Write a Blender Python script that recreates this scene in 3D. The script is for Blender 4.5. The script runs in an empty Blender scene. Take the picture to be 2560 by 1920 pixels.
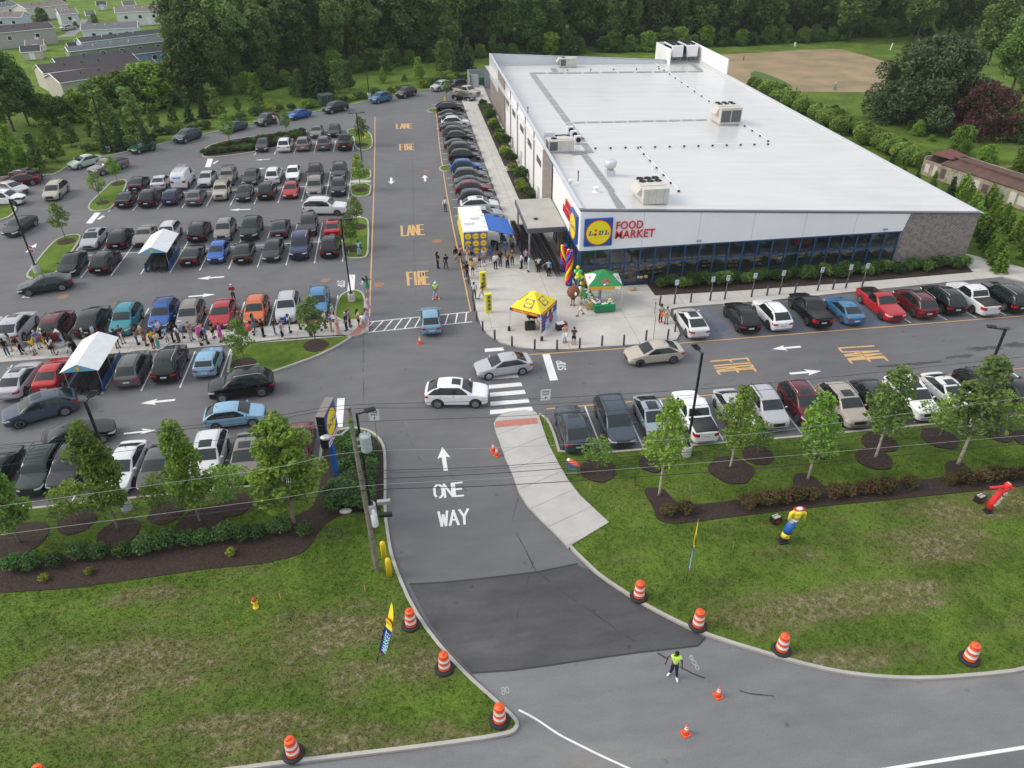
import bpy, bmesh, math, random
import numpy as np
from mathutils import Vector, Matrix
from mathutils.bvhtree import BVHTree
from math import sin, cos, pi, radians, atan2, hypot, sqrt
random.seed(7); rng=np.random.default_rng(7)
S=bpy.context.scene; C=S.collection
# ---------------------------------------------------------------- camera
FPX=1850.0; CAMZ=32.0
RIGHT=Vector((0.99011892,-0.14011126,-0.00577613)); DOWN=Vector((-0.08182176,-0.54377394,-0.83523356)); FWD=Vector((0.11388472,0.82745316,-0.54986502))
cd=bpy.data.cameras.new("camera"); cam=bpy.data.objects.new("camera",cd); C.objects.link(cam); S.camera=cam
cd.sensor_width=36; cd.lens=FPX/2560*36; cd.clip_start=0.5; cd.clip_end=3000
mw=Matrix((RIGHT,-DOWN,-FWD)).transposed().to_4x4(); mw.translation=Vector((0,0,CAMZ)); cam.matrix_world=mw
# ---------------------------------------------------------------- light
SUN_EL=38; SUN_AZ=-84          # compass azimuth from +Y, negative = to the left/back
w=bpy.data.worlds.new("World"); S.world=w; w.use_nodes=True
nt=w.node_tree; bg=nt.nodes["Background"]; sky=nt.nodes.new("ShaderNodeTexSky"); sky.sky_type='NISHITA'; sky.sun_disc=False
sky.sun_elevation=radians(SUN_EL); sky.sun_rotation=radians(SUN_AZ); sky.air_density=1.0; sky.dust_density=6.0; sky.ozone_density=1.0
mixw=nt.nodes.new("ShaderNodeMix"); mixw.data_type='RGBA'; mixw.inputs[0].default_value=0.62
nt.links.new(sky.outputs[0],mixw.inputs[6]); mixw.inputs[7].default_value=(9.3,9.7,10.2,1)   # veil of high thin cloud
nt.links.new(mixw.outputs[2],bg.inputs[0]); bg.inputs[1].default_value=0.10
sl=bpy.data.lights.new("sun",'SUN'); sl.energy=1.15; sl.angle=radians(22); sl.color=(1.0,0.95,0.86)
so=bpy.data.objects.new("sun",sl); C.objects.link(so)
sd=Vector((sin(radians(SUN_AZ))*cos(radians(SUN_EL)),cos(radians(SUN_AZ))*cos(radians(SUN_EL)),sin(radians(SUN_EL))))
so.rotation_euler=sd.to_track_quat('Z','Y').to_euler()
S.view_settings.view_transform='Standard'; S.view_settings.look='None'; S.view_settings.exposure=0.47; S.view_settings.gamma=1
S.render.engine='CYCLES'
S.cycles.max_bounces=5; S.cycles.diffuse_bounces=2; S.cycles.glossy_bounces=3; S.cycles.transmission_bounces=3; S.cycles.transparent_max_bounces=6
# ---------------------------------------------------------------- surveying: overview pixels (2212x1659) -> ground
TILES={'d':(0,0,1.0)}
for c_ in range(4):
    for r_ in range(4): TILES['t%d%d'%(c_,r_)]=(c_*553.0,r_*414.75,.25)
for k_,(a_,b_) in dict(z1=(0,740),z2=(300,720),z3=(620,680),z4=(1120,500),z5=(1220,660),z6=(1400,620)).items(): TILES[k_]=(a_*.864,b_*.864,.125)
def ray(t,x,y):
    ox,oy,s=TILES[t]; X=(ox+x*s)*2560/2212; Y=(oy+y*s)*2560/2212
    return RIGHT*((X-1280)/FPX)+DOWN*((Y-960)/FPX)+FWD
def g(t,x,y,z=0.0):
    d=ray(t,x,y); k=(z-CAMZ)/d.z; return (d.x*k,d.y*k)
def onY(t,x,y,Y):
    d=ray(t,x,y); k=Y/d.y; return (d.x*k,CAMZ+d.z*k)
def onX(t,x,y,X):
    d=ray(t,x,y); k=X/d.x; return (d.y*k,CAMZ+d.z*k)
def px(p):      # world -> overview pixel
    v=Vector(p)-Vector((0,0,CAMZ)); z=v.dot(FWD)
    return ((1280+FPX*v.dot(RIGHT)/z)*2212/2560,(960+FPX*v.dot(DOWN)/z)*2212/2560)
def tall(t,bx,by,tx,ty):   # base point and height of an upright thing
    b=g(t,bx,by); ox,oy,s=TILES[t]; T=oy+ty*s
    lo,hi=0.0,28.0
    for _ in range(30):
        m=(lo+hi)/2
        if px((b[0],b[1],m))[1]>T: lo=m
        else: hi=m
    return b,lo
def poly(t,pts,z=0): return [g(t,a,b,z) for a,b in pts]
# ---------------------------------------------------------------- materials
MATS={}
def nmat(name):
    m=bpy.data.materials.new(name); m.use_nodes=True; MATS[name]=m
    return m,m.node_tree,m.node_tree.nodes["Principled BSDF"]
def lin(c): return tuple(((x/255)/12.92 if x<=10 else ((x/255+.055)/1.055)**2.4) for x in c)
def mat(name,col,rough=.6,metal=0,noise=0,scale=5,bump=0,spec=None,coord='Object',srgb=False,col2=None,detail=6,coat=0):
    if name in MATS: return MATS[name]
    m,t,b=nmat(name)
    if srgb: col=lin(col)
    b.inputs['Roughness'].default_value=rough; b.inputs['Metallic'].default_value=metal
    if spec is not None: b.inputs['Specular IOR Level'].default_value=spec
    if coat: b.inputs['Coat Weight'].default_value=coat; b.inputs['Coat Roughness'].default_value=.05
    b.inputs['Base Color'].default_value=(*col[:3],1)
    if noise or bump or col2:
        tc=t.nodes.new("ShaderNodeTexCoord"); n=t.nodes.new("ShaderNodeTexNoise"); n.inputs['Scale'].default_value=scale; n.inputs['Detail'].default_value=detail
        t.links.new(tc.outputs[coord],n.inputs['Vector'])
        if noise or col2:
            mx=t.nodes.new("ShaderNodeMix"); mx.data_type='RGBA'
            c2=col2 if col2 else tuple(min(1,c*(1-noise)) for c in col)
            c1=col if col2 else tuple(min(1,c*(1+noise)) for c in col)
            mx.inputs[6].default_value=(*c2[:3],1); mx.inputs[7].default_value=(*c1[:3],1)
            mr=t.nodes.new("ShaderNodeMapRange"); mr.inputs[1].default_value=.35; mr.inputs[2].default_value=.65
            t.links.new(n.outputs['Fac'],mr.inputs[0]); t.links.new(mr.outputs[0],mx.inputs[0]); t.links.new(mx.outputs[2],b.inputs['Base Color'])
        if bump:
            bp=t.nodes.new("ShaderNodeBump"); bp.inputs['Strength'].default_value=bump; bp.inputs['Distance'].default_value=.02
            t.links.new(n.outputs['Fac'],bp.inputs['Height']); t.links.new(bp.outputs[0],b.inputs['Normal'])
    return m
def objcol(name,rough,metal=0,coat=0,noise=0.0,scale=8,spec=.5):
    m,t,b=nmat(name); oi=t.nodes.new("ShaderNodeObjectInfo")
    b.inputs['Roughness'].default_value=rough; b.inputs['Metallic'].default_value=metal; b.inputs['Specular IOR Level'].default_value=spec
    if coat: b.inputs['Coat Weight'].default_value=coat; b.inputs['Coat Roughness'].default_value=.04
    src=oi.outputs['Color']
    if noise:
        tc=t.nodes.new("ShaderNodeTexCoord"); n=t.nodes.new("ShaderNodeTexNoise"); n.inputs['Scale'].default_value=scale
        mr=t.nodes.new("ShaderNodeMapRange"); mr.inputs[1].default_value=.3; mr.inputs[2].default_value=.7; mr.inputs[3].default_value=1-noise; mr.inputs[4].default_value=1+noise
        vm=t.nodes.new("ShaderNodeVectorMath"); vm.operation='SCALE'
        t.links.new(tc.outputs['Object'],n.inputs['Vector']); t.links.new(n.outputs['Fac'],mr.inputs[0]); t.links.new(src,vm.inputs[0]); t.links.new(mr.outputs[0],vm.inputs['Scale']); src=vm.outputs[0]
    t.links.new(src,b.inputs['Base Color']); return m
PAINT=objcol("car_paint",.2,.0,.45,.03,3,.3)
CLOTH=objcol("cloth",.9,0,0,.22,14,.2); SKINM=objcol("skin",.6,0,0,.05,10,.3); PLAIN=objcol("plain_colour",.5,0,0,.04,6); HAIR=objcol("hair_colour",.7,0,0,.25,30,.3)
RUBBER=mat("rubber",(.018,.018,.02),.75); DARK=mat("dark_cavity",(.012,.012,.013),.8); CHROME=mat("chrome",(.62,.62,.64),.22,1.0)
ALLOY=mat("alloy",(.45,.46,.48),.35,.9,noise=.1); BLACKP=mat("black_plastic",(.02,.02,.022),.45); STEEL=mat("galvanised_steel",(.42,.43,.45),.45,.7,noise=.12,scale=12)
GLASSC=mat("car_glass",(.012,.019,.021),.05,0,spec=.55); 
HEADL=mat("headlight_glass",(.72,.74,.77),.12,.2); TAILL=mat("taillight_glass",(.38,.012,.018),.2); PLATE=mat("plate_white",(.55,.57,.6),.4)
WHITEP=mat("white_paint",(.78,.79,.8),.45,noise=.03); BLACKM=mat("black_metal",(.022,.022,.025),.4,.3)
def marking(name,col):
    m,t,b=nmat(name); tc=t.nodes.new("ShaderNodeTexCoord"); n=t.nodes.new("ShaderNodeTexNoise"); n.inputs['Scale'].default_value=9; n.inputs['Detail'].default_value=8; n.inputs['Roughness'].default_value=.7
    r=t.nodes.new("ShaderNodeMapRange"); r.inputs[1].default_value=.30; r.inputs[2].default_value=.46
    mx=t.nodes.new("ShaderNodeMix"); mx.data_type='RGBA'; mx.inputs[6].default_value=(*[c*.72 for c in col],1); mx.inputs[7].default_value=(*col,1)
    t.links.new(tc.outputs['Object'],n.inputs['Vector']); t.links.new(n.outputs['Fac'],r.inputs[0]); t.links.new(r.outputs[0],mx.inputs[0]); t.links.new(mx.outputs[2],b.inputs['Base Color']); b.inputs['Roughness'].default_value=.7
    return m
MWHITE=marking("marking_white",(.72,.72,.71)); MYEL=marking("marking_yellow",(.58,.36,.15)); MBLUE=marking("marking_blue",(.06,.15,.42))
def node(t,kind,**kw):
    n=t.nodes.new(kind)
    for k,v in kw.items():
        if k.startswith('i'): n.inputs[int(k[1:])].default_value=v
        else: setattr(n,k,v)
    return n
def asphalt(name,c1,c2,stain=.5,dust=0):
    m,t,b=nmat(name); tc=node(t,"ShaderNodeTexCoord"); L=t.links.new
    big=node(t,"ShaderNodeTexNoise"); big.inputs['Scale'].default_value=.07; big.inputs['Detail'].default_value=5; big.inputs['Roughness'].default_value=.6
    mp=node(t,"ShaderNodeMapping"); mp.inputs['Scale'].default_value=(.35,1,1); fine=node(t,"ShaderNodeTexNoise"); fine.inputs['Scale'].default_value=22; fine.inputs['Detail'].default_value=10; fine.inputs['Roughness'].default_value=.8
    mid=node(t,"ShaderNodeTexNoise"); mid.inputs['Scale'].default_value=.9; mid.inputs['Detail'].default_value=8; mid.inputs['Roughness'].default_value=.65
    L(tc.outputs['Object'],big.inputs['Vector']); L(tc.outputs['Object'],fine.inputs['Vector']); L(tc.outputs['Object'],mp.inputs['Vector']); L(mp.outputs[0],mid.inputs['Vector'])
    mx=node(t,"ShaderNodeMix",data_type='RGBA'); mx.inputs[6].default_value=(*c1,1); mx.inputs[7].default_value=(*c2,1)
    r=node(t,"ShaderNodeMapRange"); r.inputs[1].default_value=.35; r.inputs[2].default_value=.65; L(big.outputs['Fac'],r.inputs[0]); L(r.outputs[0],mx.inputs[0])
    r2=node(t,"ShaderNodeMapRange"); r2.inputs[1].default_value=.28; r2.inputs[2].default_value=.72; r2.inputs[3].default_value=.62; r2.inputs[4].default_value=1.42; L(fine.outputs['Fac'],r2.inputs[0])
    r3=node(t,"ShaderNodeMapRange"); r3.inputs[1].default_value=.3; r3.inputs[2].default_value=.7; r3.inputs[3].default_value=1-.22*stain; r3.inputs[4].default_value=1+.22*stain; L(mid.outputs['Fac'],r3.inputs[0])
    ml=node(t,"ShaderNodeMath",operation='MULTIPLY'); L(r2.outputs[0],ml.inputs[0]); L(r3.outputs[0],ml.inputs[1])
    vm=node(t,"ShaderNodeVectorMath",operation='SCALE'); L(mx.outputs[2],vm.inputs[0]); L(ml.outputs[0],vm.inputs['Scale'])
    # oil drips: small dark spots
    vo=node(t,"ShaderNodeTexVoronoi"); vo.inputs['Scale'].default_value=.55; L(tc.outputs['Object'],vo.inputs['Vector'])
    r4=node(t,"ShaderNodeMapRange"); r4.inputs[1].default_value=.03; r4.inputs[2].default_value=.10; r4.inputs[3].default_value=.62; r4.inputs[4].default_value=1; L(vo.outputs['Distance'],r4.inputs[0])
    vm2=node(t,"ShaderNodeVectorMath",operation='SCALE'); L(vm.outputs[0],vm2.inputs[0]); L(r4.outputs[0],vm2.inputs['Scale'])
    out=vm2.outputs[0]
    if dust:
        dn=node(t,"ShaderNodeTexNoise"); dn.inputs['Scale'].default_value=.16; dn.inputs['Detail'].default_value=7; dn.inputs['Roughness'].default_value=.6; L(mp.outputs[0],dn.inputs['Vector']); dr=node(t,"ShaderNodeMapRange"); dr.inputs[1].default_value=.55; dr.inputs[2].default_value=.74; dr.inputs[4].default_value=dust; L(dn.outputs['Fac'],dr.inputs[0]); dm=node(t,"ShaderNodeMix",data_type='RGBA'); dm.inputs[7].default_value=(.30,.275,.24,1); L(dr.outputs[0],dm.inputs[0]); L(out,dm.inputs[6]); out=dm.outputs[2]
    L(out,b.inputs['Base Color']); b.inputs['Roughness'].default_value=.82
    bp=node(t,"ShaderNodeBump"); bp.inputs['Strength'].default_value=.25; bp.inputs['Distance'].default_value=.01; L(fine.outputs['Fac'],bp.inputs['Height']); L(bp.outputs[0],b.inputs['Normal'])
    return m
ASPH=asphalt("asphalt",(.112,.112,.119),(.142,.142,.147)); ASPH2=asphalt("asphalt_new_patch",(.058,.057,.061),(.082,.080,.083),1.0,.35); ASPH3=asphalt("asphalt_road",(.148,.152,.158),(.178,.181,.186),.6,.75); SEAL=asphalt("asphalt_seal",(.028,.028,.03),(.045,.045,.046))
def concrete(name,c,jx=0,jy=0,rot=0):
    m,t,b=nmat(name); L=t.links.new; tc=node(t,"ShaderNodeTexCoord")
    n=node(t,"ShaderNodeTexNoise"); n.inputs['Scale'].default_value=.5; n.inputs['Detail'].default_value=9; n.inputs['Roughness'].default_value=.65; L(tc.outputs['Object'],n.inputs['Vector'])
    r=node(t,"ShaderNodeMapRange"); r.inputs[1].default_value=.3; r.inputs[2].default_value=.7; r.inputs[3].default_value=.86; r.inputs[4].default_value=1.1; L(n.outputs['Fac'],r.inputs[0])
    vm=node(t,"ShaderNodeVectorMath",operation='SCALE'); vm.inputs[0].default_value=c; L(r.outputs[0],vm.inputs['Scale']); out=vm.outputs[0]
    if jx:
        mp=node(t,"ShaderNodeMapping"); mp.inputs['Rotation'].default_value=(0,0,rot); L(tc.outputs['Object'],mp.inputs['Vector'])
        sx=node(t,"ShaderNodeSeparateXYZ"); L(mp.outputs[0],sx.inputs[0]); prev=None
        for k,j in ((0,jx),(1,jy)):
            a=node(t,"ShaderNodeMath",operation='PINGPONG'); a.inputs[1].default_value=j/2; L(sx.outputs[k],a.inputs[0])
            c_=node(t,"ShaderNodeMapRange"); c_.inputs[1].default_value=.012; c_.inputs[2].default_value=.035; c_.inputs[3].default_value=.55; c_.inputs[4].default_value=1; L(a.outputs[0],c_.inputs[0])
            v2=node(t,"ShaderNodeVectorMath",operation='SCALE'); L(out,v2.inputs[0]); L(c_.outputs[0],v2.inputs['Scale']); out=v2.outputs[0]
    L(out,b.inputs['Base Color']); b.inputs['Roughness'].default_value=.8
    return m
CONC=concrete("concrete_walk",(.46,.445,.42),1.55,1.5); PLAZA=concrete("concrete_plaza",(.49,.472,.44),6.1,5.2); KERB=concrete("concrete_kerb",(.40,.385,.35)); PED=concrete("concrete_pedestal",(.50,.50,.50))
CONCR=concrete("concrete_ramp",(.44,.428,.405),50,1.9,radians(-24))
def grassmat(name,dry=.5,lush=1.0,spots=()):
    m,t,b=nmat(name); L=t.links.new; geo=node(t,"ShaderNodeNewGeometry")
    def noise(sc,det=6,ro=.6,vec=None,sx=1):
        mp=node(t,"ShaderNodeMapping"); mp.inputs['Scale'].default_value=(sx,1,1); L(geo.outputs['Position'],mp.inputs['Vector'])
        n=node(t,"ShaderNodeTexNoise"); n.inputs['Scale'].default_value=sc; n.inputs['Detail'].default_value=det; n.inputs['Roughness'].default_value=ro; L(mp.outputs[0],n.inputs['Vector']); return n.outputs['Fac']
    def mr(src,a,b_,c=0,d=1):
        r=node(t,"ShaderNodeMapRange"); r.interpolation_type='SMOOTHSTEP'; r.inputs[1].default_value=a; r.inputs[2].default_value=b_; r.inputs[3].default_value=c; r.inputs[4].default_value=d; L(src,r.inputs[0]); return r.outputs[0]
    def mixc(f,c1,c2):
        x=node(t,"ShaderNodeMix",data_type='RGBA')
        for i,c in ((6,c1),(7,c2)):
            if isinstance(c,tuple): x.inputs[i].default_value=(*c,1)
            else: L(c,x.inputs[i])
        L(f,x.inputs[0]); return x.outputs[2]
    A=(.054*lush,.094*lush,.014*lush); B=(.096*lush,.158*lush,.024*lush); D1=(.150,.138,.062); D2=(.28,.235,.155)
    col=mixc(mr(noise(.22,5),.38,.64),A,B)
    col=mixc(mr(noise(1.6,8,.7),.42,.68,0,.55),col,(.13*lush,.165*lush,.032*lush))
    big=noise(.26,9,.70,sx=.5)
    if spots:
        ps=node(t,"ShaderNodeSeparateXYZ"); L(geo.outputs['Position'],ps.inputs[0]); acc=None
        for (sx_,sy_,rx,ry) in spots:
            vs=[]
            for k,(c0,rr) in enumerate(((sx_,rx),(sy_,ry))):
                a=node(t,"ShaderNodeMath",operation='SUBTRACT'); a.inputs[1].default_value=c0; L(ps.outputs[k],a.inputs[0])
                d=node(t,"ShaderNodeMath",operation='DIVIDE'); d.inputs[1].default_value=rr; L(a.outputs[0],d.inputs[0])
                q=node(t,"ShaderNodeMath",operation='MULTIPLY'); L(d.outputs[0],q.inputs[0]); L(d.outputs[0],q.inputs[1]); vs.append(q.outputs[0])
            s=node(t,"ShaderNodeMath",operation='ADD'); L(vs[0],s.inputs[0]); L(vs[1],s.inputs[1])
            e=mr(s.outputs[0],0,3.2,.165,0)
            if acc is None: acc=e
            else:
                mm=node(t,"ShaderNodeMath",operation='MAXIMUM'); L(acc,mm.inputs[0]); L(e,mm.inputs[1]); acc=mm.outputs[0]
        ad=node(t,"ShaderNodeMath",operation='ADD'); L(big,ad.inputs[0]); L(acc,ad.inputs[1]); big=ad.outputs[0]
    d1=mr(big,.52-.10*dry,.76-.10*dry,0,.75)
    col=mixc(d1,col,D1)
    fine=noise(3.2,9,.72)
    d2s=node(t,"ShaderNodeMath",operation='MULTIPLY'); L(mr(big,.62-.08*dry,.74-.08*dry),d2s.inputs[0]); L(mr(fine,.47,.62,0,.9),d2s.inputs[1])
    col=mixc(d2s.outputs[0],col,D2)
    gr=noise(14,8,.8); f=mr(gr,.25,.75,.62,1.38)
    vm=node(t,"ShaderNodeVectorMath",operation='SCALE'); L(col,vm.inputs[0]); L(f,vm.inputs['Scale'])
    L(vm.outputs[0],b.inputs['Base Color']); b.inputs['Roughness'].default_value=.95; b.inputs['Specular IOR Level'].default_value=.1
    bp=node(t,"ShaderNodeBump"); bp.inputs['Strength'].default_value=.9; bp.inputs['Distance'].default_value=.06; L(gr,bp.inputs['Height']); L(bp.outputs[0],b.inputs['Normal'])
    return m
GRASSF=grassmat("grass_verge",.34,1.22,spots=[(-12,26,7,2.2),(-17,24.5,5,2),(-3,23,3,1.2),(-5,19.5,6,1),(23,24.2,4,1.1),(17,24,3,1.2),(29,27,4,1.3),(34,30,4,1.3),(21,20.8,4,.7),(-12,21,6,.9),(12,29,2,.7),(-16,30,2,.6)])
GRASSI=grassmat("grass_island",-.2,1.25); GRASSB=grassmat("grass_back",.15,1.2); GRASSH=grassmat("grass_home_yards",.15,1.45)
MULCH=mat("mulch",(.034,.021,.016),.95,noise=.45,scale=7,bump=.8,detail=9); SOIL=mat("tilled_soil",(.33,.235,.145),.95,scale=.16,col2=(.21,.175,.09),bump=.6,detail=9)
# ---------------------------------------------------------------- mesh helpers
class MB:
    def __init__(s): s.v=[]; s.f=[]; s.m=[]
    def add(s,vs,fs,m=0):
        o=len(s.v); s.v+= [tuple(v) for v in vs]; s.f+=[tuple(i+o for i in f) for f in fs]; s.m+=[m]*len(fs); return s
    def box(s,c,d,m=0,rz=0,M=None):
        vs=[]
        for x in (-.5,.5):
            for y in (-.5,.5):
                for z in (-.5,.5):
                    v=Vector((x*d[0],y*d[1],z*d[2]))
                    if rz: v.rotate(Matrix.Rotation(rz,3,'Z'))
                    v=v+Vector(c); vs.append(M@v if M else v)
        return s.add(vs,[(0,1,3,2),(4,6,7,5),(0,4,5,1),(2,3,7,6),(0,2,6,4),(1,5,7,3)],m)
    def tube(s,pts,r,n=8,m=0,cap=True):
        pts=[Vector(p) for p in pts]; rs=r if isinstance(r,(list,tuple)) else [r]*len(pts); vs=[];fs=[]
        for i,p in enumerate(pts):
            d=(pts[min(i+1,len(pts)-1)]-pts[max(i-1,0)]); d=d.normalized() if d.length>1e-9 else Vector((0,0,1))
            a=d.cross(Vector((0,0,1))); a=a.normalized() if a.length>1e-3 else Vector((1,0,0)); b=d.cross(a)
            for k in range(n):
                t=2*pi*k/n; vs.append(p+(a*cos(t)+b*sin(t))*rs[i])
        for i in range(len(pts)-1):
            for k in range(n): fs.append((i*n+k,i*n+(k+1)%n,(i+1)*n+(k+1)%n,(i+1)*n+k))
        if cap: fs.append(tuple(range(n))[::-1]); fs.append(tuple((len(pts)-1)*n+k for k in range(n)))
        return s.add(vs,fs,m)
    def lathe(s,prof,c=(0,0,0),n=20,m=0,M=None):   # prof: (r,z)
        vs=[];fs=[]
        for r,z in prof:
            for k in range(n):
                v=Vector((c[0]+r*cos(2*pi*k/n),c[1]+r*sin(2*pi*k/n),c[2]+z)); vs.append(M@v if M else v)
        for i in range(len(prof)-1):
            for k in range(n): fs.append((i*n+k,i*n+(k+1)%n,(i+1)*n+(k+1)%n,(i+1)*n+k))
        if prof[0][0]>0: fs.append(tuple(range(n))[::-1])
        if prof[-1][0]>0: fs.append(tuple((len(prof)-1)*n+k for k in range(n)))
        return s.add(vs,fs,m)
    def ball(s,c,r,n=8,m=0,sc=(1,1,1)):
        rows=n; vs=[(c[0],c[1],c[2]-r*sc[2])];fs=[]; k2=n*2
        for i in range(1,rows):
            a=-pi/2+pi*i/rows
            for k in range(k2): vs.append((c[0]+r*sc[0]*cos(a)*cos(2*pi*k/k2),c[1]+r*sc[1]*cos(a)*sin(2*pi*k/k2),c[2]+r*sc[2]*sin(a)))
        vs.append((c[0],c[1],c[2]+r*sc[2]))
        for k in range(k2): fs.append((0,1+(k+1)%k2,1+k)); fs.append((len(vs)-1,1+(rows-2)*k2+k,1+(rows-2)*k2+(k+1)%k2))
        for i in range(rows-2):
            for k in range(k2): fs.append((1+i*k2+k,1+i*k2+(k+1)%k2,1+(i+1)*k2+(k+1)%k2,1+(i+1)*k2+k))
        return s.add(vs,fs,m)
    def prism(s,pts,z0,z1,m=0,top=True,bottom=False,side=True,mside=None):
        n=len(pts)
        if sum(pts[i][0]*pts[(i+1)%n][1]-pts[(i+1)%n][0]*pts[i][1] for i in range(n))<0: pts=pts[::-1]
        vs=[(p[0],p[1],z0) for p in pts]+[(p[0],p[1],z1) for p in pts]
        if side: s.add(vs,[(i,(i+1)%n,(i+1)%n+n,i+n) for i in range(n)],m if mside is None else mside)
        if top: s.add([(p[0],p[1],z1) for p in pts],[tuple(range(n))],m)
        if bottom: s.add([(p[0],p[1],z0) for p in pts],[tuple(range(n))[::-1]],m)
        return s
    def quad(s,a,b,c,d,m=0): return s.add([a,b,c,d],[(0,1,2,3)],m)
    def mesh(s,name,mats,smooth=False):
        me=bpy.data.meshes.new(name); me.from_pydata(s.v,[],s.f); 
        for x in (mats if isinstance(mats,(list,tuple)) else [mats]): me.materials.append(x)
        me.polygons.foreach_set('material_index',s.m)
        if smooth: me.polygons.foreach_set('use_smooth',[True]*len(s.f))
        big=[i for i,f in enumerate(s.f) if len(f)>4]
        if big:
            bm=bmesh.new(); bm.from_mesh(me); bmesh.ops.triangulate(bm,faces=[f for f in bm.faces if len(f.verts)>4]); bm.to_mesh(me); bm.free()
        me.update(); return me
    def build(s,name,mats,parent=None,smooth=False,**tg):
        return put(name,s.mesh(name,mats,smooth),parent,**tg)
def put(name,me,parent=None,loc=None,rz=0,color=None,label=None,cat=None,group=None,kind=None):
    o=bpy.data.objects.new(name,me); C.objects.link(o)
    if parent: o.parent=parent
    if loc is not None: o.location=loc if len(loc)==3 else (loc[0],loc[1],0)
    if rz: o.rotation_euler=(0,0,rz)
    if color: o.color=(*color[:3],1)
    tag(o,label,cat,group,kind); return o
def tag(o,label=None,cat=None,group=None,kind=None):
    if label: o['label']=label
    if cat: o['category']=cat
    if group: o['group']=group
    if kind: o['kind']=kind
    return o
def thing(name,loc=(0,0,0),rz=0,label=None,cat=None,group=None): return put(name,None,None,loc,rz,None,label,cat,group)
def copy_tree(o,parent=None):
    c=o.copy(); C.objects.link(c); c.parent=parent
    for ch in o.children: copy_tree(ch,c)
    return c
def offset(pts,d):
    n=len(pts); area=sum(pts[i][0]*pts[(i+1)%n][1]-pts[(i+1)%n][0]*pts[i][1] for i in range(n)); s=1 if area>0 else -1; out=[]
    for i in range(n):
        p0,p1,p2=Vector(pts[i-1][:2]),Vector(pts[i][:2]),Vector(pts[(i+1)%n][:2])
        a=(p1-p0).normalized(); b=(p2-p1).normalized(); n1=Vector((-a.y,a.x))*s; n2=Vector((-b.y,b.x))*s
        k=n1+n2; k=k.normalized() if k.length>1e-6 else n1; c=max(.35,k.dot(n1)); q=p1+k*(d/c); out.append((q.x,q.y))
    return out
def smooth(pts,it=2,closed=True):
    for _ in range(it):
        o=[]; n=len(pts)
        for i in range(n if closed else n-1):
            a,b=pts[i],pts[(i+1)%n]; o+=[(a[0]*.75+b[0]*.25,a[1]*.75+b[1]*.25),(a[0]*.25+b[0]*.75,a[1]*.25+b[1]*.75)]
        pts=o if closed else [pts[0]]+o+[pts[-1]]
    return pts
def kerbed(name,pts,topmat,sm=2,kw=.18,topname='lawn_island',z=.15):
    if sm: pts=smooth(pts,sm)
    ins=offset(pts,kw); m=MB(); n=len(pts)
    for i in range(n):
        j=(i+1)%n; a,b,c,d=pts[i],pts[j],ins[j],ins[i]
        m.quad((*a,0),(*b,0),(*b,z),(*a,z)); m.quad((*a,z),(*b,z),(*c,z),(*d,z)); m.quad((*d,z),(*c,z),(*c,z-.03),(*d,z-.03))
    m.build(name,KERB,kind='structure')
    MB().prism(ins,0,z-.03,side=False).build(topname,topmat,kind='structure')
    return ins
def disc_pts(c,r,n=24,j=0.06,ry=None,rz=0):
    ry=ry or r; return [(c[0]+(r*cos(2*pi*k/n)*cos(rz)-ry*sin(2*pi*k/n)*sin(rz))*(1+random.uniform(-j,j)),c[1]+(r*cos(2*pi*k/n)*sin(rz)+ry*sin(2*pi*k/n)*cos(rz))*(1+random.uniform(-j,j))) for k in range(n)]
# ================================================================= GROUND
far=1500
MB().quad((-640,-190,-.06),(760,-190,-.06),(760,1030,-.06),(-640,1030,-.06)).build('ground',GRASSB,kind='structure')
PERIM=poly('d',[(105,380),(125,375),(148,360),(200,345),(270,330),(370,307),(470,285),(553,267),(673,244),(760,227),(853,207),(930,194)])
lot=[(-130,-40),(-130,88)]+[(-75,100),(-57,110.3)]+PERIM+[(11,158.5),(17.5,158.5),(17.5,64),(56.5,64),(56.5,60.2),(130,60.2),(130,-40)]
MB().prism(lot,0,0,side=False).build('parking_lot',ASPH,kind='structure')
# perimeter kerb (strip)
def kerbline(name,pts,w=.18,z=.15,sm=1,side=1):
    if sm: pts=smooth(pts,sm,False)
    m=MB(); L=[];R=[]
    for i,p in enumerate(pts):
        a=Vector(pts[max(i-1,0)]);b=Vector(pts[min(i+1,len(pts)-1)]); d=(b-a).normalized(); n=Vector((-d.y,d.x))*side
        L.append(p); R.append((p[0]+n.x*w,p[1]+n.y*w))
    for i in range(len(pts)-1):
        a,b,c,d=L[i],L[i+1],R[i+1],R[i]
        m.quad((*a,-.02),(*b,-.02),(*b,z),(*a,z)); m.quad((*a,z),(*b,z),(*c,z),(*d,z)); m.quad((*d,z),(*c,z),(*c,-.08),(*d,-.08))
    m.build(name,KERB,kind='structure')
kerbline('perimeter_kerb',[(-75,100),(-57,110.3)]+PERIM+[(11,158.5),(17.4,158.5)],side=1)
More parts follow.
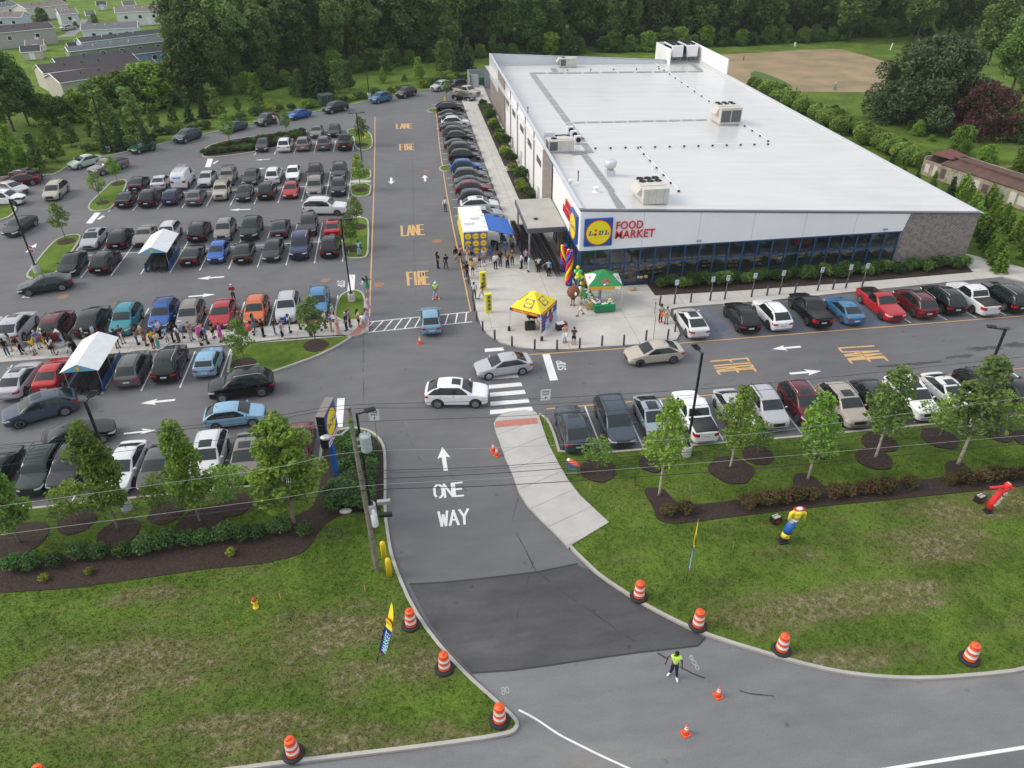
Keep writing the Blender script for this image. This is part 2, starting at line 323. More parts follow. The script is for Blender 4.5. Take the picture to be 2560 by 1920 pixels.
# driveway + public road surfaces
road=poly('t23',[(0,815),(300,765),(700,715),(1100,660),(1450,622),(1610,600),(1668,525),(2400,560),(3600,400),(3600,2600),(-3600,2600),(-3600,1200),(-1000,1000)],.006)
rd=poly('t13',[(1450,860),(1900,842),(2212,812)])
MB().prism([(-60,-30),(-60,21.5)]+poly('d',[(480,1680),(885,1622),(1035,1602),(1106,1592),(1121,1567),(1103,1544),(1018,1456),(1106,1448),(1190,1437),(1281,1423),(1385,1409),(1469,1400),(1511,1394),(1524,1375),(1581,1390),(1659,1414),(1809,1455),(1909,1467),(2009,1469),(2109,1462),(2212,1451)])+[(60,24),(60,-30)],.006,.006,side=False).build('public_road',ASPH3,kind='structure')
patch=poly('d',[(884,1262),(965,1258),(1060,1248),(1160,1236),(1242,1219),(1275,1232),(1356,1290),(1410,1321),(1481,1359),(1524,1377),(1511,1394),(1469,1400),(1385,1409),(1281,1423),(1190,1437),(1106,1448),(1018,1454),(960,1392),(915,1325)])
MB().prism(patch,.010,.010,side=False).build('asphalt_patch',ASPH2,kind='structure')
m=MB()
for line in ([(884,1262),(965,1258),(1060,1248),(1160,1236),(1248,1218)],[(1018,1454),(1106,1448),(1190,1437),(1281,1423),(1385,1409),(1469,1400),(1508,1395),(1524,1377)]):
    P=poly('d',line)
    for a,b in zip(P[:-1],P[1:]):
        d=Vector(b)-Vector(a); n=Vector((-d.y,d.x)).normalized()*.055
        m.quad((a[0]-n.x,a[1]-n.y,.015),(b[0]-n.x,b[1]-n.y,.015),(b[0]+n.x,b[1]+n.y,.015),(a[0]+n.x,a[1]+n.y,.015))
def crack(pts,w=.035,z=.014,t='d'):
    P=poly(t,pts)
    Q=[]
    for a,b in zip(P[:-1],P[1:]):
        k=max(2,int(hypot(b[0]-a[0],b[1]-a[1])/.5))
        for i in range(k): Q.append((a[0]+(b[0]-a[0])*i/k+random.uniform(-.04,.04),a[1]+(b[1]-a[1])*i/k+random.uniform(-.04,.04)))
    Q.append(P[-1])
    for a,b in zip(Q[:-1],Q[1:]):
        if random.random()<.22: continue
        d=Vector(b)-Vector(a)
        if d.length<1e-4: continue
        n=Vector((-d.y,d.x)).normalized()*w*random.uniform(.25,1.1)
        m.quad((a[0]-n.x,a[1]-n.y,z),(b[0]-n.x,b[1]-n.y,z),(b[0]+n.x,b[1]+n.y,z),(a[0]+n.x,a[1]+n.y,z))
crack([(1370,1385),(1420,1410),(1470,1440),(1550,1480),(1620,1498),(1672,1504)],.05); crack([(1110,1140),(1135,1190),(1160,1235),(1230,1290),(1370,1385)],.03)
for k_ in range(26):
    a_=random.choice([(random.uniform(-40,3),random.choice([48,69,70,90,110])),(random.uniform(-4,4),random.uniform(60,140)),(random.uniform(10,50),random.uniform(45,51)),(random.uniform(-2,6),random.uniform(22,42))]); b_=(a_[0]+random.uniform(-7,7)*(1 if abs(a_[0])>5 else .3),a_[1]+random.uniform(-1,5)*(.3 if abs(a_[0])>5 else 1)); pa=px((*a_,0)); pb=px((*b_,0)); crack([pa,((pa[0]+pb[0])/2+random.uniform(-3,3),(pa[1]+pb[1])/2+random.uniform(-3,3)),pb],.014)
crack([(785,700),(786,880)],.02); crack([(890,330),(893,420),(895,560),(898,640)],.018)
m.build('asphalt_seal',SEAL,kind='structure')
# puddle-dark damp streaks on the store lane
m=MB()
WET=mat("damp_asphalt",(.045,.045,.048),.55,noise=.25,scale=3)
for c,w_,h_ in (((1925,790),60,4),((1990,785),80,4.5),((2130,752),70,7),((2075,770),60,5),((2190,745),40,9),((2170,710),30,6)):
    c=g('d',*c); pts=[]
    for k in range(26):
        a=2*pi*k/26; r=random.uniform(.45,1.15); pts.append((c[0]+cos(a)*w_*.027*r,c[1]+sin(a)*h_*.055*r))
    m.prism(pts,.007,.007,side=False)
m.build('damp_patches',WET,kind='structure')
# ---------------------------------------------------------------- lawns
LL=poly('d',[(835,984),(835,1040),(835,1112),(841,1155),(848,1197),(863,1242),(893,1310),(935,1374),(998,1446),(1050,1493),(1085,1524),(1109,1546),(1120,1560),(1121,1572),(1112,1585),(1090,1592),(1035,1602),(885,1622),(738,1639),(583,1657)])
LL+= [(-60,19.4),(-130,19.4),(-130,38.6)]+poly('d',[(50,1101),(300,1075),(552,1050)])+poly('d',[(684,1037),(690,979),(697,944),(722,932),(760,924),(793,929),(813,939),(830,959)])
lawnL=kerbed('kerb',LL,GRASSF,sm=1,topname='lawn')
RL=poly('d',[(1228,1184),(1266,1221),(1293,1247),(1356,1289),(1406,1319),(1481,1357),(1531,1377),(1581,1394),(1659,1417),(1714,1434),(1809,1457),(1909,1469),(2009,1471),(2109,1464),(2212,1453)])+[(60,21),(130,24),(130,38.5),(43,38.4)]+poly('d',[(1800,938),(1500,962),(1213,987),(1201,944),(1188,912),(1172,897),(1163,896)])+poly('d',[(1150,915),(1165,965),(1188,1012),(1208,1050),(1232,1085),(1268,1125),(1222,1168)])
lawnR=kerbed('kerb',RL,GRASSF,sm=1,topname='lawn')
SW=poly('d',[(1069,929),(1067,917),(1075,904),(1088,895),(1106,892),(1133,889),(1156,893),(1164,902),(1183,959),(1206,1004),(1226,1039),(1253,1074),(1315,1132),(1231,1183),(1228,1187),(1198,1154),(1166,1124),(1138,1094),(1121,1067),(1106,1024),(1090,989),(1078,954)])
m=MB(); m.prism(SW,0,.165,0,mside=1); m.build('sidewalk',[CONCR,KERB],kind='structure')
BRK=mat("tactile_red",(.42,.17,.13),.8,noise=.2,scale=10)
MB().prism(poly('d',[(1070,910),(1160,902),(1163,915),(1069,924)],.165),.17,.172).build('tactile_strip',BRK,kind='structure')
# middle walk, islands
MB().prism([(-130,57.2),(-5.7,57.6),(-4.7,58.3),(-4.7,60.2),(-5.2,60.5),(-130,60.4)],0,.15,0,mside=1).build('sidewalk',[CONC,KERB],kind='structure')
MB().prism(poly('d',[(753,725),(776,722),(801,694),(783,697)],.15),.155,.158).build('tactile_strip',BRK,kind='structure')
kerbed('kerb',poly('d',[(501,747),(497,775),(490,806),(494,815),(540,816),(588,807),(630,792),(678,775),(715,758),(743,742),(768,725),(650,731)]),GRASSI,sm=1)
kerbed('kerb',[(-7.9,60.5),(-7.9,64.4)]+poly('d',[(738,635),(768,627),(785,633),(790,648),(791,665)])+[(-5.0,60.5)],GRASSI,sm=1)
kerbed('kerb',poly('d',[(739,555),(740,515),(743,480),(750,473),(765,471),(785,471),(796,476),(798,490),(797,540),(795,552),(788,559),(765,560),(748,559)]),GRASSI,sm=1)
kerbed('kerb',poly('d',[(748,283),(756,279),(775,280),(793,284),(804,293),(806,307),(804,320),(790,326),(770,324),(764,312),(765,299),(752,291)]),GRASSI,sm=1)
kerbed('kerb',poly('d',[(757,390),(758,372),(768,365),(780,364),(795,365),(803,372),(802,390)]),GRASSI,sm=1)
kerbed('kerb',poly('d',[(757,398),(802,397),(802,418),(794,425),(780,427),(765,426),(756,419)]),GRASSI,sm=1)
MB().prism(poly('d',[(757,391),(802,391),(802,396),(757,397)]),0,.15).build('sidewalk',CONC,kind='structure')
kerbed('kerb',poly('d',[(435,337),(438,327),(447,318),(462,312),(487,305),(530,298),(580,292),(630,285),(655,281),(664,284),(664,294),(658,304),(640,311),(600,319),(553,329),(500,337),(460,341),(442,341)]),MULCH,sm=1,topname='mulch_bed')
kerbed('kerb',poly('d',[(189,450),(196,437),(210,424),(225,410),(240,395),(262,389),(276,390),(274,405),(262,425),(249,443),(238,454),(215,458),(196,457)]),GRASSI,sm=1)
kerbed('kerb',poly('d',[(55,597),(70,578),(85,558),(100,540),(118,522),(132,514),(155,508),(174,508),(176,516),(166,534),(150,555),(138,572),(122,592),(105,603),(85,607),(65,604)]),GRASSI,sm=1)
kerbed('kerb',poly('d',[(-60,447),(0,444),(30,445),(38,451),(32,462),(15,474),(-60,495)]),GRASSI,sm=1)
kerbed('kerb',poly('d',[(-60,688),(-5,684),(8,687),(3,697),(-60,712)]),GRASSI,sm=1)
for q in ((938,240),(968,365)):
    c=g('d',*q); kerbed('kerb',disc_pts(c,1.3,14,0,ry=1.5),GRASSI,sm=0)
# ---------------------------------------------------------------- plaza and walks by the store
pz=[(5.1,84),(5.15,70),(5.1,60),(5.2,57.8),(5.6,56.2),(6.5,54.6),(7.8,53.5),(9.6,52.9),(12,52.55),(20.6,52.4),(21.6,52.8),(22.2,53.7),(22.4,55.2),(22.4,57),(22.9,58.5),(24,58.8),(32,58.75),(51,60.0),(58,60.6),(62,57.5),(64,58.2),(59.5,63.4),(57,68),(56.3,68),(56.3,63.6),(15.2,63.6),(15.3,158),(10.9,158),(10.8,71.5),(10.8,84)]
pz=[(5.1,83.6),(5.15,70),(5.1,60),(5.2,57.8),(5.6,56.2),(6.5,54.6),(7.8,53.5),(9.6,52.9),(12,52.55),(20.6,52.4),(21.6,52.8),(22.2,53.7),(22.4,55.2),(22.4,57),(22.9,58.3),(24,58.5),(32,58.5),(51,59.6),(57.6,59.9),(66,52),(68,53),(60,63),(57.4,66),(57.4,150),(56,150),(56,63.6),(16,63.6),(16,146),(16.2,158),(10.9,158),(10.8,83.6)]
MB().prism(pz,0,.15,0,mside=1).build('plaza_pavement',[PLAZA,KERB],kind='structure')
bed1=[(22.2,63.8),(22.25,61.1),(30,60.9),(42,60.9),(52,61.2),(55.4,61.3),(56.1,63.8)]
MB().prism(bed1,.15,.17).build('mulch_bed',MULCH,kind='structure')
for a_,b_ in ((79.5,101.5),(103.5,142)): MB().prism([(13.4,a_),(15.35,a_),(15.9,b_),(13.4,b_)],.15,.17).build('mulch_bed',MULCH,kind='structure')
# mulch beds of the verge
Z1=.12
lb=poly('d',[(-80,1228),(0,1214),(75,1203),(150,1203),(225,1184),(300,1178),(360,1172),(450,1160),(553,1146),(590,1130),(640,1115),(676,1097),(686,1070),(693,1040),(698,985),(702,955),(722,938),(757,930),(790,936),(808,944),(824,963),(829,990),(829,1100),(800,1108),(773,1107),(738,1112),(708,1128),(688,1150),(676,1170),(661,1190),(630,1204),(590,1213),(553,1220),(440,1230),(362,1242),(262,1256),(150,1272),(0,1281),(-80,1290)],Z1)
MULL=smooth(lb,1); MB().prism(MULL,Z1,Z1+.045).build('mulch_bed',MULCH,kind='structure')
rb=poly('d',[(1392,1064),(1394,1056),(1408,1053),(1431,1056),(1446,1069),(1463,1089),(1506,1091),(1581,1082),(1659,1070),(1700,1060),(1714,1050),(1712,1032),(1722,1022),(1745,1024),(1766,1037),(1784,1055),(1859,1044),(1934,1039),(2034,1034),(2044,1020),(2040,1003),(2052,995),(2075,998),(2096,1014),(2116,1027),(2160,1022),(2212,1012),(2330,996),(2330,1030),(2212,1051),(2084,1064),(2009,1071),(1884,1084),(1751,1097),(1659,1108),(1581,1117),(1481,1131),(1445,1131),(1426,1126),(1416,1117),(1411,1094),(1400,1080)],Z1)
MULR=smooth(rb,1); MB().prism(MULR,Z1,Z1+.045).build('mulch_bed',MULCH,kind='structure')
TREE_RINGS=[(44,1165,30,1.7),(166,1127,26,1.25),(257,1152,30,1.35),(360,1107,26,1.2),(433,1131,34,1.6),(507,1092,24,1.2),(1291,1016,28,1.35),(1578,1016,34,1.6),(1636,983,26,1.2),(1900,956,28,1.3),(1888,992,28,1.3),(2029,947,28,1.35),(2156,936,28,1.2),(2222,950,20,1.1),(1409,1003,18,1.0),(1774,975,20,1.0),(-30,1130,20,1.2)]
for i_,(x_,y_,w_,r_) in enumerate(TREE_RINGS): MB().prism(smooth(disc_pts(g('d',x_,y_,Z1),r_*.9,16,.08),1),Z1,Z1+.05+.004*i_).build('mulch_ring',MULCH,kind='structure')
for x_,y_,r_ in ((526,786,1.0),(683,746,1.05),(774,490,.95),(763,537,.95),(782,313,.95),(780,410,.85),(255,397,.85),(222,438,.8),(143,522,.9)):
    MB().prism(smooth(disc_pts(g('d',x_,y_,.12),r_,14,.08),1),.12,.16).build('mulch_ring',MULCH,kind='structure')
# ---------------------------------------------------------------- far ground areas
MB().prism(smooth([(-60,260),(-40,200),(-46,172),(-66,146),(-100,140),(-300,150),(-400,700),(100,700)],1),-.05,-.05,side=False).build('home_park_lawn',GRASSH,kind='structure')
hr=MAT_DRIVE=mat("old_asphalt",(.23,.23,.235),.9,noise=.1,scale=.3)
MB().prism(poly('t00',[(480,325),(560,290),(640,235),(700,170),(760,165),(720,240),(640,310)]),-.04,-.04,side=False).build('home_park_drive',hr,kind='structure')
MB().prism(poly('t30',[(-400,470),(0,448),(300,428),(560,420),(640,424),(800,468),(1000,525),(1130,562),(1080,700),(940,790),(600,793),(300,792),(80,790),(-300,770)]),-.045,-.045,side=False).build('tilled_field',SOIL,kind='structure')
GRASSP=mat("bright_grass",(.065,.125,.02),.95,noise=.3,scale=3,bump=.5)
MB().prism(smooth(poly('t30',[(-150,600),(0,640),(120,690),(220,745),(190,762),(60,750),(-150,720)]),1),-.04,-.04,side=False).build('grass_strip',GRASSP,kind='structure')
for q in ([(370,812),(420,805),(760,930),(1000,1060),(1120,1200),(1090,1225),(900,1110),(700,960)],[(900,1085),(960,1100),(1100,1190),(1110,1215),(1060,1210)],[(1560,520),(1800,560),(1700,600),(1500,560)]):
    MB().prism(poly('t30',q),-.04,-.04,side=False).build('garden_soil',SOIL,kind='structure') if q[0][0] in(900,) else None
# ================================================================= MARKINGS
def strip(m,a,b,w,z=.010):
    d=Vector(b[:2])-Vector(a[:2]); n=Vector((-d.y,d.x)).normalized()*w/2
    m.quad((a[0]-n.x,a[1]-n.y,z),(b[0]-n.x,b[1]-n.y,z),(b[0]+n.x,b[1]+n.y,z),(a[0]+n.x,a[1]+n.y,z))
m=MB(); W=.11
for k in range(0,11): strip(m,(-7.75-2.9*k,74.0),(-7.75-2.9*k,85.6),W) if k!=9.5 else None
strip(m,(-38,79.9),(-7.9,79.9),W,.0115)
for k in range(0,11): strip(m,(-7.8-2.9*k,60.6),(-7.8-2.9*k,66.0),W)
for k in range(1,14): strip(m,(-13.4-2.9*k,51.5),(-13.4-2.9*k,57.1),W)
for k in range(0,14): strip(m,(-8.5-2.9*k,38.7),(-8.5-2.9*k,44.3),W)
for k in range(0,11): strip(m,(-8.0-2.9*k,93.6),(-8.0-2.9*k,105.4),W)
strip(m,(-38,99.5),(-8,99.5),W,.0115)
for k in range(0,6): strip(m,(-8.2-2.9*k,115.4),(-8.2-2.9*k,121.4 if k<4 else 118.5),W)
strip(m,(-16,121.4),(-8.2,121.4),W,.0115)
for k in range(1,16): strip(m,(8.72+2.9*k,38.8),(8.72+2.9*k,44.3),W)
for k in range(0,22): strip(m,(5.0,82.6+2.9*k),(10.8,82.6+2.9*k),W,.012)
for y_ in (98.0,101.5,105.0,108.5): strip(m,(-57,y_),(-51.5,y_),W)
m.build('stall_lines',MWHITE,kind='structure')
m=MB()
for a,b in ((42.9,43.0),(46.4,46.5),(49.3,49.4),(52.2,52.3)): strip(m,(a+.35,52.7),(b-.9,58.4),W)
m.build('stall_lines',MWHITE,kind='structure')
m=MB()
P=[(5.63,138.3),(4.9,115),(4.55,94.3),(4.5,80),(4.57,60.8)]
for a,b in zip(P[:-1],P[1:]): strip(m,a,b,.13)
P=[(-5.17,136),(-4.95,118),(-4.8,97),(-4.75,80),(-4.7,61.2)]
for a,b in zip(P[:-1],P[1:]): strip(m,a,b,.13)
P=poly('d',[(1143,766),(1180,764),(1356,752),(1440,745)]); P+=[(22.0,52.3),(60,52.4),(90,52.4)]
for a,b in zip(P[:-1],P[1:]): strip(m,a,b,.12)
strip(m,(8.7,44.4),(60,44.35),.12)
m.build('yellow_lane_lines',MYEL,kind='structure')
m=MB()
for x0,x1 in ((24.8,26.6),(32.6,33.4),(36.1,36.6),(39.2,40.6),(43,43.0)):
    strip(m,(x0,52.6),(x0-.2,58.4),.07); strip(m,(x1,52.6),(x1-.2,58.4),.07)
    for k in range(7):
        if x1-x0>.3: strip(m,(x0,52.8+k*.85),(x1,53.4+k*.85),.06)
for a,b in (((24.2,52.9),(31.5,58.2)),((29.7,52.6),(29.6,58.3)),((36.2,52.7),(41.5,53.6))): strip(m,a,b,.06)
m.build('blue_bay_lines',MBLUE,kind='structure')
def arrow(t,tail,tip,name='painted_arrow'):
    a=Vector(g(t,*tail)); b=Vector(g(t,*tip)); d=b-a; L=d.length; d.normalize(); n=Vector((-d.y,d.x)); hw=L*.17; sw=L*.055; hl=L*.42
    pts=[a+n*sw,a+d*(L-hl)+n*sw,a+d*(L-hl-.06*L)+n*hw,b,a+d*(L-hl-.06*L)-n*hw,a+d*(L-hl)-n*sw,a-n*sw]
    MB().prism([(p.x,p.y) for p in pts],.012,.012,side=False).build(name,MWHITE,kind='structure')
for t,a,b in (('t01',(1937,733),(1703,750)),('t01',(2165,150),(1980,156)),('t01',(1628,905),(1862,885)),('d',(583,344),(551,346)),('d',(545,366),(574,363)),('t02',(1513,138),(1213,168)),('t02',(1070,430),(1350,397)),('t10',(1168,1535),(1170,1592)),('t10',(1462,1567),(1457,1512)),('t12',(1640,752),(1610,545)),('t31',(283,1337),(35,1358)),('t31',(188,1570),(460,1548)),('t01',(228,522),(318,445))): arrow(t,a,b)
m=MB()
for t,q in (('t12',[(703,125),(768,122),(748,374),(684,374)]),('t21',[(262,1405),(325,1400),(397,1625),(328,1632)]),('t11',[(805,715),(857,715),(850,850),(790,855)]),('t11',[(855,140),(903,140),(905,222),(857,222)]),('t01',[(820,178),(872,178),(795,272),(742,272)]),('t00',[(1795,1372),(1843,1372),(1818,1445),(1770,1445)]),('t01',[(200,898),(262,895),(255,915),(188,917)])):
    m.prism(poly(t,q),.012,.012,side=False)
m.build('stop_bars',MWHITE,kind='structure')
m=MB()
a0,a1=g('t11',970,1124),g('t11',1850,1037); b0,b1=g('t11',890,1222),g('t11',1868,1122)
strip(m,a0,a1,.12,.013); strip(m,b0,b1,.12,.013)
for k in range(11):
    u_=k/11+.03; p=(b0[0]+(b1[0]-b0[0])*u_,b0[1]+(b1[1]-b0[1])*u_); q=(a0[0]+(a1[0]-a0[0])*(k/11+.055),a0[1]+(a1[1]-a0[1])*(k/11+.055)); strip(m,p,q,.12,.0145)
bx=[(53.6,5.05,6.7),(52.1,5.0,7.0),(50.7,4.9,7.2),(49.3,4.8,7.3),(48.0,4.75,7.4),(46.9,4.7,7.5),(45.7,4.6,7.6),(44.6,4.45,7.7)]
for y_,x0,x1 in bx: m.quad((x0,y_-.27,.012),(x1,y_-.27,.012),(x1-.05,y_+.27,.012),(x0+.05,y_+.27,.012))
m.build('crosswalk_stripes',MWHITE,kind='structure')
m=MB(); P=smooth(poly('t23',[(58,1158),(200,1230),(350,1335),(430,1385),(560,1450),(760,1550),(980,1650),(1200,1745)]),3,False)
for a,b in zip(P[:-1],P[1:]): strip(m,a,b,.10,.014)
P=poly('t33',[(900,1690),(1460,1600),(1780,1550),(2212,1482),(2900,1380)])
for a,b in zip(P[:-1],P[1:]): strip(m,a,b,.16,.014)
m.build('road_edge_line',MWHITE,kind='structure')
MB().prism(poly('t33',[(700,1740),(1460,1622),(1780,1572),(2212,1502),(2900,1400),(2900,2400),(700,2400)]),.011,.011,side=False).build('road_shoulder',ASPH,kind='structure')
# stroke lettering
FONT={'F':[[(0,0),(0,1),(1,1)],[(0,.52),(.8,.52)]],'I':[[(.5,0),(.5,1)]],'R':[[(0,0),(0,1),(.75,1),(1,.88),(1,.62),(.75,.5),(0,.5)],[(.5,.5),(1,0)]],'E':[[(1,0),(0,0),(0,1),(1,1)],[(0,.52),(.85,.52)]],'L':[[(0,1),(0,0),(1,0)]],'A':[[(0,0),(.5,1),(1,0)],[(.2,.35),(.8,.35)]],'N':[[(0,0),(0,1),(1,0),(1,1)]],'O':[[(.3,0),(0,.22),(0,.78),(.3,1),(.7,1),(1,.78),(1,.22),(.7,0),(.3,0)]],'W':[[(0,1),(.25,0),(.5,.75),(.75,0),(1,1)]],'Y':[[(0,1),(.5,.5),(1,1)],[(.5,.5),(.5,0)]],'S':[[(1,.85),(.7,1),(.3,1),(0,.82),(0,.62),(1,.38),(1,.18),(.7,0),(.3,0),(0,.15)]],'T':[[(0,1),(1,1)],[(.5,1),(.5,0)]],'P':[[(0,0),(0,1),(.75,1),(1,.88),(1,.6),(.75,.48),(0,.48)]],
 '8':[[(.3,.5),(0,.3),(.2,0),(.8,0),(1,.3),(.7,.5),(1,.75),(.8,1),(.2,1),(0,.75),(.3,.5)]],'0':[[(.3,0),(0,.3),(0,.7),(.3,1),(.7,1),(1,.7),(1,.3),(.7,0),(.3,0)]]}
def gtext(name,t,txt,BL,BR,TL,TR,th,material,gap=0,space=.28,hthick=None):
    c=[Vector(g(t,*q)) for q in (BL,BR,TL,TR)]; m=MB(); n=len(txt); wl=1/(n+(n-1)*space)
    P=lambda a,b:(c[0]*(1-a)+c[1]*a)*(1-b)+(c[2]*(1-a)+c[3]*a)*b
    k=0
    for i,ch in enumerate(txt):
        x0=i*wl*(1+space); wk=wl*(.35 if ch=='I' else 1); x0+=0 if ch!='I' else wl*.3
        for s in FONT[ch]:
            for (ax,ay),(bx_,by) in zip(s[:-1],s[1:]):
                A=P(x0+ax*wk,ay);B=P(x0+bx_*wk,by); d=(B-A); L=d.length; d.normalize(); nn=Vector((-d.y,d.x))*th/2
                segs=[(-th*.42,L+th*.42)]
                if gap and L>1.0:
                    q=max(2,int(L/1.15)); segs=[(L*j/q+(gap/2 if j else -th*.4),L*(j+1)/q-(gap/2 if j<q-1 else -th*.4)) for j in range(q)]
                for s0,s1 in segs:
                    a=A+d*s0;b=A+d*s1; z=.0125+.0003*(k%7); k+=1
                    m.quad((a.x-nn.x,a.y-nn.y,z),(b.x-nn.x,b.y-nn.y,z),(b.x+nn.x,b.y+nn.y,z),(a.x+nn.x,a.y+nn.y,z))
    return m.build(name,material,kind='structure')
gtext('painted_word','t11','FIRE',(1318,806),(1495,797),(1308,696),(1484,684),.26,MYEL,.05)
gtext('painted_word','t11','LANE',(1262,380),(1452,368),(1257,294),(1442,284),.26,MYEL,.05)
gtext('painted_word','t10','FIRE',(1246,1299),(1368,1294),(1243,1247),(1361,1245),.26,MYEL,.05)
gtext('painted_word','t10','LANE',(1217,1113),(1348,1108),(1215,1070),(1343,1068),.26,MYEL,.05)
gtext('painted_word','t21','FIRE',(1722,1464),(1792,1574),(2032,1437),(2105,1548),.2,MYEL,.05,.42)
gtext('painted_word','t31','LANE',(612,1350),(722,1478),(912,1330),(1030,1456),.2,MYEL,.05,.42)
gtext('painted_word','t12','ONE',(1548,985),(1788,965),(1538,878),(1776,852),.16,MWHITE,0,.24)
gtext('painted_word','t12','WAY',(1588,1228),(1838,1206),(1578,1108),(1830,1082),.16,MWHITE,0,.24)
gtext('painted_word','t21','STOP',(464,1536),(458,1464),(403,1538),(383,1462),.09,MWHITE)
gtext('painted_word','t11','STOP',(706,768),(708,822),(764,768),(762,822),.09,MWHITE)
gtext('painted_word','t01','STOP',(862,236),(908,208),(842,234),(885,206),.15,MWHITE)
gtext('painted_word','t00','STOP',(1850,1416),(1888,1392),(1842,1412),(1878,1390),.15,MWHITE)
CHALK=mat("chalk",(.4,.4,.4),.9)
gtext('survey_marks','t23','800',(1530,700),(1600,820),(1550,680),(1620,800),.035,CHALK)
gtext('survey_marks','t13','80',(2125,1030),(2190,1010),(2120,965),(2180,960),.035,CHALK)
RUST=mat("rusty_iron",(.28,.15,.10),.8,noise=.3,scale=8)
for t,x_,y_,r_ in (('t11',1062,802,.55),('t11',1562,425,.55),('t11',600,765,.45),('t10',1472,1478,.5),('t01',548,907,.5)):
    o=MB().prism(disc_pts(g(t,x_,y_),r_,20,0),0,.012).build('manhole_cover',RUST,label={'t111062':'rusty round manhole cover beside the left yellow lane line, near the striped crossing','t111562':'rusty round manhole cover right of the word LANE in the fire lane','t11600':'faded round cover left of the white word STOP','t101472':'rusty round cover above the upward lane arrow','t01548':'rusty round cover below the dark green sedan'}[t+str(x_)],cat='manhole cover')
# ================================================================= STORE
def wallmat(name,cols,mortar,sx=1.0,sc=1.0):
    m,t,b=nmat(name); L=t.links.new; tc=node(t,"ShaderNodeTexCoord"); sx_=node(t,"ShaderNodeSeparateXYZ"); L(tc.outputs['Object'],sx_.inputs[0])
    ad=node(t,"ShaderNodeMath",operation='ADD'); L(sx_.outputs[0],ad.inputs[0]); L(sx_.outputs[1],ad.inputs[1]); cb=node(t,"ShaderNodeCombineXYZ"); L(ad.outputs[0],cb.inputs[0]); L(sx_.outputs[2],cb.inputs[1])
    br=node(t,"ShaderNodeTexBrick"); br.inputs['Scale'].default_value=1; br.inputs['Brick Width'].default_value=.62*sc; br.inputs['Row Height'].default_value=.20*sc; br.inputs['Mortar Size'].default_value=.022; br.inputs['Color1'].default_value=(*cols[0],1); br.inputs['Color2'].default_value=(*cols[1],1); br.inputs['Mortar'].default_value=(*mortar,1); br.inputs['Bias'].default_value=-.1
    L(cb.outputs[0],br.inputs['Vector'])
    n=node(t,"ShaderNodeTexNoise"); n.inputs['Scale'].default_value=2.2; n.inputs['Detail'].default_value=3; L(cb.outputs[0],n.inputs['Vector'])
    mx=node(t,"ShaderNodeMix",data_type='RGBA'); mx.inputs[7].default_value=(*cols[2],1); r=node(t,"ShaderNodeMapRange"); r.inputs[1].default_value=.5; r.inputs[2].default_value=.6; r.inputs[4].default_value=.6; L(n.outputs['Fac'],r.inputs[0]); L(r.outputs[0],mx.inputs[0]); L(br.outputs['Color'],mx.inputs[6]); L(mx.outputs[2],b.inputs['Base Color']); b.inputs['Roughness'].default_value=.85
    return m
BRICK=wallmat("store_brick",((.20,.125,.105),(.055,.055,.075),(.15,.13,.13)),(.42,.40,.37),sc=.62)
FASC=mat("white_panel",(.83,.84,.855),.5,noise=.025,scale=.4); FBLUE=mat("blue_frame",(.022,.085,.21),.45,.2)
m_,t_,b_=nmat("store_glass"); GLASS=m_; b_.inputs['Base Color'].default_value=(.02,.028,.03,1); b_.inputs['Roughness'].default_value=.03; b_.inputs['IOR'].default_value=2.5; b_.inputs['Alpha'].default_value=.5
m_,t_,b_=nmat("roof_membrane"); ROOF=m_
tc=node(t_,"ShaderNodeTexCoord"); mp=node(t_,"ShaderNodeMapping"); mp.inputs['Scale'].default_value=(.12,1.1,1); n=node(t_,"ShaderNodeTexNoise"); n.inputs['Scale'].default_value=.8; n.inputs['Detail'].default_value=6; n.inputs['Roughness'].default_value=.6
mx=node(t_,"ShaderNodeMix",data_type='RGBA'); mx.inputs[6].default_value=(.56,.557,.55,1); mx.inputs[7].default_value=(.60,.596,.587,1)
L=t_.links.new; L(tc.outputs['Object'],mp.inputs[0]); L(mp.outputs[0],n.inputs['Vector']); r=node(t_,"ShaderNodeMapRange"); r.inputs[1].default_value=.35; r.inputs[2].default_value=.65; L(n.outputs['Fac'],r.inputs[0]); L(r.outputs[0],mx.inputs[0])
sp=node(t_,"ShaderNodeSeparateXYZ"); L(tc.outputs['Object'],sp.inputs[0]); pp=node(t_,"ShaderNodeMath",operation='PINGPONG'); pp.inputs[1].default_value=1.5; L(sp.outputs[1],pp.inputs[0]); r2=node(t_,"ShaderNodeMapRange"); r2.inputs[1].default_value=.02; r2.inputs[2].default_value=.07; r2.inputs[3].default_value=.92; r2.inputs[4].default_value=1; L(pp.outputs[0],r2.inputs[0]); vm=node(t_,"ShaderNodeVectorMath",operation='SCALE'); L(mx.outputs[2],vm.inputs[0]); L(r2.outputs[0],vm.inputs['Scale'])
n9=node(t_,"ShaderNodeTexNoise"); n9.inputs['Scale'].default_value=.11; n9.inputs['Detail'].default_value=9; n9.inputs['Roughness'].default_value=.62; L(tc.outputs['Object'],n9.inputs['Vector']); r9=node(t_,"ShaderNodeMapRange"); r9.inputs[1].default_value=.52; r9.inputs[2].default_value=.72; r9.inputs[4].default_value=.30; L(n9.outputs['Fac'],r9.inputs[0]); m9=node(t_,"ShaderNodeMix",data_type='RGBA'); m9.inputs[7].default_value=(.46,.43,.37,1); L(r9.outputs[0],m9.inputs[0]); L(vm.outputs[0],m9.inputs[6])
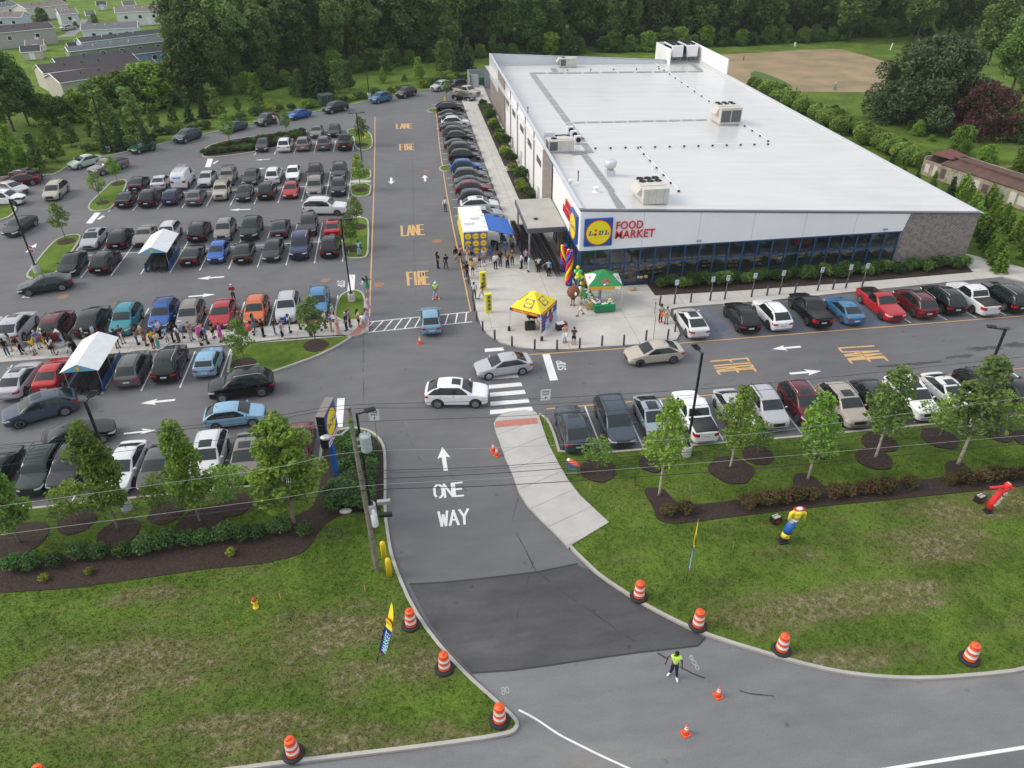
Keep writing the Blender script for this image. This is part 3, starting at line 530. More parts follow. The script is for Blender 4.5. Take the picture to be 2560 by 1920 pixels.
L(m9.outputs[2],b_.inputs['Base Color']); b_.inputs['Roughness'].default_value=.26; bp=node(t_,"ShaderNodeBump"); bp.inputs['Strength'].default_value=.05; bp.inputs['Distance'].default_value=.05; L(n.outputs['Fac'],bp.inputs['Height']); L(bp.outputs[0],b_.inputs['Normal'])
PAD=mat("walk_pad",(.30,.30,.31),.8,noise=.12,scale=4); COPE=mat("coping_metal",(.62,.64,.68),.35,.4); COPED=mat("coping_dark",(.13,.14,.16),.4,.5); BEIGE=mat("unit_beige",(.54,.52,.47),.55,noise=.06,scale=2); COIL=mat("coil_grey",(.10,.11,.12),.7,noise=.3,scale=30); GREYM=mat("canopy_grey",(.12,.13,.15),.5,.3)
XL,YF,XR,YB=15.3,63.9,56.15,146.0
def rtop(x): return 8.0-(x-XL)*(2.6/40.85)     # parapet line: high at the sign corner, low at the brick end
def deck(x,y):
    u_=(x-XL)/(57-XL); v_=(y-YF)/(YB-YF); return (7.75*(1-u_)+5.2*u_)*(1-v_)+(5.95*(1-u_)+5.2*u_)*v_
def onroof(t,x,y):
    z=6.3
    for _ in range(25): p=g(t,x,y,z); z=deck(*p)
    return (p[0],p[1],z)
store=thing('grocery_store',(35,100,0),label='large white flat-roofed grocery store with brick end, blue-framed glass front and round logo signs',cat='store')
def sb(m,name,mats,**k): # build in world coords, parent to store
    o=m.build(name,mats,**k); o.parent=store; o.matrix_parent_inverse=Matrix.Translation((-35,-100,0)); return o
def wallquad(m,a,b,z0a,z0b,z1a,z1b,mi=0,th=.3):
    m.quad((a[0],a[1],z0a),(b[0],b[1],z0b),(b[0],b[1],z1b),(a[0],a[1],z1a),mi)
# brick walls
m=MB(); XG=48.18
for a,b,za,zb in (((XG,YF),(XR,YF),rtop(XG),rtop(XR)),((XR,YF),(57.0,YB),rtop(XR),5.6),((57,YB),(16.4,YB),5.6,8.0),((16.4,YB),(15.97,122.3),8.0,8.0),((15.4,84.6),(15.36,78.6),8.0,8.0)):
    wallquad(m,a,b,0,0,za-.12,zb-.12)
for y_ in (92.0,99.6,107.4,115.3): m.box((XL+(y_-YF)*.0134+.0,y_,3.94),(.22,.34,7.88))
m.box((XG-.0,YF+.2,3),(.3,.4,5.6))
sb(m,'brick_wall',BRICK)
MB().box((52.3,YF-.06,.3),(7.9,.12,.62))
sb(MB().box((52.3,YF-.06,.32),(7.9,.12,.62)),'stone_base',PED)
m=MB()   # white west wall
def xw(y): return XL+(y-YF)*.0134
for a,b in ((YF,78.6),(84.6,122.3)): wallquad(m,(xw(b),b),(xw(a),a),0 if a>80 else 3.95,0 if a>80 else 3.95,7.9,7.9)
wallquad(m,(xw(78.6),78.6),(xw(76.5),76.5),0,0,3.96,3.96)
sb(m,'white_side_wall',FASC)
m=MB()   # fascia: a slab standing proud of the glazing
z0=3.98
pts=[(XL-.02,z0),(XG,z0),(XG+.35,rtop(XG)-.1),(XL-.02,7.9)]
y0,y1=YF-.05,YF+.35
f=[(x,y0,z) for x,z in pts]; bk=[(x,y1,z) for x,z in pts]
m.add(f+bk,[(0,1,2,3),(7,6,5,4),(0,4,5,1),(1,5,6,2),(2,6,7,3),(3,7,4,0)])
sb(m,'fascia',FASC)
for x_ in (21.35,26.9,32.3,37.6,42.9): sb(MB().box((x_,YF-.052,(z0+rtop(x_))/2),(.035,.01,rtop(x_)-z0-.2)),'panel_joint',mat("joint_grey",(.45,.46,.48),.6))
for x_ in (27,46.2): sb(MB().box((x_,YF-.14,4.3),(.42,.16,.16)),'flood_light',mat('fitting_grey',(.33,.34,.36),.5))
# coping
m=MB()
n_=12
for i in range(n_):
    xa=XL-.08+(XR-XL+.2)*i/n_; xb=XL-.08+(XR-XL+.2)*(i+1)/n_
    m.add([(xa,YF-.12,rtop(xa)-.12),(xb,YF-.12,rtop(xb)-.12),(xb,YF+.36,rtop(xb)-.12),(xa,YF+.36,rtop(xa)-.12),(xa,YF-.12,rtop(xa)),(xb,YF-.12,rtop(xb)),(xb,YF+.36,rtop(xb)),(xa,YF+.36,rtop(xa))],[(0,1,5,4),(4,5,6,7),(1,0,3,2),(3,7,6,2)])
sb(m,'front_coping',COPED)
m=MB()
def copeline(a,b,za,zb,w=.36):
    d=(Vector(b)-Vector(a)).normalized(); n=Vector((-d.y,d.x))*w/2
    q=[(a[0]-n.x,a[1]-n.y),(b[0]-n.x,b[1]-n.y),(b[0]+n.x,b[1]+n.y),(a[0]+n.x,a[1]+n.y)]; zz=(za,zb,zb,za)
    m.add([(p[0],p[1],z-.13) for p,z in zip(q,zz)]+[(p[0],p[1],z) for p,z in zip(q,zz)],[(4,5,6,7),(0,1,5,4),(1,2,6,5),(2,3,7,6),(3,0,4,7),(3,2,1,0)])
copeline((XL+.08,YF+.40),(16.45,YB),8.03,8.03); copeline((16.45,YB-.1),(50,YB-.1),8.0,6.0); copeline((56.1,YF+.4),(56.95,YB-.2),5.43,5.65)
sb(m,'coping',COPE)
m=MB()   # inner parapet faces
m.quad((XL+.26,YF+.36,4),(XL+.26,YF+.36,7.9),(16.27,YB,7.9),(16.27,YB,4)); m.quad((16.4,YB-.28,4),(16.4,YB-.28,7.9),(50,YB-.28,5.95),(50,YB-.28,4))
m.quad((XL,YF+.36,rtop(XL)-.1),(XR,YF+.36,rtop(XR)-.1),(XR,YF+.36,4),(XL,YF+.36,4)); m.quad((55.92,YF,4),(56.77,YB,4),(56.77,YB,5.55),(55.92,YF,5.35))
sb(m,'parapet',mat('parapet_membrane',(.60,.62,.66),.35))
m=MB(); N=10; vs=[];fs=[]
for i in range(N+1):
    for j in range(N+1):
        x_=15.4+(56.8-15.4)*i/N; y_=64.1+(145.9-64.1)*j/N; vs.append((x_,y_,deck(x_,y_)-.0))
for i in range(N):
    for j in range(N): a=i*(N+1)+j; fs.append((a,a+N+1,a+N+2,a+1))
m.add(vs,fs); sb(m,'roof',ROOF)
m=MB()
def padq(t,q,dz=.03):
    P=[Vector(onroof(t,*p)) for p in q]; K=10
    for k in range(K):
        g_=.006; a=k/K+g_; b=(k+1)/K-g_
        A=P[0].lerp(P[3],a);B=P[1].lerp(P[2],a);C_=P[1].lerp(P[2],b);D_=P[0].lerp(P[3],b)
        m.quad(*[(v.x,v.y,deck(v.x,v.y)+dz) for v in (A,B,C_,D_)])
padq('t20',[(152,642),(204,642),(716,1328),(655,1330)]); padq('t20',[(145,640),(145,628),(1660,612),(1660,622)],.05); padq('t20',[(330,590),(380,590),(405,628),(355,628)])
padq('t20',[(524,1068),(516,1054),(1685,1030),(1690,1043)]); padq('t20',[(592,1336),(655,1336),(895,1659),(835,1659)],.034); padq('t21',[(830,2),(880,2),(985,140),(905,142)]); padq('t20',[(1535,552),(1580,552),(1650,608),(1600,608)]); padq('t20',[(520,1345),(508,1312),(640,1306),(655,1328)],.06)
sb(m,'walk_pads',PAD)
for y0_,z0_ in ((101.5,5.35),(94.2,5.35),(86.6,5.35),(110.0,5.4),(117.6,5.4)):
    wf_=sb(MB().box((xw(y0_+1.5)-.02,y0_+1.5,z0_),(.10,2.9,.75)),'window_frame',COPED)
    for k in range(3):
        w0=MB().box((xw(y0_+1.5)-.08,y0_+.6+k*.95,z0_),(.03,.84,.62)); sb(w0,'window',GLASS)
for y_ in (103.5,88): sb(MB().box((xw(y_)-.05,y_,1.15),(.1,1.1,2.1)),'side_door',mat('door_grey',(.5,.51,.53),.5))
# storefront
m=MB(); bays=[XL+.1+i*(XG-XL-.3)/22 for i in range(23)]
for i,x_ in enumerate(bays): m.box((x_,YF+.02,2.0),(.11,.16,3.96))
for z_ in (.12,2.34,3.9): m.box(((bays[0]+bays[-1])/2,YF+.02,z_),(bays[-1]-bays[0],.13,.12 if z_>1 else .22))
for i in range(9):
    y_=YF+.1+i*1.55; m.box((XL+.02,y_,2.0),(.15,.11,3.96))
for z_ in (.12,2.34,3.9): m.box((XL+.02,YF+.1+6.2,z_),(.12,12.4,.12 if z_>1 else .22))
m.box((XL+.05,YF+.02,2),(.32,.3,3.96))
sb(m,'storefront_frame',FBLUE)
for i in range(22):
    for z0_,z1_ in ((.2,2.3),(2.4,3.86)):
        a,b=bays[i]+.05,bays[i+1]-.05; q=MB().quad((a,YF+.05,z0_),(b,YF+.05,z0_),(b,YF+.05,z1_),(a,YF+.05,z1_)); sb(q,'window',GLASS)
for i in range(8):
    a=YF+.15+i*1.55; q=MB().quad((XL+.04,a+1.45,.2),(XL+.04,a,.2),(XL+.04,a,3.86),(XL+.04,a+1.45,3.86)); sb(q,'window',GLASS)
# interior seen through the glass
m=MB(); m.quad((XL+.3,YF+.3,.16),(XG,YF+.3,.16),(XG,76.3,.16),(XL+.3,76.3,.16)); sb(m,'shop_floor',mat('shop_floor',(.22,.22,.21),.25))
m=MB(); m.quad((XL+.3,76.2,0),(XG,76.2,0),(XG,76.2,4),(XL+.3,76.2,4)); m.quad((XL+.3,YF+.3,3.97),(XL+.3,76,3.97),(XG,76,3.97),(XG,YF+.3,3.97)); m.quad((XG-.2,YF+.3,0),(XG-.2,76,0),(XG-.2,76,4),(XG-.2,YF+.3,4)); sb(m,'interior_wall',mat('interior_dark',(.34,.34,.32),.9))
SHELFC=[mat('goods_%s'%k,c,.6) for k,c in (('green',(.08,.28,.07)),('orange',(.5,.2,.04)),('red',(.4,.05,.04)),('cream',(.5,.45,.33)),('yellow',(.6,.45,.05)),('teal',(.04,.30,.42)))]
for i in range(15):
    x_=17.5+i*1.1+random.uniform(-.2,.2) if i<6 else 24+(i-6)*2.6
    s=thing('produce_shelf',(x_,YF+1.6+random.uniform(0,1.5),.16),0,['shelf of green and orange produce behind the glass near the sign corner','shelf of goods behind the shop window'][i>5],'shelf','shelves seen through the shop windows')
    m=MB(); m.box((0,0,.7),(1.0,.5,1.4)); m.build('shelf_body',BLACKP,s)
    m=MB()
    for r_ in range(3):
        for c_ in range(5): m.box((-.4+.2*c_,-.22,.4+.4*r_),(.17,.16,.2),(c_+r_+i)%5)
    m.build('goods',SHELFC[:5],s)
    s['label']='shelf of colourful goods behind the store glass, number %s from its sign corner'%(['one','two','three','four','five','six','seven','eight','nine','ten','eleven','twelve','thirteen','fourteen','fifteen'][i])
# ---------------------------------------------------------------- letter helper
def textmesh(txt,size=1,extrude=.03,off=.0,shear=0,space=1,align='LEFT'):
    cu=bpy.data.curves.new('t','FONT'); cu.body=txt; cu.size=size; cu.extrude=extrude; cu.offset=off; cu.shear=shear; cu.space_character=space; cu.align_x=align; cu.resolution_u=3
    o=bpy.data.objects.new('t',cu); C.objects.link(o); bpy.context.view_layer.update()
    me=bpy.data.meshes.new_from_object(o.evaluated_get(bpy.context.evaluated_depsgraph_get())); bpy.data.objects.remove(o); me.materials.clear(); return me
def fitted(me,w,h):   # scale so that bounds are 0..w, 0..h
    co=np.array([v.co[:] for v in me.vertices]); mn=co.min(0); mx_=co.max(0)
    for v in me.vertices: v.co.x=(v.co.x-mn[0])*w/(mx_[0]-mn[0]); v.co.y=(v.co.y-mn[1])*h/(mx_[1]-mn[1])
    return me
def place(me,name,mt,parent,origin,right,up,local=True):
    me.materials.clear(); me.materials.append(mt); right=Vector(right).normalized(); up=Vector(up).normalized(); nrm=right.cross(up)
    M=Matrix((right,up,nrm)).transposed().to_4x4(); M.translation=Vector(origin); me.transform(M); o=put(name,me)
    if parent is store: o.parent=store; o.matrix_parent_inverse=Matrix.Translation((-35,-100,0))
    elif parent: o.parent=parent
    return o
LBLUE=mat('logo_blue',(.012,.085,.33),.4); LYEL=mat('logo_yellow',(.86,.70,.015),.4); LRED=mat('logo_red',(.62,.018,.03),.4)
def logo(parent,origin,right,up,s,nm='logo_sign',square=True,th=.25,wm=1.0,bluem=None,letters=True):
    """blue square, red ring, yellow disc, LiDL lettering; origin = lower left corner of an s x s square"""
    R_=Vector(right).normalized();U_=Vector(up).normalized();N_=R_.cross(U_); O=Vector(origin)
    M=Matrix((R_,U_,N_)).transposed().to_4x4(); M.translation=O
    out=[]
    def part(m,n,mt,par):
        me=m.mesh(n,mt); me.transform(M); o=put(n,me)
        if par is store: o.parent=store; o.matrix_parent_inverse=Matrix.Translation((-35,-100,0))
        elif par: 
            o.parent=par
            if par.parent is store: o.matrix_parent_inverse=Matrix.Translation((-35,-100,0))@Matrix.Translation((35,100,0))
        return o
    base=None
    if square: base=part(MB().box((s/2*wm,s/2,th/2),(s*wm,s,th)),nm,bluem or LBLUE,parent)
    else: base=part(MB().add([(s/2+s*.5*cos(2*pi*k/28),s/2+s*.5*sin(2*pi*k/28),th) for k in range(28)],[tuple(range(28))]),nm,LRED,parent)
    P=base
    for r_,mt,z_,n in ((.47,LRED,th+.006,'ring'),(.435,LYEL,th+.012,'disc')):
        m=MB(); m.add([(s/2*wm+s*wm*r_*cos(2*pi*k/40),s/2+s*r_*sin(2*pi*k/40),z_) for k in range(40)],[tuple(range(40))]); part(m,n,mt,P)
    if letters:
        zt=th+.02
        m=MB()   # slab-serif L D L
        def bx(x0,y0,x1,y1): m.add([(x0*s*wm,y0*s,zt),(x1*s*wm,y0*s,zt),((x1+.025)*s*wm,y1*s,zt),((x0+.025)*s*wm,y1*s,zt)],[(0,1,2,3)])
        for x0 in (.13,.70):
            bx(x0+.03,.42,x0+.08,.56); bx(x0,.415,x0+.17,.445); bx(x0+.01,.545,x0+.11,.57); bx(x0+.13,.44,x0+.165,.49)
        x0=.48; bx(x0+.03,.42,x0+.08,.56); bx(x0,.415,x0+.13,.445); bx(x0+.01,.545,x0+.14,.57); bx(x0+.125,.43,x0+.175,.56)
        part(m,'letters',LBLUE,P)
        m=MB(); c=(.385*s*wm,.43*s)
        m.add([(c[0]+a*s*wm,c[1]+b*s,zt) for a,b in ((0,-.06),(.07,.01),(0,.08),(-.07,.01))],[(0,1,2,3)])
        m.add([(c[0]+.01*s+.045*s*wm*cos(2*pi*k/16),c[1]+.165*s+.045*s*sin(2*pi*k/16),zt) for k in range(16)],[tuple(range(16))]); part(m,'red_i',LRED,P)
    return base
# front sign and words
logo(store,(15.66,YF-.06,4.48),(1,0,0),(0,0,1),2.67)
for wd,x0,z0_,w_,h_ in (('FOOD',18.72,5.93,2.55,.78),('MARKET',18.68,5.02,3.85,.78)):
    place(fitted(textmesh(wd,1,.05,.006,.04,1.04),w_,h_),'sign_word',LRED,store,(x0,YF-.12,z0_),(1,0,0.0 if 1 else 0),(0,0,1))
# side sign (west wall)
logo(store,(XL-.0,67.4,4.30),(0,-1,0),(0,0,1),2.75)
for wd,y0_,z0_,w_,h_ in (('FOOD',70.2,6.2,2.3,.78),('MARKET',71.3,5.3,3.5,.78)):
    place(fitted(textmesh(wd,1,.05,.006,.04,1.04),w_,h_),'sign_word',LRED,store,(XL-.08,y0_+.1,z0_-.1),(0,-1,0),(0,0,1))
# canopy over the cart rows
m=MB(); m.box((13.35,74.5,3.72),(4.1,8.8,.5)); sb(m,'canopy',GREYM)
m=MB(); m.box((13.35,74.5,3.985),(3.9,8.6,.03)); sb(m,'canopy_roof',KERB)
for y_ in (70.5,78.4): sb(MB().box((11.6,y_,1.8),(.16,.16,3.5)),'canopy_post',STEEL)
m=MB(); m.box((15.15,72.0,1.9),(.5,1.2,3.4)); sb(m,'canopy_pier',wallmat('pier_tile',((.24,.17,.12),(.3,.22,.16),(.2,.15,.12)),(.12,.1,.09),sc=.6))
p=MB().ball((0,0,0),.26,6,sc=(1,1,.45)).build('roof_drain',BLACKM); p.parent=store; p.matrix_parent_inverse=Matrix.Translation((-35,-100,0)); p.location=(12.6,72.6,4.05)
# mechanical screen on the back right corner
m=MB()
for a,b in (((50.35,144.3),(50.0,152.1)),((50.0,152.3),(57.2,152.3)),((57.28,152.3),(56.97,132.7))):
    d=(Vector(b)-Vector(a)).normalized(); n=Vector((-d.y,d.x))*.1; q=[(a[0]-n.x,a[1]-n.y),(b[0]-n.x,b[1]-n.y),(b[0]+n.x,b[1]+n.y),(a[0]+n.x,a[1]+n.y)]; m.prism(q,4.6 if a[1]<150 or b[1]<140 else 0,8.05)
sb(m,'mechanical_screen',FASC); sb(MB().quad((50,145.5,5.32),(57.2,145.5,5.32),(57.2,152.2,5.32),(50,152.2,5.32)),'rear_roof',ROOF); sb(MB().quad((50,152.2,0),(50,146,0),(50,146,5.3),(50,152.2,5.3)),'rear_bay_wall',FASC)
# ---------------------------------------------------------------- rooftop equipment
def fanring(m,c,r,mi,mj):
    m.lathe([(r,0),(r,.06),(r*.9,.06),(r*.9,.0)],c,16,mj); m.add([(c[0]+r*.88*cos(2*pi*k/16),c[1]+r*.88*sin(2*pi*k/16),c[2]+.02) for k in range(16)],[tuple(range(16))],mi)
    for k in range(2): m.box((c[0],c[1],c[2]+.05),(r*1.7,.05,.02),mj,rz=k*pi/2)
def rooftop_unit(loc,sx,sy,sz,nf,label,hood=True,coil='v',rz=0):
    o=thing('rooftop_unit',loc,rz,label,'air conditioner','rooftop air conditioning units')
    m=MB(); m.box((0,0,.12),(sx*.92,sy*.92,.24)); m.build('roof_curb',STEEL,o)
    m=MB(); m.box((0,0,.24+sz/2),(sx,sy,sz)); m.box((0,sy*.02,.24+sz+.03),(sx+.08,sy*.5,.06))
    for k in range(3): m.box((-sx*.3+k*sx*.3,-sy/2-.012,.24+sz*.5),(sx*.012,.02,sz*.9),1)
    m.build('cabinet',[BEIGE,STEEL],o)
    m=MB(); r=.36
    for i in range(nf): fanring(m,((i%3-1)*sx*.31 if nf>1 else -sx*.25,(sy*.12+(i//3)*sy*.26) if nf>1 else 0,.24+sz+.06),r,0,1)
    m.build('fans',[DARK,BLACKM],o)
    m=MB().box((sx/2+.01,0,.24+sz*.5),(.02,sy*.6,sz*.5))
    if coil=='v':
        for k in (-1,1): m.box((k*sx*.24,-sy/2-.02,.24+sz*.48),(sx*.42,.03,sz*.72))
    elif coil: m.box((-sx/2-.02,0,.24+sz*.5),(.03,sy*.8,sz*.8)); m.box((-sx*.3,-sy/2-.02,.24+sz*.5),(sx*.3,.03,sz*.8))
    m.build('coil_panel',COIL,o)
    if hood: m=MB(); m.add([(-sx/2,-sy*.3,.24+sz),(-sx/2,sy*.3,.24+sz),(-sx/2-.5,sy*.3,.24+sz*.55),(-sx/2-.5,-sy*.3,.24+sz*.55),(-sx/2,-sy*.3,.24+sz*.4),(-sx/2,sy*.3,.24+sz*.4)],[(0,3,2,1),(3,4,5,2),(0,4,3),(1,2,5)]); m.build('intake_hood',BEIGE,o)
    return o
p=onroof('t21',1240,110); rooftop_unit((23.1,67.9,deck(23,68)-.1),2.5,3.6,1.45,6,'beige rooftop unit with six round fans nearest the front parapet',coil=None)
p=onroof('t20',1840,1060); rooftop_unit(p,3.0,3.4,2.1,6,'tall beige rooftop unit with slanted coil grilles in the middle of the right roof half')
p=onroof('t20',425,1325); rooftop_unit((p[0],p[1]+.8,p[2]),3.0,1.7,1.2,1,'low beige rooftop unit with one fan beside the west parapet',coil='s',hood=False)
p=onroof('t20',485,585); rooftop_unit((p[0],p[1]+.8,p[2]),3.2,1.9,1.35,1,'low beige rooftop unit near the back parapet',coil='s')
for k,(x_,y_) in enumerate(((500,1160),(532,1200),(562,1245))):
    o=thing('condenser_unit',onroof('t20',x_,y_),0,'small white condenser box on the roof, %s of three beside the grey walk pad'%('farthest','middle','nearest')[k],'condenser','small roof condensers')
    MB().box((0,0,.55),(.8,.4,.9)).box((0,0,.06),(.7,.5,.12),1).build('casing',[WHITEP,STEEL],o); m=MB(); fanring(m,(0,0,0),.3,0,1); me=m.mesh('fan',[DARK,BLACKM]); me.transform(Matrix.Translation((.1,-.21,.55))@Matrix.Rotation(radians(90),4,'X')); put('fan',me,o)
p=onroof('t20',560,1195); o=thing('pipe_rack',p,0,'black pipe rack feeding the small roof condensers','pipe rack'); MB().tube([(-3,.4,.35),(-1.5,.5,.35),(0,-.5,.35),(.6,-1.4,.3)],.09,6).tube([(-2.5,.4,.35),(-2.5,.4,0)],.05).tube([(0,-.5,.3),(0,-.5,0)],.05).build('pipes',BLACKM,o); MB().box((-3.4,.3,.45),(1.2,.9,.8)).build('duct_box',COPE,o)
p=onroof('t20',845,1515); o=thing('exhaust_fan',p,0,'white mushroom exhaust fan on a square roof base','exhaust fan'); MB().box((0,0,.3),(.9,.9,.6)).build('base',COPE,o); MB().lathe([(.35,.6),(.36,.85),(.62,.95),(.66,1.5),(.5,1.62),(.0,1.66)],n=20).build('fan_housing',COPE,o,smooth=True)
for k,(t,x_,y_,h_,r_,c_,lb) in enumerate((('t20',137,985,.9,.05,BLACKM,'thin dark vent pipe near the upper left roof edge'),('t20',570,1575,1.1,.05,BLACKM,'thin dark vent pipe left of the mushroom exhaust fan'),('t20',505,1600,.5,.14,WHITEP,'short white vent stack by the left roof edge'),('t20',725,1659,.45,.18,WHITEP,'short white vent stack near the front roof edge'),('t20',1215,1465,.5,.07,WHITEP,'slim white vent pipe beside the dotted roof pipe'))):
    o=thing('vent_pipe',onroof(t,x_,y_),0,lb,'vent pipe','roof vent pipes'); MB().tube([(0,0,0),(0,0,h_)],r_,10).lathe([(r_*1.6,h_-.1),(r_*1.6,h_+.06),(0,h_+.12)],n=10).build('stack',c_,o); MB().lathe([(r_*2.4,0),(r_*1.2,.12)],n=12).build('flashing',WHITEP,o)
for k,(q,n,lb) in enumerate(((([(1225,548),(1770,925)]),11,'thin pipe on black blocks crossing the back half of the roof'),([(1950,1052),(2212,1225)],5,'thin pipe on black blocks right of the tall roof unit'),([(1090,1282),(1440,1659)],7,'thin pipe on black blocks running towards the front parapet'),([(720,1288),(2212,1252)],13,'thin pipe on black blocks crossing the roof from side to side'),([(480,610),(1270,598)],5,'thin pipe on black blocks along the back parapet'))):
    P=[Vector(onroof('t20',*v)) for v in q]; o=thing('roof_pipe',P[0],0,lb,'pipe','roof pipes')
    L_=[P[0].lerp(P[1],i/(n-1)) for i in range(n)]; L_=[Vector((v.x,v.y,deck(v.x,v.y)))-P[0] for v in L_]
    MB().tube([v+Vector((0,0,.24)) for v in L_],.035,6).build('pipe',WHITEP,o)
    m=MB()
    for v in L_: m.box((v.x,v.y,v.z+.1),(.22,.18,.16))
    m.build('blocks',BLACKP,o)
for k,(x_,y_) in enumerate(((1440,500),(1600,505))):
    o=thing('chiller',((52.5,55.4)[k],149.2,5.32),0,'white chiller with dark V-shaped coil behind the roof screen, %s one'%('left','right')[k],'chiller','chillers in the roof screen')
    m=MB(); m.box((0,-2.3,1.9),(2.0,.9,1.9)); m.box((0,.4,2.75),(2.2,4.8,.2)); m.build('cabinet',WHITEP,o)
    m=MB()
    for s in (-1,1): m.add([(s*1.05,-1.8,2.65),(s*1.05,2.7,2.65),(s*.5,2.7,1.1),(s*.5,-1.8,1.1)],[(0,1,2,3)])
    m.build('coil',DARK,o)
    m=MB()
    for i in range(4):
        for s in (-.5,.5): m.lathe([(.42,0),(.42,.22),(.36,.22),(.36,.02)],(s,-1.2+i*1.15,2.85),14)
    m.build('fans',BLACKM,o)
    m=MB()
    for y_ in (-2.3,-.6,1.2,2.6):
        for s in (-.8,.8): m.box((s,y_,.5),(.1,.1,1.0))
    m.box((0,.3,.95),(1.9,5.4,.12)); m.build('support_frame',STEEL,o)
# ================================================================= CARS
DG=lambda: bpy.context.evaluated_depsgraph_get()
def evalmesh(me,mods,name):
    o=bpy.data.objects.new('tmp',me); C.objects.link(o)
    for k,a in mods:
        md=o.modifiers.new(k,k)
        for n_,v_ in a.items(): setattr(md,n_,v_)
    bpy.context.view_layer.update()
    r=bpy.data.meshes.new_from_object(o.evaluated_get(DG())); r.name=name; bpy.data.objects.remove(o); return r
def carbody(name,L,W,H,zn,zh,xc,xr,xq,xg,zd,zt=None,wt=.74,belt=None,box=0,bed=None,zl=.24,wb=None):
    """side profile: nose height zn, cowl height zh at xc, roof from xr to xq, rear glass foot at xg with deck height zd"""
    l=L/2; w=W/2; belt=belt or (zh+zd)/2-.06; zt=zt or zd
    S_=[]   # x, width factor, belt z, top z, cabin?
    S_.append((l-.03,.80,zn-.16,zn-.12,0)); S_.append((l-.16,.90,zn-.05,zn,0)); S_.append((l-.55,.97,(zn+belt)/2-.02,zn+(zh-zn)*.35,0)); S_.append(((l-.55+xc)/2,.99,belt-.03,zn+(zh-zn)*.8,0)); S_.append((xc+.06,1,belt,zh,0)); S_.append((xc-.02,1,belt,zh+.02,1))
    S_.append((xr,1,belt,H-.05,2)); S_.append(((xr+xq)/2,1,belt+.01,H,2)); S_.append((xq,1,belt+.02,H-.04-.02*(1-box),2))
    S_.append((xg+.02,1,belt+.02,zd+.03,1)); S_.append((xg-.06,.99,min(belt+.03,zd),zd,0))
    if xg-.3>-l+.3: S_.append(((xg-.06-l+.2)/2,.98,min(belt+.03,zd),(zd+zt)/2,0))
    S_.append((-l+.14,.94,zt-.06,zt,0)); S_.append((-l+.03,.84,zt-.22,zt-.16,0))
    rings=[]
    for x,f,zb,ztp,c in S_:
        W_=w*f; e=.10 if abs(x)>l-.2 else 0
        if c==2: top=[(W_*.94,zb+.03),(w*wt+.03,ztp-.10),(w*wt-.06,ztp-.01),(w*.32,ztp+.02)]
        elif c==1: top=[(W_*.95,zb+.01),(W_*.90,ztp-.01),(W_*.80,ztp),(w*.32,ztp+.015)]
        else: top=[(W_*.95,zb+.02),(W_*.88,ztp-.015),(W_*.74,ztp),(W_*.3,ztp+.02)]
        prof=[(W_*.90,zl+e),(W_*.985,zl+.07+e),(W_,(zl+zb)*.52),(W_*.985,zb-.06)]+top+[(0,top[-1][1]+.005)]
        rings.append([(x,y,z) for y,z in prof])
    n=len(rings[0]); vs=[];R_=[]
    for r in rings:
        idx=[]
        for p in r: vs.append(p); idx.append(len(vs)-1)
        for p in r[-2::-1]: vs.append((p[0],-p[1],p[2])); idx.append(len(vs)-1)
        R_.append(idx)
    k=len(R_[0]); fs=[]
    for a,b in zip(R_[:-1],R_[1:]):
        for i in range(k): fs.append((a[i],a[(i+1)%k],b[(i+1)%k],b[i]))
    for idx,fl in ((R_[0],0),(R_[-1],1)):
        for i in range((k-1)//2):
            j=k-1-i
            q=(idx[i],idx[i+1],idx[j-1],idx[j]) if j-1!=i+1 else (idx[i],idx[i+1],idx[j])
            fs.append(q if fl else q[::-1])
    me=bpy.data.meshes.new(name); me.from_pydata(vs,[],fs); bm=bmesh.new(); bm.from_mesh(me); bmesh.ops.recalc_face_normals(bm,faces=bm.faces)
    cl=bm.edges.layers.float.new('crease_edge')
    if box:
        for e in bm.edges:
            a,b=e.verts
            if abs(a.co.z-b.co.z)<.12 and abs(a.co.x-b.co.x)>.1 and a.co.z>H-.25: e[cl]=box
    for e in bm.edges:
        if max(v.co.z for v in e.verts)<zl+.12: e[cl]=.6
    bm.to_mesh(me); bm.free(); me.materials.append(PAINT); me.materials.append(DARK)
    wb=wb or L*.585; r=.42 if H>1.6 else .39; cut=MB(); xf=wb/2+ (.08 if bed else .02); xrw=xf-wb; wz=r-.04
    for x in (xf,xrw): cut.lathe([(r,-W),(r,W)],n=26,m=1,M=Matrix.Translation((x,0,wz))@Matrix.Rotation(pi/2,4,'X'))
    if bed: cut.box(((bed[0]+bed[1])/2,0,zt+.3-.28),(bed[1]-bed[0],W*.80,.6+.5),1)
    cm=cut.mesh('cut',[PAINT,DARK]); co=bpy.data.objects.new('cut',cm); C.objects.link(co)
    full=evalmesh(me,[('SUBSURF',dict(levels=2,render_levels=2))],name+'_solid')
    bv=BVHTree.FromPolygons([v.co for v in full.vertices],[tuple(p.vertices) for p in full.polygons])
    body=evalmesh(me,[('SUBSURF',dict(levels=2,render_levels=2)),('BOOLEAN',dict(operation='DIFFERENCE',object=co,solver='EXACT'))],name+'_body')
    bpy.data.objects.remove(co)
    for p in body.polygons: p.use_smooth=True
    if len(body.materials)<2:
        body.materials.clear(); body.materials.append(PAINT); body.materials.append(DARK)
    return body,bv,(xf,xrw,wz,r)
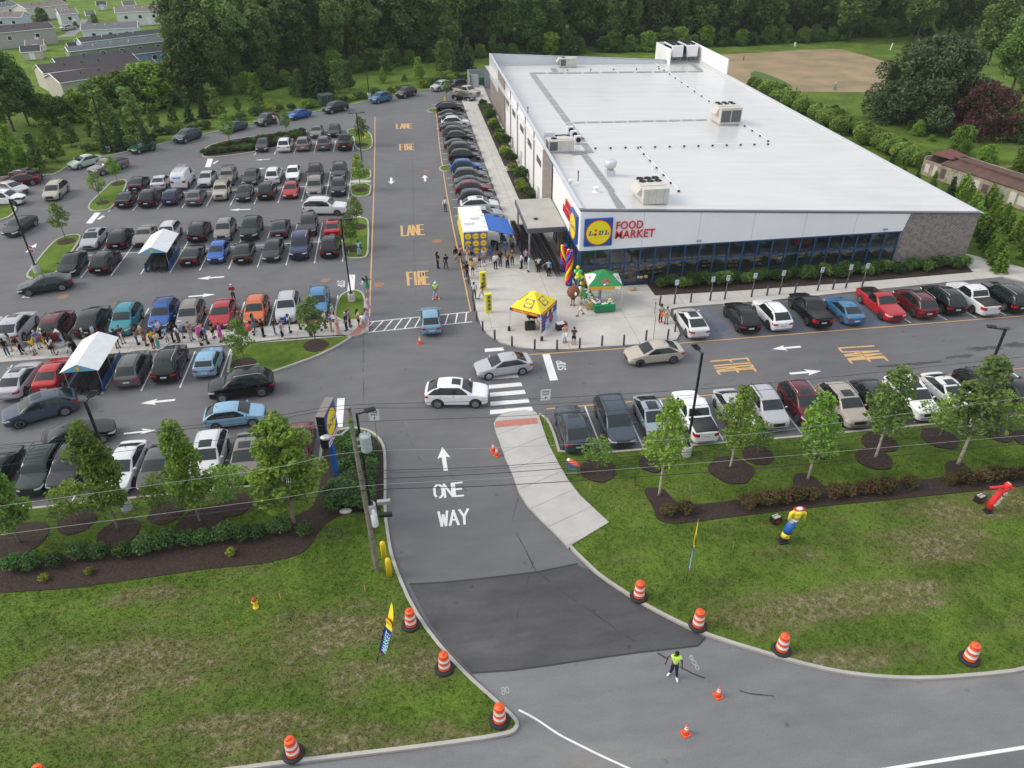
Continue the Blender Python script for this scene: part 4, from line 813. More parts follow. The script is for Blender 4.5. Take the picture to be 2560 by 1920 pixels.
def patch_(bv,quad,dirv,nu=6,nv=5,off=.008,thick=0):
    q=[Vector(v) for v in quad]; d=Vector(dirv).normalized(); m=MB(); grid=[]
    for j in range(nv+1):
        row=[]
        for i in range(nu+1):
            a=q[0].lerp(q[1],i/nu); b=q[3].lerp(q[2],i/nu); p=a.lerp(b,j/nv); h=bv.ray_cast(p-d*3,d,8)
            if h[0] is None: row.append(None)
            else:
                n=h[1] if h[1].dot(d)<0 else -h[1]; row.append(h[0]+n*off)
        grid.append(row)
    vi={}
    for j in range(nv+1):
        for i in range(nu+1):
            if grid[j][i] is not None: vi[(i,j)]=len(m.v); m.v.append(tuple(grid[j][i]))
    for j in range(nv):
        for i in range(nu):
            ks=[(i,j),(i+1,j),(i+1,j+1),(i,j+1)]
            if all(k in vi for k in ks):
                f=tuple(vi[k] for k in ks); a,b,c=[Vector(m.v[x]) for x in f[:3]]
                if (b-a).cross(c-b).dot(d)>0: f=f[::-1]
                m.f.append(f); m.m.append(0)
    return m
def wheelmeshes(r,w):
    R90=Matrix.Rotation(pi/2,4,'X'); t=MB().lathe([(r*.62,-w/2),(r*.93,-w/2),(r,-w*.36),(r,w*.36),(r*.93,w/2),(r*.62,w/2)],n=22,M=R90)
    rim=MB(); ro=-w/2-.002
    rim.lathe([(r*.66,ro),(r*.66,ro+.06)],n=22,M=R90,m=0); rim.lathe([(0.001,ro+.035),(r*.64,ro+.035)],n=22,M=R90,m=1)
    rim.lathe([(r*.67,ro),(r*.58,ro-.004),(r*.57,ro+.02)],n=22,M=R90,m=0)
    for k in range(7):
        a=2*pi*k/7; M=R90@Matrix.Rotation(a,4,'Z'); rim.box((r*.33,0,ro+.012),(r*.56,r*.13,.02),0,M=M)
    rim.lathe([(0.001,ro-.004),(r*.15,ro-.002),(r*.16,ro+.02)],n=12,M=R90)
    return t.mesh('tyre',RUBBER,True),rim.mesh('rim',[ALLOY,DARK])
TY,RIM=wheelmeshes(.36,.23); TYB,RIMB=wheelmeshes(.39,.26)
CT={}
def cartype(key,L,W,H,zn,zh,xc,xr,xq,xg,zd,wt=.74,belt=None,box=0,bed=None,zt=None,rails=False,cover=None,sunroof=False,vans=False,cabwin=None,mir=True,frontq=.0):
    body,bv,(xf,xrw,wz,r)=carbody(key,L,W,H,zn,zh,xc,xr,xq,xg,zd,zt,wt,belt,box,bed); w=W/2; l=L/2; belt=belt or (zh+zd)/2-.06
    parts=[('body',body,None,1)]
    def add(nm,m,mt,sm=True,col=0): 
        if m.f: parts.append((nm,m.mesh(nm,mt,sm),None,col))
    # windscreen, rear window
    ww=w*(wt-.04)
    add('windshield',patch_(bv,[(xc-.06,-w*.80,zh),(xc-.06,w*.80,zh),(xr+.07,ww,H-.02),(xr+.07,-ww,H-.02)],(-.4,0,-1),8,6),GLASSC)
    dz=(-1 if xg-(-l)>.5 or bed else -1)
    add('rear_window',patch_(bv,[(xg+.06,-w*.76,zd+.05),(xg+.06,w*.76,zd+.05),(xq-.08,ww*.94,H-.07),(xq-.08,-ww*.94,H-.07)],(1,0,-.45) ,8,5),GLASSC) if not vans else None
    # side glass: two or three panes
    z0=belt+.06; z1=H-.15
    fx=lambda z: xc-.12+(xr-xc-.02)*((z-z0)/(z1-z0)) ; rx=lambda z: xg+.12+(xq-xg-.10)*((z-z0)/(z1-z0))
    xm=(xr+xq)/2+.12; panes=[(None,xm)]
    if vans: panes=[(None,xr-.75)]
    elif cabwin==1: panes=[(None,'r')]
    else:
        panes=[(None,xm)]; x2=xm-.09
        if xq<-1.1 and not bed: panes+= [(x2,x2-.85),(x2-.92,'r')]
        else: panes+=[(x2,'r')]
    for s in (1,-1):
        e=.035; A0,A1,B0,B1=fx(z0)-.22+e,fx(z1)-.05+e,(rx(z0) if not vans else xr-.75)-e,(rx(z1) if not vans else xr-.75)-e
        add('window_trim',patch_(bv,[(A0+.03,s*2,z0-e),(B0,s*2,z0-e),(B1,s*2,z1+e*.6),(A1,s*2,z1+e*.6)],(0,-s,0),12,5,.004),BLACKP)
        if H>1.7 and not vans and not box:
            for xw_ in (xf,xrw):
                m=MB(); pr=None
                for k in range(13):
                    a_=radians(-8+k*196/12); q2=[]
                    for rr_ in (r+.005,r+.075):
                        h_=bv.ray_cast(Vector((xw_+rr_*cos(a_),s*3,wz+rr_*sin(a_))),Vector((0,-s,0)),8)
                        q2.append(h_[0]+Vector((0,s*.012,0)) if h_[0] is not None else None)
                    if pr and all(q2) and all(pr): m.quad(*( (pr[0],pr[1],q2[1],q2[0]) if s>0 else (pr[0],q2[0],q2[1],pr[1])))
                    pr=q2
                add('arch_trim',m,BLACKP)
        for a,b in panes:
            A0=fx(z0)-.22 if a is None else a; A1=fx(z1)-.05 if a is None else a; B0=rx(z0) if b=='r' else b; B1=rx(z1) if b=='r' else b
            if A0-B0<.15: continue
            add('side_window',patch_(bv,[(A0,s*2,z0),(B0,s*2,z0),(B1,s*2,z1),(A1,s*2,z1)],(0,-s,0),6,4,.009),GLASSC)
    zl_=zn-.30
    for s in (1,-1):
        add('headlight',patch_(bv,[(l,s*w*.50,zl_+.04),(l-.42,s*w*1.02,zl_+.10),(l-.42,s*w*1.02,zl_+.23),(l,s*w*.50,zl_+.17)],(-1,-s*.7,0),6,3,.01),HEADL)
        zz=(zt or zd)-.34 if not box else (zt or zd)-.42
        add('taillight',patch_(bv,[(-l,s*w*.56,zz),(-l+.30,s*w*1.02,zz+.03),(-l+.30,s*w*1.02,zz+.20+(.1 if box else 0)),(-l,s*w*.56,zz+.15+(.1 if box else 0))],(1,-s*.7,0),6,3,.01),TAILL)
    add('grille',patch_(bv,[(l,-w*.42,zl_-.10),(l,w*.42,zl_-.10),(l,w*.47,zl_+.15),(l,-w*.47,zl_+.15)],(-1,0,0),5,3,.009),BLACKP)
    add('lower_grille',patch_(bv,[(l,-w*.68,.33),(l,w*.68,.33),(l,w*.6,.50),(l,-w*.6,.50)],(-1,0,0),5,2,.009),BLACKP)
    add('licence_plate',patch_(bv,[(-l,-.24,zd-.48),(-l,.24,zd-.48),(-l,.24,zd-.34),(-l,-.24,zd-.34)],(1,0,0),2,2,.014),PLATE)
    add('rear_bumper_trim',patch_(bv,[(-l,-w*.78,.33),(-l,w*.78,.33),(-l,w*.78,.45),(-l,-w*.78,.45)],(1,0,0),5,2,.009),BLACKP)
    for s in (1,-1):
        m=patch_(bv,[(xf-.45,s*2,.27),(xrw+.45,s*2,.27),(xrw+.45,s*2,.35),(xf-.45,s*2,.35)],(0,-s,0),8,1,.008)
        add('sill_trim',m,BLACKP)
        for xd in ([xm+.28,xm-.75] if not (vans or cabwin==1) else [xm-.1 if not vans else xr-.6]):
            add('door_handle',patch_(bv,[(xd,s*2,belt-.12),(xd-.17,s*2,belt-.12),(xd-.17,s*2,belt-.085),(xd,s*2,belt-.085)],(0,-s,0),2,1,.022),CHROME)
        if mir:
            m=MB().ball((xc-.28,s*(w+.10),belt+.13),.1,5,sc=(.7,1.1,.75)); m.box((xc-.26,s*(w-.02),belt+.08),(.06,.2,.04)); add('mirror',m,PAINT,True,1)
    if rails:
        for s in (1,-1):
            add('roof_rail',MB().tube([(xr-.15,s*w*(wt-.07),H-.02),(xr-.35,s*w*(wt-.07),H+.05),(xq+.3,s*w*(wt-.07),H+.05),(xq+.08,s*w*(wt-.07),H-.05)],.022,5),CHROME if rails==2 else BLACKP)
        if rails==3:
            m=MB()
            for x_ in (xr-.6,xr-1.0,(xr+xq)/2-.2,xq+.5): m.tube([(x_,-w*(wt-.07),H+.06),(x_,w*(wt-.07),H+.06)],.02,5)
            add('cross_bar',m,BLACKP)
    if sunroof: add('sunroof',patch_(bv,[(xr-.12,-w*.42,H+.1),(xr-.12,w*.42,H+.1),(xr-.80 if sunroof==1 else xq+.2,w*.42,H+.1),(xr-.80 if sunroof==1 else xq+.2,-w*.42,H+.1)],(0,0,-1),5,4,.006),GLASSC)
    add('antenna',MB().box((xq+.22,0,H+.01),(.10,.02,.045)),BLACKP)
    if cover: add('bed_cover',MB().box(((bed[0]+bed[1])/2,0,(zt or zd)+.0),(bed[1]-bed[0]+.08,W*.84,.05)),mat('tonneau',(.03,.03,.032),.7))
    if bed and not cover: add('bed_liner',MB().box(((bed[0]+bed[1])/2,0,.62),(bed[1]-bed[0]-.02,W*.79,.05)),mat('bed_liner',(.05,.05,.05),.8))
    CT[key]=dict(parts=parts,wheels=[(xf,w-.105,wz-.0),(xrw,w-.105,wz),(xf,-w+.105,wz),(xrw,-w+.105,wz)],big=H>1.6,L=L,W=W,H=H)
cartype('sedan',4.8,1.85,1.52,.80,1.0,1.18,.30,-1.05,-1.86,1.06,sunroof=False)
cartype('sedan_sunroof',4.88,1.87,1.53,.80,1.0,1.20,.32,-1.08,-1.90,1.07,sunroof=1)
cartype('fastback',4.72,1.86,1.49,.74,.96,1.30,.38,-.95,-2.0,1.08,sunroof=2)
cartype('coupe',4.8,1.9,1.35,.76,.94,.72,-.02,-.95,-1.75,1.02,cabwin=1)
cartype('hatchback',4.25,1.76,1.58,.84,1.02,1.15,.38,-1.30,-1.92,1.06,wt=.77)
cartype('wagon_hatch',4.0,1.76,1.5,.86,1.02,.80,.30,-1.40,-1.86,1.05,wt=.80,rails=0)
cartype('suv',4.68,1.89,1.80,1.0,1.16,1.20,.50,-1.60,-2.14,1.12,wt=.77,rails=1)
cartype('suv_chrome',4.85,1.96,1.84,1.02,1.18,1.22,.52,-1.72,-2.20,1.14,wt=.77,rails=2,sunroof=1)
cartype('suv_racked',4.66,1.88,1.82,1.0,1.16,1.18,.50,-1.65,-2.12,1.12,wt=.77,rails=3)
cartype('crossover',4.92,1.95,1.80,.98,1.16,1.25,.46,-1.45,-2.22,1.22,wt=.76,sunroof=1)
cartype('large_suv',5.2,2.02,1.95,1.08,1.22,1.08,.52,-2.20,-2.46,1.18,wt=.80,box=.5,rails=2)
cartype('boxy_suv',4.4,1.82,1.78,1.02,1.10,.82,.52,-1.96,-2.08,1.08,wt=.84,box=.8,rails=3)
cartype('minivan',5.15,2.0,1.82,.90,1.08,1.45,.65,-2.0,-2.40,1.08,wt=.80,rails=1)
cartype('pickup',5.75,2.0,1.88,1.08,1.20,1.35,.72,-.75,-.98,1.22,wt=.80,box=.3,bed=(-2.72,-1.12),cover=True)
cartype('open_pickup',5.6,1.98,1.80,.98,1.12,1.15,.45,-.42,-.66,1.14,wt=.80,box=.2,bed=(-2.66,-.82),cabwin=1)
cartype('work_van',5.2,2.0,2.25,1.02,1.2,1.85,1.15,-2.35,-2.50,1.4,wt=.86,box=.8,vans=True)
PC=dict(black=(.005,.005,.006),charcoal=(.025,.025,.028),grey=(.085,.088,.092),silver=(.42,.43,.45),white=(.72,.73,.74),taupe=(.17,.155,.14),beige=(.40,.36,.30),red=(.36,.015,.02),maroon=(.11,.012,.018),blue=(.02,.09,.33),navy=(.012,.018,.07),teal=(.02,.20,.25),orange=(.55,.13,.035),green=(.01,.07,.03),darkgreen=(.018,.034,.028),lightblue=(.20,.36,.50),paleblue=(.30,.36,.42),slate=(.045,.06,.085),palegreen=(.38,.44,.38),steelblue=(.05,.16,.30))
PCN=dict(taupe='taupe grey',darkgreen='dark green',lightblue='light blue',paleblue='pale blue-grey',slate='dark blue-grey',palegreen='pale silver-green',steelblue='steel blue',beige='beige')
TYN=dict(sedan='sedan',sedan_sunroof='sedan',fastback='sleek sedan',coupe='coupe',hatchback='hatchback',wagon_hatch='small wagon',suv='SUV',suv_chrome='SUV',suv_racked='SUV with roof bars',crossover='crossover',large_suv='large SUV',boxy_suv='boxy SUV',minivan='minivan',pickup='pickup truck',open_pickup='open-bed pickup',work_van='work van')
PROTO={}
def make_car(ty,color,loc,yaw,label,group,name=None):
    T=CT[ty]; c=PC[color] if isinstance(color,str) else color
    kindname={'pickup':'pickup_truck','open_pickup':'pickup_truck','work_van':'work_van','minivan':'minivan'}.get(ty,'parked_car' if group!='moving' else 'car')
    cat={'pickup':'pickup truck','open_pickup':'pickup truck','work_van':'van','minivan':'minivan'}.get(ty,'car')
    o=thing(kindname,(loc[0],loc[1],0.01),yaw,label,cat,None if group=='moving' else group)
    j_=random.uniform(.85,1.15); c=tuple(min(.8,v*j_) for v in c); o.scale=(random.uniform(.965,1.03),random.uniform(.98,1.02),random.uniform(.97,1.05))
    for nm,me,_,col in T['parts']:
        p=put(nm,me,o)
        p.color=(*c,1)
    for (x,y,z) in T['wheels']:
        wh=thing('wheel',(x,y,z)); wh.parent=o; del_=None
        if y<0: wh.rotation_euler=(0,0,pi)
        put('tyre',TYB if T['big'] else TY,wh); put('rim',RIMB if T['big'] else RIM,wh)
        s=(z/.345 if not T['big'] else z/.375)
        s=min(1.0,s); wh.scale=(1,1,1)
    return o
NTH=['first','second','third','fourth','fifth','sixth','seventh','eighth','ninth','tenth','eleventh','twelfth','13th','14th','15th','16th','17th']
def row(t,items,yrow,phrase,axis='y',ref='the fire lane end',fwd_is=None,reverse=False,jit=.06,snap=True):
    n=len(items)
    for i,(x_,y_,ty,col,fc) in enumerate(items):
        zc=.45*CT[ty]['H']; X,Y=g(t,x_,y_,zc)
        if axis=='y':
            if snap: Y=yrow+random.uniform(-.35,.35)+(yrow-Y)*0+(Y-yrow)*.35
            yaw={'f':-pi/2,'b':pi/2}[fc]
        else:
            X=yrow+random.uniform(-.2,.2); yaw={'r':0,'l':pi}[fc]
        yaw+=random.uniform(-1,1)*radians(1.6)
        k=n-1-i if not reverse else i
        how={'f':'shown front-on','b':'shown tail-on'}[fc]
        make_car(ty,col,(X,Y),yaw,f"{PCN.get(col,col)} {TYN[ty]}, {how}, {NTH[k]} from {ref}",phrase)
row('d',[(5,1000,'sedan','black','b'),(77,1030,'boxy_suv','darkgreen','f'),(147,1014,'suv','charcoal','f'),(272,1003,'sedan','white','f'),(342,1003,'sedan','grey','f'),(452,980,'suv_chrome','white','f'),(532,988,'sedan_sunroof','taupe','f'),(590,968,'sedan','grey','b'),(648,942,'sedan','maroon','b')],41.5,'cars in the left row along the front lawn',ref='the logo pylon, left front row')
row('d',[(42,818,'sedan_sunroof','silver','b'),(118,805,'sedan','red','b'),(290,790,'suv','grey','b'),(368,780,'suv_chrome','black','b'),(454,773,'wagon_hatch','lightblue','b')],54.2,'cars in the row below the queue walkway',ref='the lawn island, below the queue')
row('d',[(38,703,'crossover','silver','b'),(122,702,'suv','maroon','b'),(197,698,'crossover','black','b'),(270,692,'suv','teal','f'),(350,685,'suv_racked','blue','f'),(413,675,'suv','taupe','f'),(480,675,'sedan','red','f'),(555,665,'suv','orange','f'),(622,657,'suv','silver','f'),(688,647,'suv','steelblue','f')],62.9,'cars in the row above the queue walkway',ref='the fire lane, above the queue')
row('d',[(158,567,'sedan','black','f'),(226,563,'suv','black','b'),(416,550,'coupe','black','b'),(472,543,'hatchback','blue','f'),(528,541,'sedan','black','b'),(590,537,'sedan','charcoal','f'),(650,526,'large_suv','navy','f'),(713,533,'suv','black','b')],76.8,'cars in the lower row of the middle parking block',ref='the fire lane, middle block lower row')
row('d',[(201,516,'sedan_sunroof','silver','f'),(258,515,'suv','black','b'),(311,511,'coupe','taupe','f'),(372,492,'suv','silver','f'),(432,495,'suv','black','b'),(490,486,'suv','taupe','f'),(545,487,'crossover','black','f'),(605,493,'sedan','charcoal','b'),(668,478,'suv','charcoal','f'),(720,487,'sedan','red','b')],82.9,'cars in the upper row of the middle parking block',ref='the fire lane, middle block upper row')
row('d',[(272,430,'sedan','black','b'),(323,427,'suv','black','b'),(373,424,'hatchback','navy','b'),(423,424,'sedan','grey','b'),(481,408,'boxy_suv','beige','f'),(531,411,'sedan','black','f'),(577,411,'suv','black','b'),(629,408,'sedan','red','f'),(681,400,'large_suv','taupe','f'),(732,398,'suv','charcoal','f')],96.4,'cars in the lower row of the far parking block',ref='the fire lane, far block lower row')
row('d',[(298,397,'sedan','black','b'),(349,390,'sedan','silver','b'),(397,380,'work_van','white','b'),(447,385,'sedan','silver','f'),(497,373,'boxy_suv','taupe','f'),(543,381,'sedan','charcoal','f'),(593,375,'suv','white','b'),(635,370,'sedan','white','f'),(682,367,'suv','black','f'),(733,367,'suv','charcoal','f')],102.6,'cars in the upper row of the far parking block',ref='the fire lane, far block upper row')
row('d',[(568,313,'sedan','charcoal','f'),(617,309,'suv','white','b'),(656,309,'suv','taupe','b'),(700,307,'suv','grey','b'),(745,306,'pickup','black','b')],118.2,'cars in the farthest parking block by the hedge island',ref='the fire lane, hedge island row')
row('d',[(685,280,'sedan','taupe','f'),(722,283,'sedan','black','f')],125.0,'cars in the farthest row of the lot',ref='the fire lane, farthest row')
lane=[('crossover','black',137.0),('sedan','black',132.8),('sedan','grey',130.1),('suv','white',126.6),('sedan','black',123.8),('suv','grey',120.6),('suv','black',117.6),('sedan_sunroof','charcoal',113.8),('suv','grey',111.0),('suv','black',107.4),('suv','blue',102.2),('suv','grey',98.6),('sedan','charcoal',95.7),('crossover','maroon',92.9),('suv','slate',89.6),('crossover','white',86.7),('sedan','paleblue',83.9)]
for i,(ty,col,y_) in enumerate(lane):
    make_car(ty,col,(8.0+random.uniform(-.25,.25)+(.5 if i==16 else 0),y_),random.uniform(-.03,.03),f"{PCN.get(col,col)} {TYN[ty]}, {NTH[i]} from the far end of the row beside the store walk",'cars nosed in towards the side of the store')
row('d',[(1493,695,'fastback','white','b'),(1601,680,'suv','black','b'),(1671,680,'suv','white','b'),(1751,667,'pickup','black','b'),(1821,665,'sedan','steelblue','b'),(1905,655,'open_pickup','red','f'),(1971,647,'suv_chrome','maroon','b'),(2039,645,'suv_chrome','black','b'),(2099,640,'pickup','white','b'),(2171,637,'large_suv','black','b')],55.2,'cars parked in front of the store windows',ref='the plaza, store-front row',reverse=True)
row('d',[(1239,927,'crossover','slate','b'),(1331,912,'minivan','slate','f'),(1403,890,'fastback','paleblue','f'),(1504,902,'pickup','white','b'),(1590,890,'sedan','silver','f'),(1654,876,'suv','silver','f'),(1735,872,'suv_chrome','maroon','f'),(1822,870,'suv_chrome','beige','f'),(1895,865,'crossover','charcoal','f'),(1975,862,'suv_chrome','white','f'),(2050,848,'sedan_sunroof','white','f'),(2120,838,'suv','black','f'),(2185,838,'sedan','black','b')],41.1,'cars in the right row along the front lawn',ref='the sidewalk, right front row',reverse=True)
# single cars: (pixel centre, type, colour, nose pixel direction)
def free(t,c,nose,ty,col,label,group='cars stopped along the rear kerb'):
    zc=.42*CT[ty]['H']; a=Vector(g(t,*c,zc)); b=Vector(g(t,*nose,zc)); make_car(ty,col,a,atan2((b-a).y,(b-a).x),label,group)
for q in (((184,349),(150,358),'sedan','palegreen','pale silver-green hatch-backed sedan at the rear kerb near the left lamp'),((234,358),(190,372),'pickup','taupe','taupe grey pickup truck beside the pale green sedan'),((306,318),(272,328),'wagon_hatch','green','bright green small wagon at the rear kerb'),((404,293),(370,305),'crossover','slate','dark grey-green crossover behind the hedge island, left end'),((505,274),(472,283),'sedan','slate','blue-grey sedan at the kerb partly behind a young tree'),((576,258),(548,267),'suv','grey','grey SUV with open doors at the rear kerb'),((645,247),(620,253),'sedan','blue','blue sedan ahead of the grey SUV at the rear kerb'),((724,232),(697,238),'crossover','charcoal','dark crossover beside the green utility cabinet'),((822,211),(797,217),'suv','steelblue','steel blue SUV at the rear kerb by the lamp post'),((877,200),(852,207),'suv','charcoal','dark SUV behind the steel blue SUV at the rear kerb'),((953,186),(930,191),'suv','silver','silver SUV in the far corner beside the fenced enclosure'),((985,183),(962,186),'boxy_suv','charcoal','dark boxy SUV in the far corner between silver SUV and beige pickup'),((1008,197),(1032,201),'pickup','beige','beige pickup truck in the far corner by the store'),((1002,209),(1030,212),'sedan','black','black sedan nearest the ramp rail at the far corner')): free('d',*q)
for q in (((57,377),(75,379),'sedan','black','black sedan in the left end bay nearest the rear kerb'),((43,390),(20,393),'sedan','maroon','maroon sedan second in the left end bays'),((25,406),(45,409),'sedan','silver','silver sedan third in the left end bays'),((12,428),(35,428),'suv','white','white SUV at the left frame edge above the grass island')): free('d',*q,'cars in the end bays at the far left')
for q in (((120,411),(100,430),'minivan','beige','beige minivan driving in the left aisle'),((43,487),(18,503),'sedan','charcoal','charcoal sedan driving left of the lamp post island'),((98,614),(50,622),'sedan','darkgreen','dark green sedan turning by the lower tip of the grass island'),((87,880),(40,893),'crossover','slate','dark blue-grey crossover leading down the front aisle'),((172,938),(215,928),'sedan','black','black sedan heading right in the front aisle'),((522,831),(475,838),'suv_chrome','black','black SUV heading left below the lawn island'),((507,896),(550,891),'hatchback','lightblue','light blue hatchback driving right towards the pylon sign'),((987,849),(1035,849),'crossover','white','white crossover crossing the junction over the zebra stripes'),((1087,789),(1040,796),'sedan','silver','silver sedan waiting over the zebra stripes'),((1412,763),(1365,768),'sedan','beige','beige sedan in the store lane below the bollards'),((930,690),(927,660),'hatchback','lightblue','light blue hatchback crossing the striped crosswalk, brake lights towards camera'),((703,446),(745,446),'large_suv','white','large white SUV driving above the middle parking block')): free('d',*q,'moving')
# ================================================================= PEOPLE
def skinmesh(chains,sub=1,name='skin'):
    """chains: list of [(pos,radius),...]; first chain holds the root; later chains start at a point of an earlier one"""
    vs=[];es=[];rad=[];key={}
    for ch in chains:
        prev=None
        for p,r in ch:
            k=tuple(round(c,4) for c in p)
            if k not in key: key[k]=len(vs); vs.append(p); rad.append(r)
            i=key[k]
            if prev is not None and prev!=i: es.append((prev,i))
            prev=i
    me=bpy.data.meshes.new(name); me.from_pydata(vs,es,[])
    o=bpy.data.objects.new(name,me); C.objects.link(o); o.modifiers.new('s','SKIN'); o.modifiers['s'].use_smooth_shade=True
    for i,sv in enumerate(me.skin_vertices[0].data):
        r=rad[i]; sv.radius=r if isinstance(r,tuple) else (r,r); sv.use_root=(i==0)
    md=o.modifiers.new('u','SUBSURF'); md.levels=sub; md.render_levels=sub
    bpy.context.view_layer.update(); r_=bpy.data.meshes.new_from_object(o.evaluated_get(DG())); bpy.data.objects.remove(o); r_.name=name
    return r_
def merge(mes,name,mats):
    bm=bmesh.new()
    for mi,me in mes:
        n0=len(bm.faces); bm.from_mesh(me); bm.faces.ensure_lookup_table()
        for f in bm.faces[n0:]: f.material_index=mi; f.smooth=True
    r=bpy.data.meshes.new(name); bm.to_mesh(r); bm.free()
    for m_ in mats: r.materials.append(m_)
    return r
def pose(kind):
    """joint table for a 1.70 m person facing +x (left = +y)"""
    J=dict(pel=(0,0,.93),spine=(0,0,1.15),chest=(.0,0,1.33),neck=(0,0,1.46),head=(.015,0,1.60))
    for s,n in ((1,'L'),(-1,'R')):
        J['hip'+n]=(0,s*.09,.90); J['kn'+n]=(.02,s*.10,.49); J['an'+n]=(-.01,s*.11,.09); J['toe'+n]=(.14,s*.13,.03)
        J['sh'+n]=(0,s*.18,1.40); J['el'+n]=(-.02,s*.25,1.13); J['wr'+n]=(.06,s*.25,.89)
    if kind=='fold':
        for s,n in ((1,'L'),(-1,'R')): J['el'+n]=(.02,s*.26,1.14); J['wr'+n]=(.22,s*.02,1.16)
    if kind=='phone':
        J['elR']=(.05,-.24,1.14); J['wrR']=(.26,-.12,1.28); J['elL']=(.03,.24,1.14); J['wrL']=(.25,.05,1.22)
    if kind=='walk':
        J['knL']=(.20,.10,.52); J['anL']=(.28,.11,.11); J['toeL']=(.43,.12,.06); J['knR']=(-.06,-.10,.49); J['anR']=(-.32,-.11,.14); J['toeR']=(-.20,-.12,.04); J['elR']=(.10,-.24,1.14); J['wrR']=(.27,-.2,1.0); J['elL']=(-.12,.24,1.14); J['wrL']=(-.12,.25,.90)
    if kind=='hips':
        for s,n in ((1,'L'),(-1,'R')): J['el'+n]=(-.06,s*.40,1.16); J['wr'+n]=(.04,s*.20,1.02)
    if kind=='point': J['elR']=(.10,-.42,1.28); J['wrR']=(.16,-.62,1.12)
    if kind=='lean':
        J['spine']=(.10,0,1.12); J['chest']=(.22,0,1.25); J['neck']=(.32,0,1.34); J['head']=(.40,0,1.46)
        for s,n in ((1,'L'),(-1,'R')): J['sh'+n]=(.27,s*.18,1.29); J['el'+n]=(.40,s*.22,1.08); J['wr'+n]=(.58,s*.18,1.04); J['an'+n]=(-.12,s*.11,.09); J['toe'+n]=(.03,s*.12,.03); J['kn'+n]=(-.02,s*.10,.49)
    if kind=='bend':
        J['spine']=(.18,0,1.02); J['chest']=(.38,0,1.06); J['neck']=(.50,0,1.08); J['head']=(.62,0,1.10)
        for s,n in ((1,'L'),(-1,'R')): J['sh'+n]=(.44,s*.17,1.06); J['el'+n]=(.55,s*.2,.82); J['wr'+n]=(.66,s*.16,.62)
    if kind=='flag': J['elR']=(-.02,-.36,1.26); J['wrR']=(.10,-.42,1.02); J['anL']=(.08,.16,.09); J['toeL']=(.23,.20,.03); J['anR']=(-.10,-.16,.09); J['toeR']=(.02,-.24,.03); J['elL']=(.0,.27,1.13); J['wrL']=(.12,.30,.92)
    if kind=='cone':
        for s,n in ((1,'L'),(-1,'R')): J['el'+n]=(.03,s*.25,1.15); J['wr'+n]=(.28,s*.06,.98); J['an'+n]=(-.01,s*.24,.09); J['toe'+n]=(.14,s*.30,.03); J['kn'+n]=(.02,s*.17,.49)
    return J
def V3(p): return Vector(p)
def bodymeshes(kind,J):
    ch=[[(J['pel'],(.155,.115)),(J['spine'],(.14,.10)),(J['chest'],(.165,.11)),(J['neck'],.055),(J['head'],(.078,.09)),(tuple(V3(J['head'])+V3((0,0,.075))),.06)]]
    for n in 'LR':
        ch.append([(J['pel'],(.155,.115)),(J['hip'+n],.095),(J['kn'+n],.058),(J['an'+n],.038),(J['toe'+n],(.04,.028))])
        ch.append([(J['chest'],(.165,.11)),(J['sh'+n],.058),(J['el'+n],.040),(J['wr'+n],.027)])
    base=skinmesh(ch,2,'body'); fing=MB()
    for s,n in ((1,'L'),(-1,'R')):
        w_=V3(J['wr'+n]); d=(w_-V3(J['el'+n])).normalized(); up=Vector((0,0,1)) if abs(d.z)<.8 else Vector((1,0,0)); a=d.cross(up).normalized(); b=a.cross(d)
        pc=w_+d*.05; fing.tube([w_-d*.02,w_+d*.02,w_+d*.06,w_+d*.09],[.026,.032,.038,.030],7)
        for k,(o_,l_) in enumerate(((-.03,.06),(-.01,.075),(.01,.072),(.028,.058))):
            p0=w_+d*.085+b*o_; fing.tube([p0,p0+d*l_*.5+a*s*.008,p0+d*l_*.85+a*s*.03],[.0095,.009,.007],5)
        p0=w_+d*.035+b*.03; fing.tube([p0,p0+b*.03+d*.03,p0+b*.035+d*.06],[.011,.01,.008],5)
    hd=V3(J['head']); fing.ball(tuple(hd+V3((.098,0,-.012))),.017,4,sc=(1.2,.8,1.4)); 
    for s in (1,-1): fing.ball(tuple(hd+V3((0,s*.083,-.01))),.022,4,sc=(.8,.5,1.3))
    ff=fing.mesh('f',[SKINM],True)
    eyes=MB()
    for s in (1,-1): eyes.ball(tuple(hd+V3((.080,s*.032,.012))),.012,4)
    eyes.box(tuple(hd+V3((.088,0,-.052))),(.012,.045,.008))
    return merge([(0,base),(0,ff),(1,eyes.mesh('e',[DARK]))],'person_body_'+kind,[SKINM,DARK])
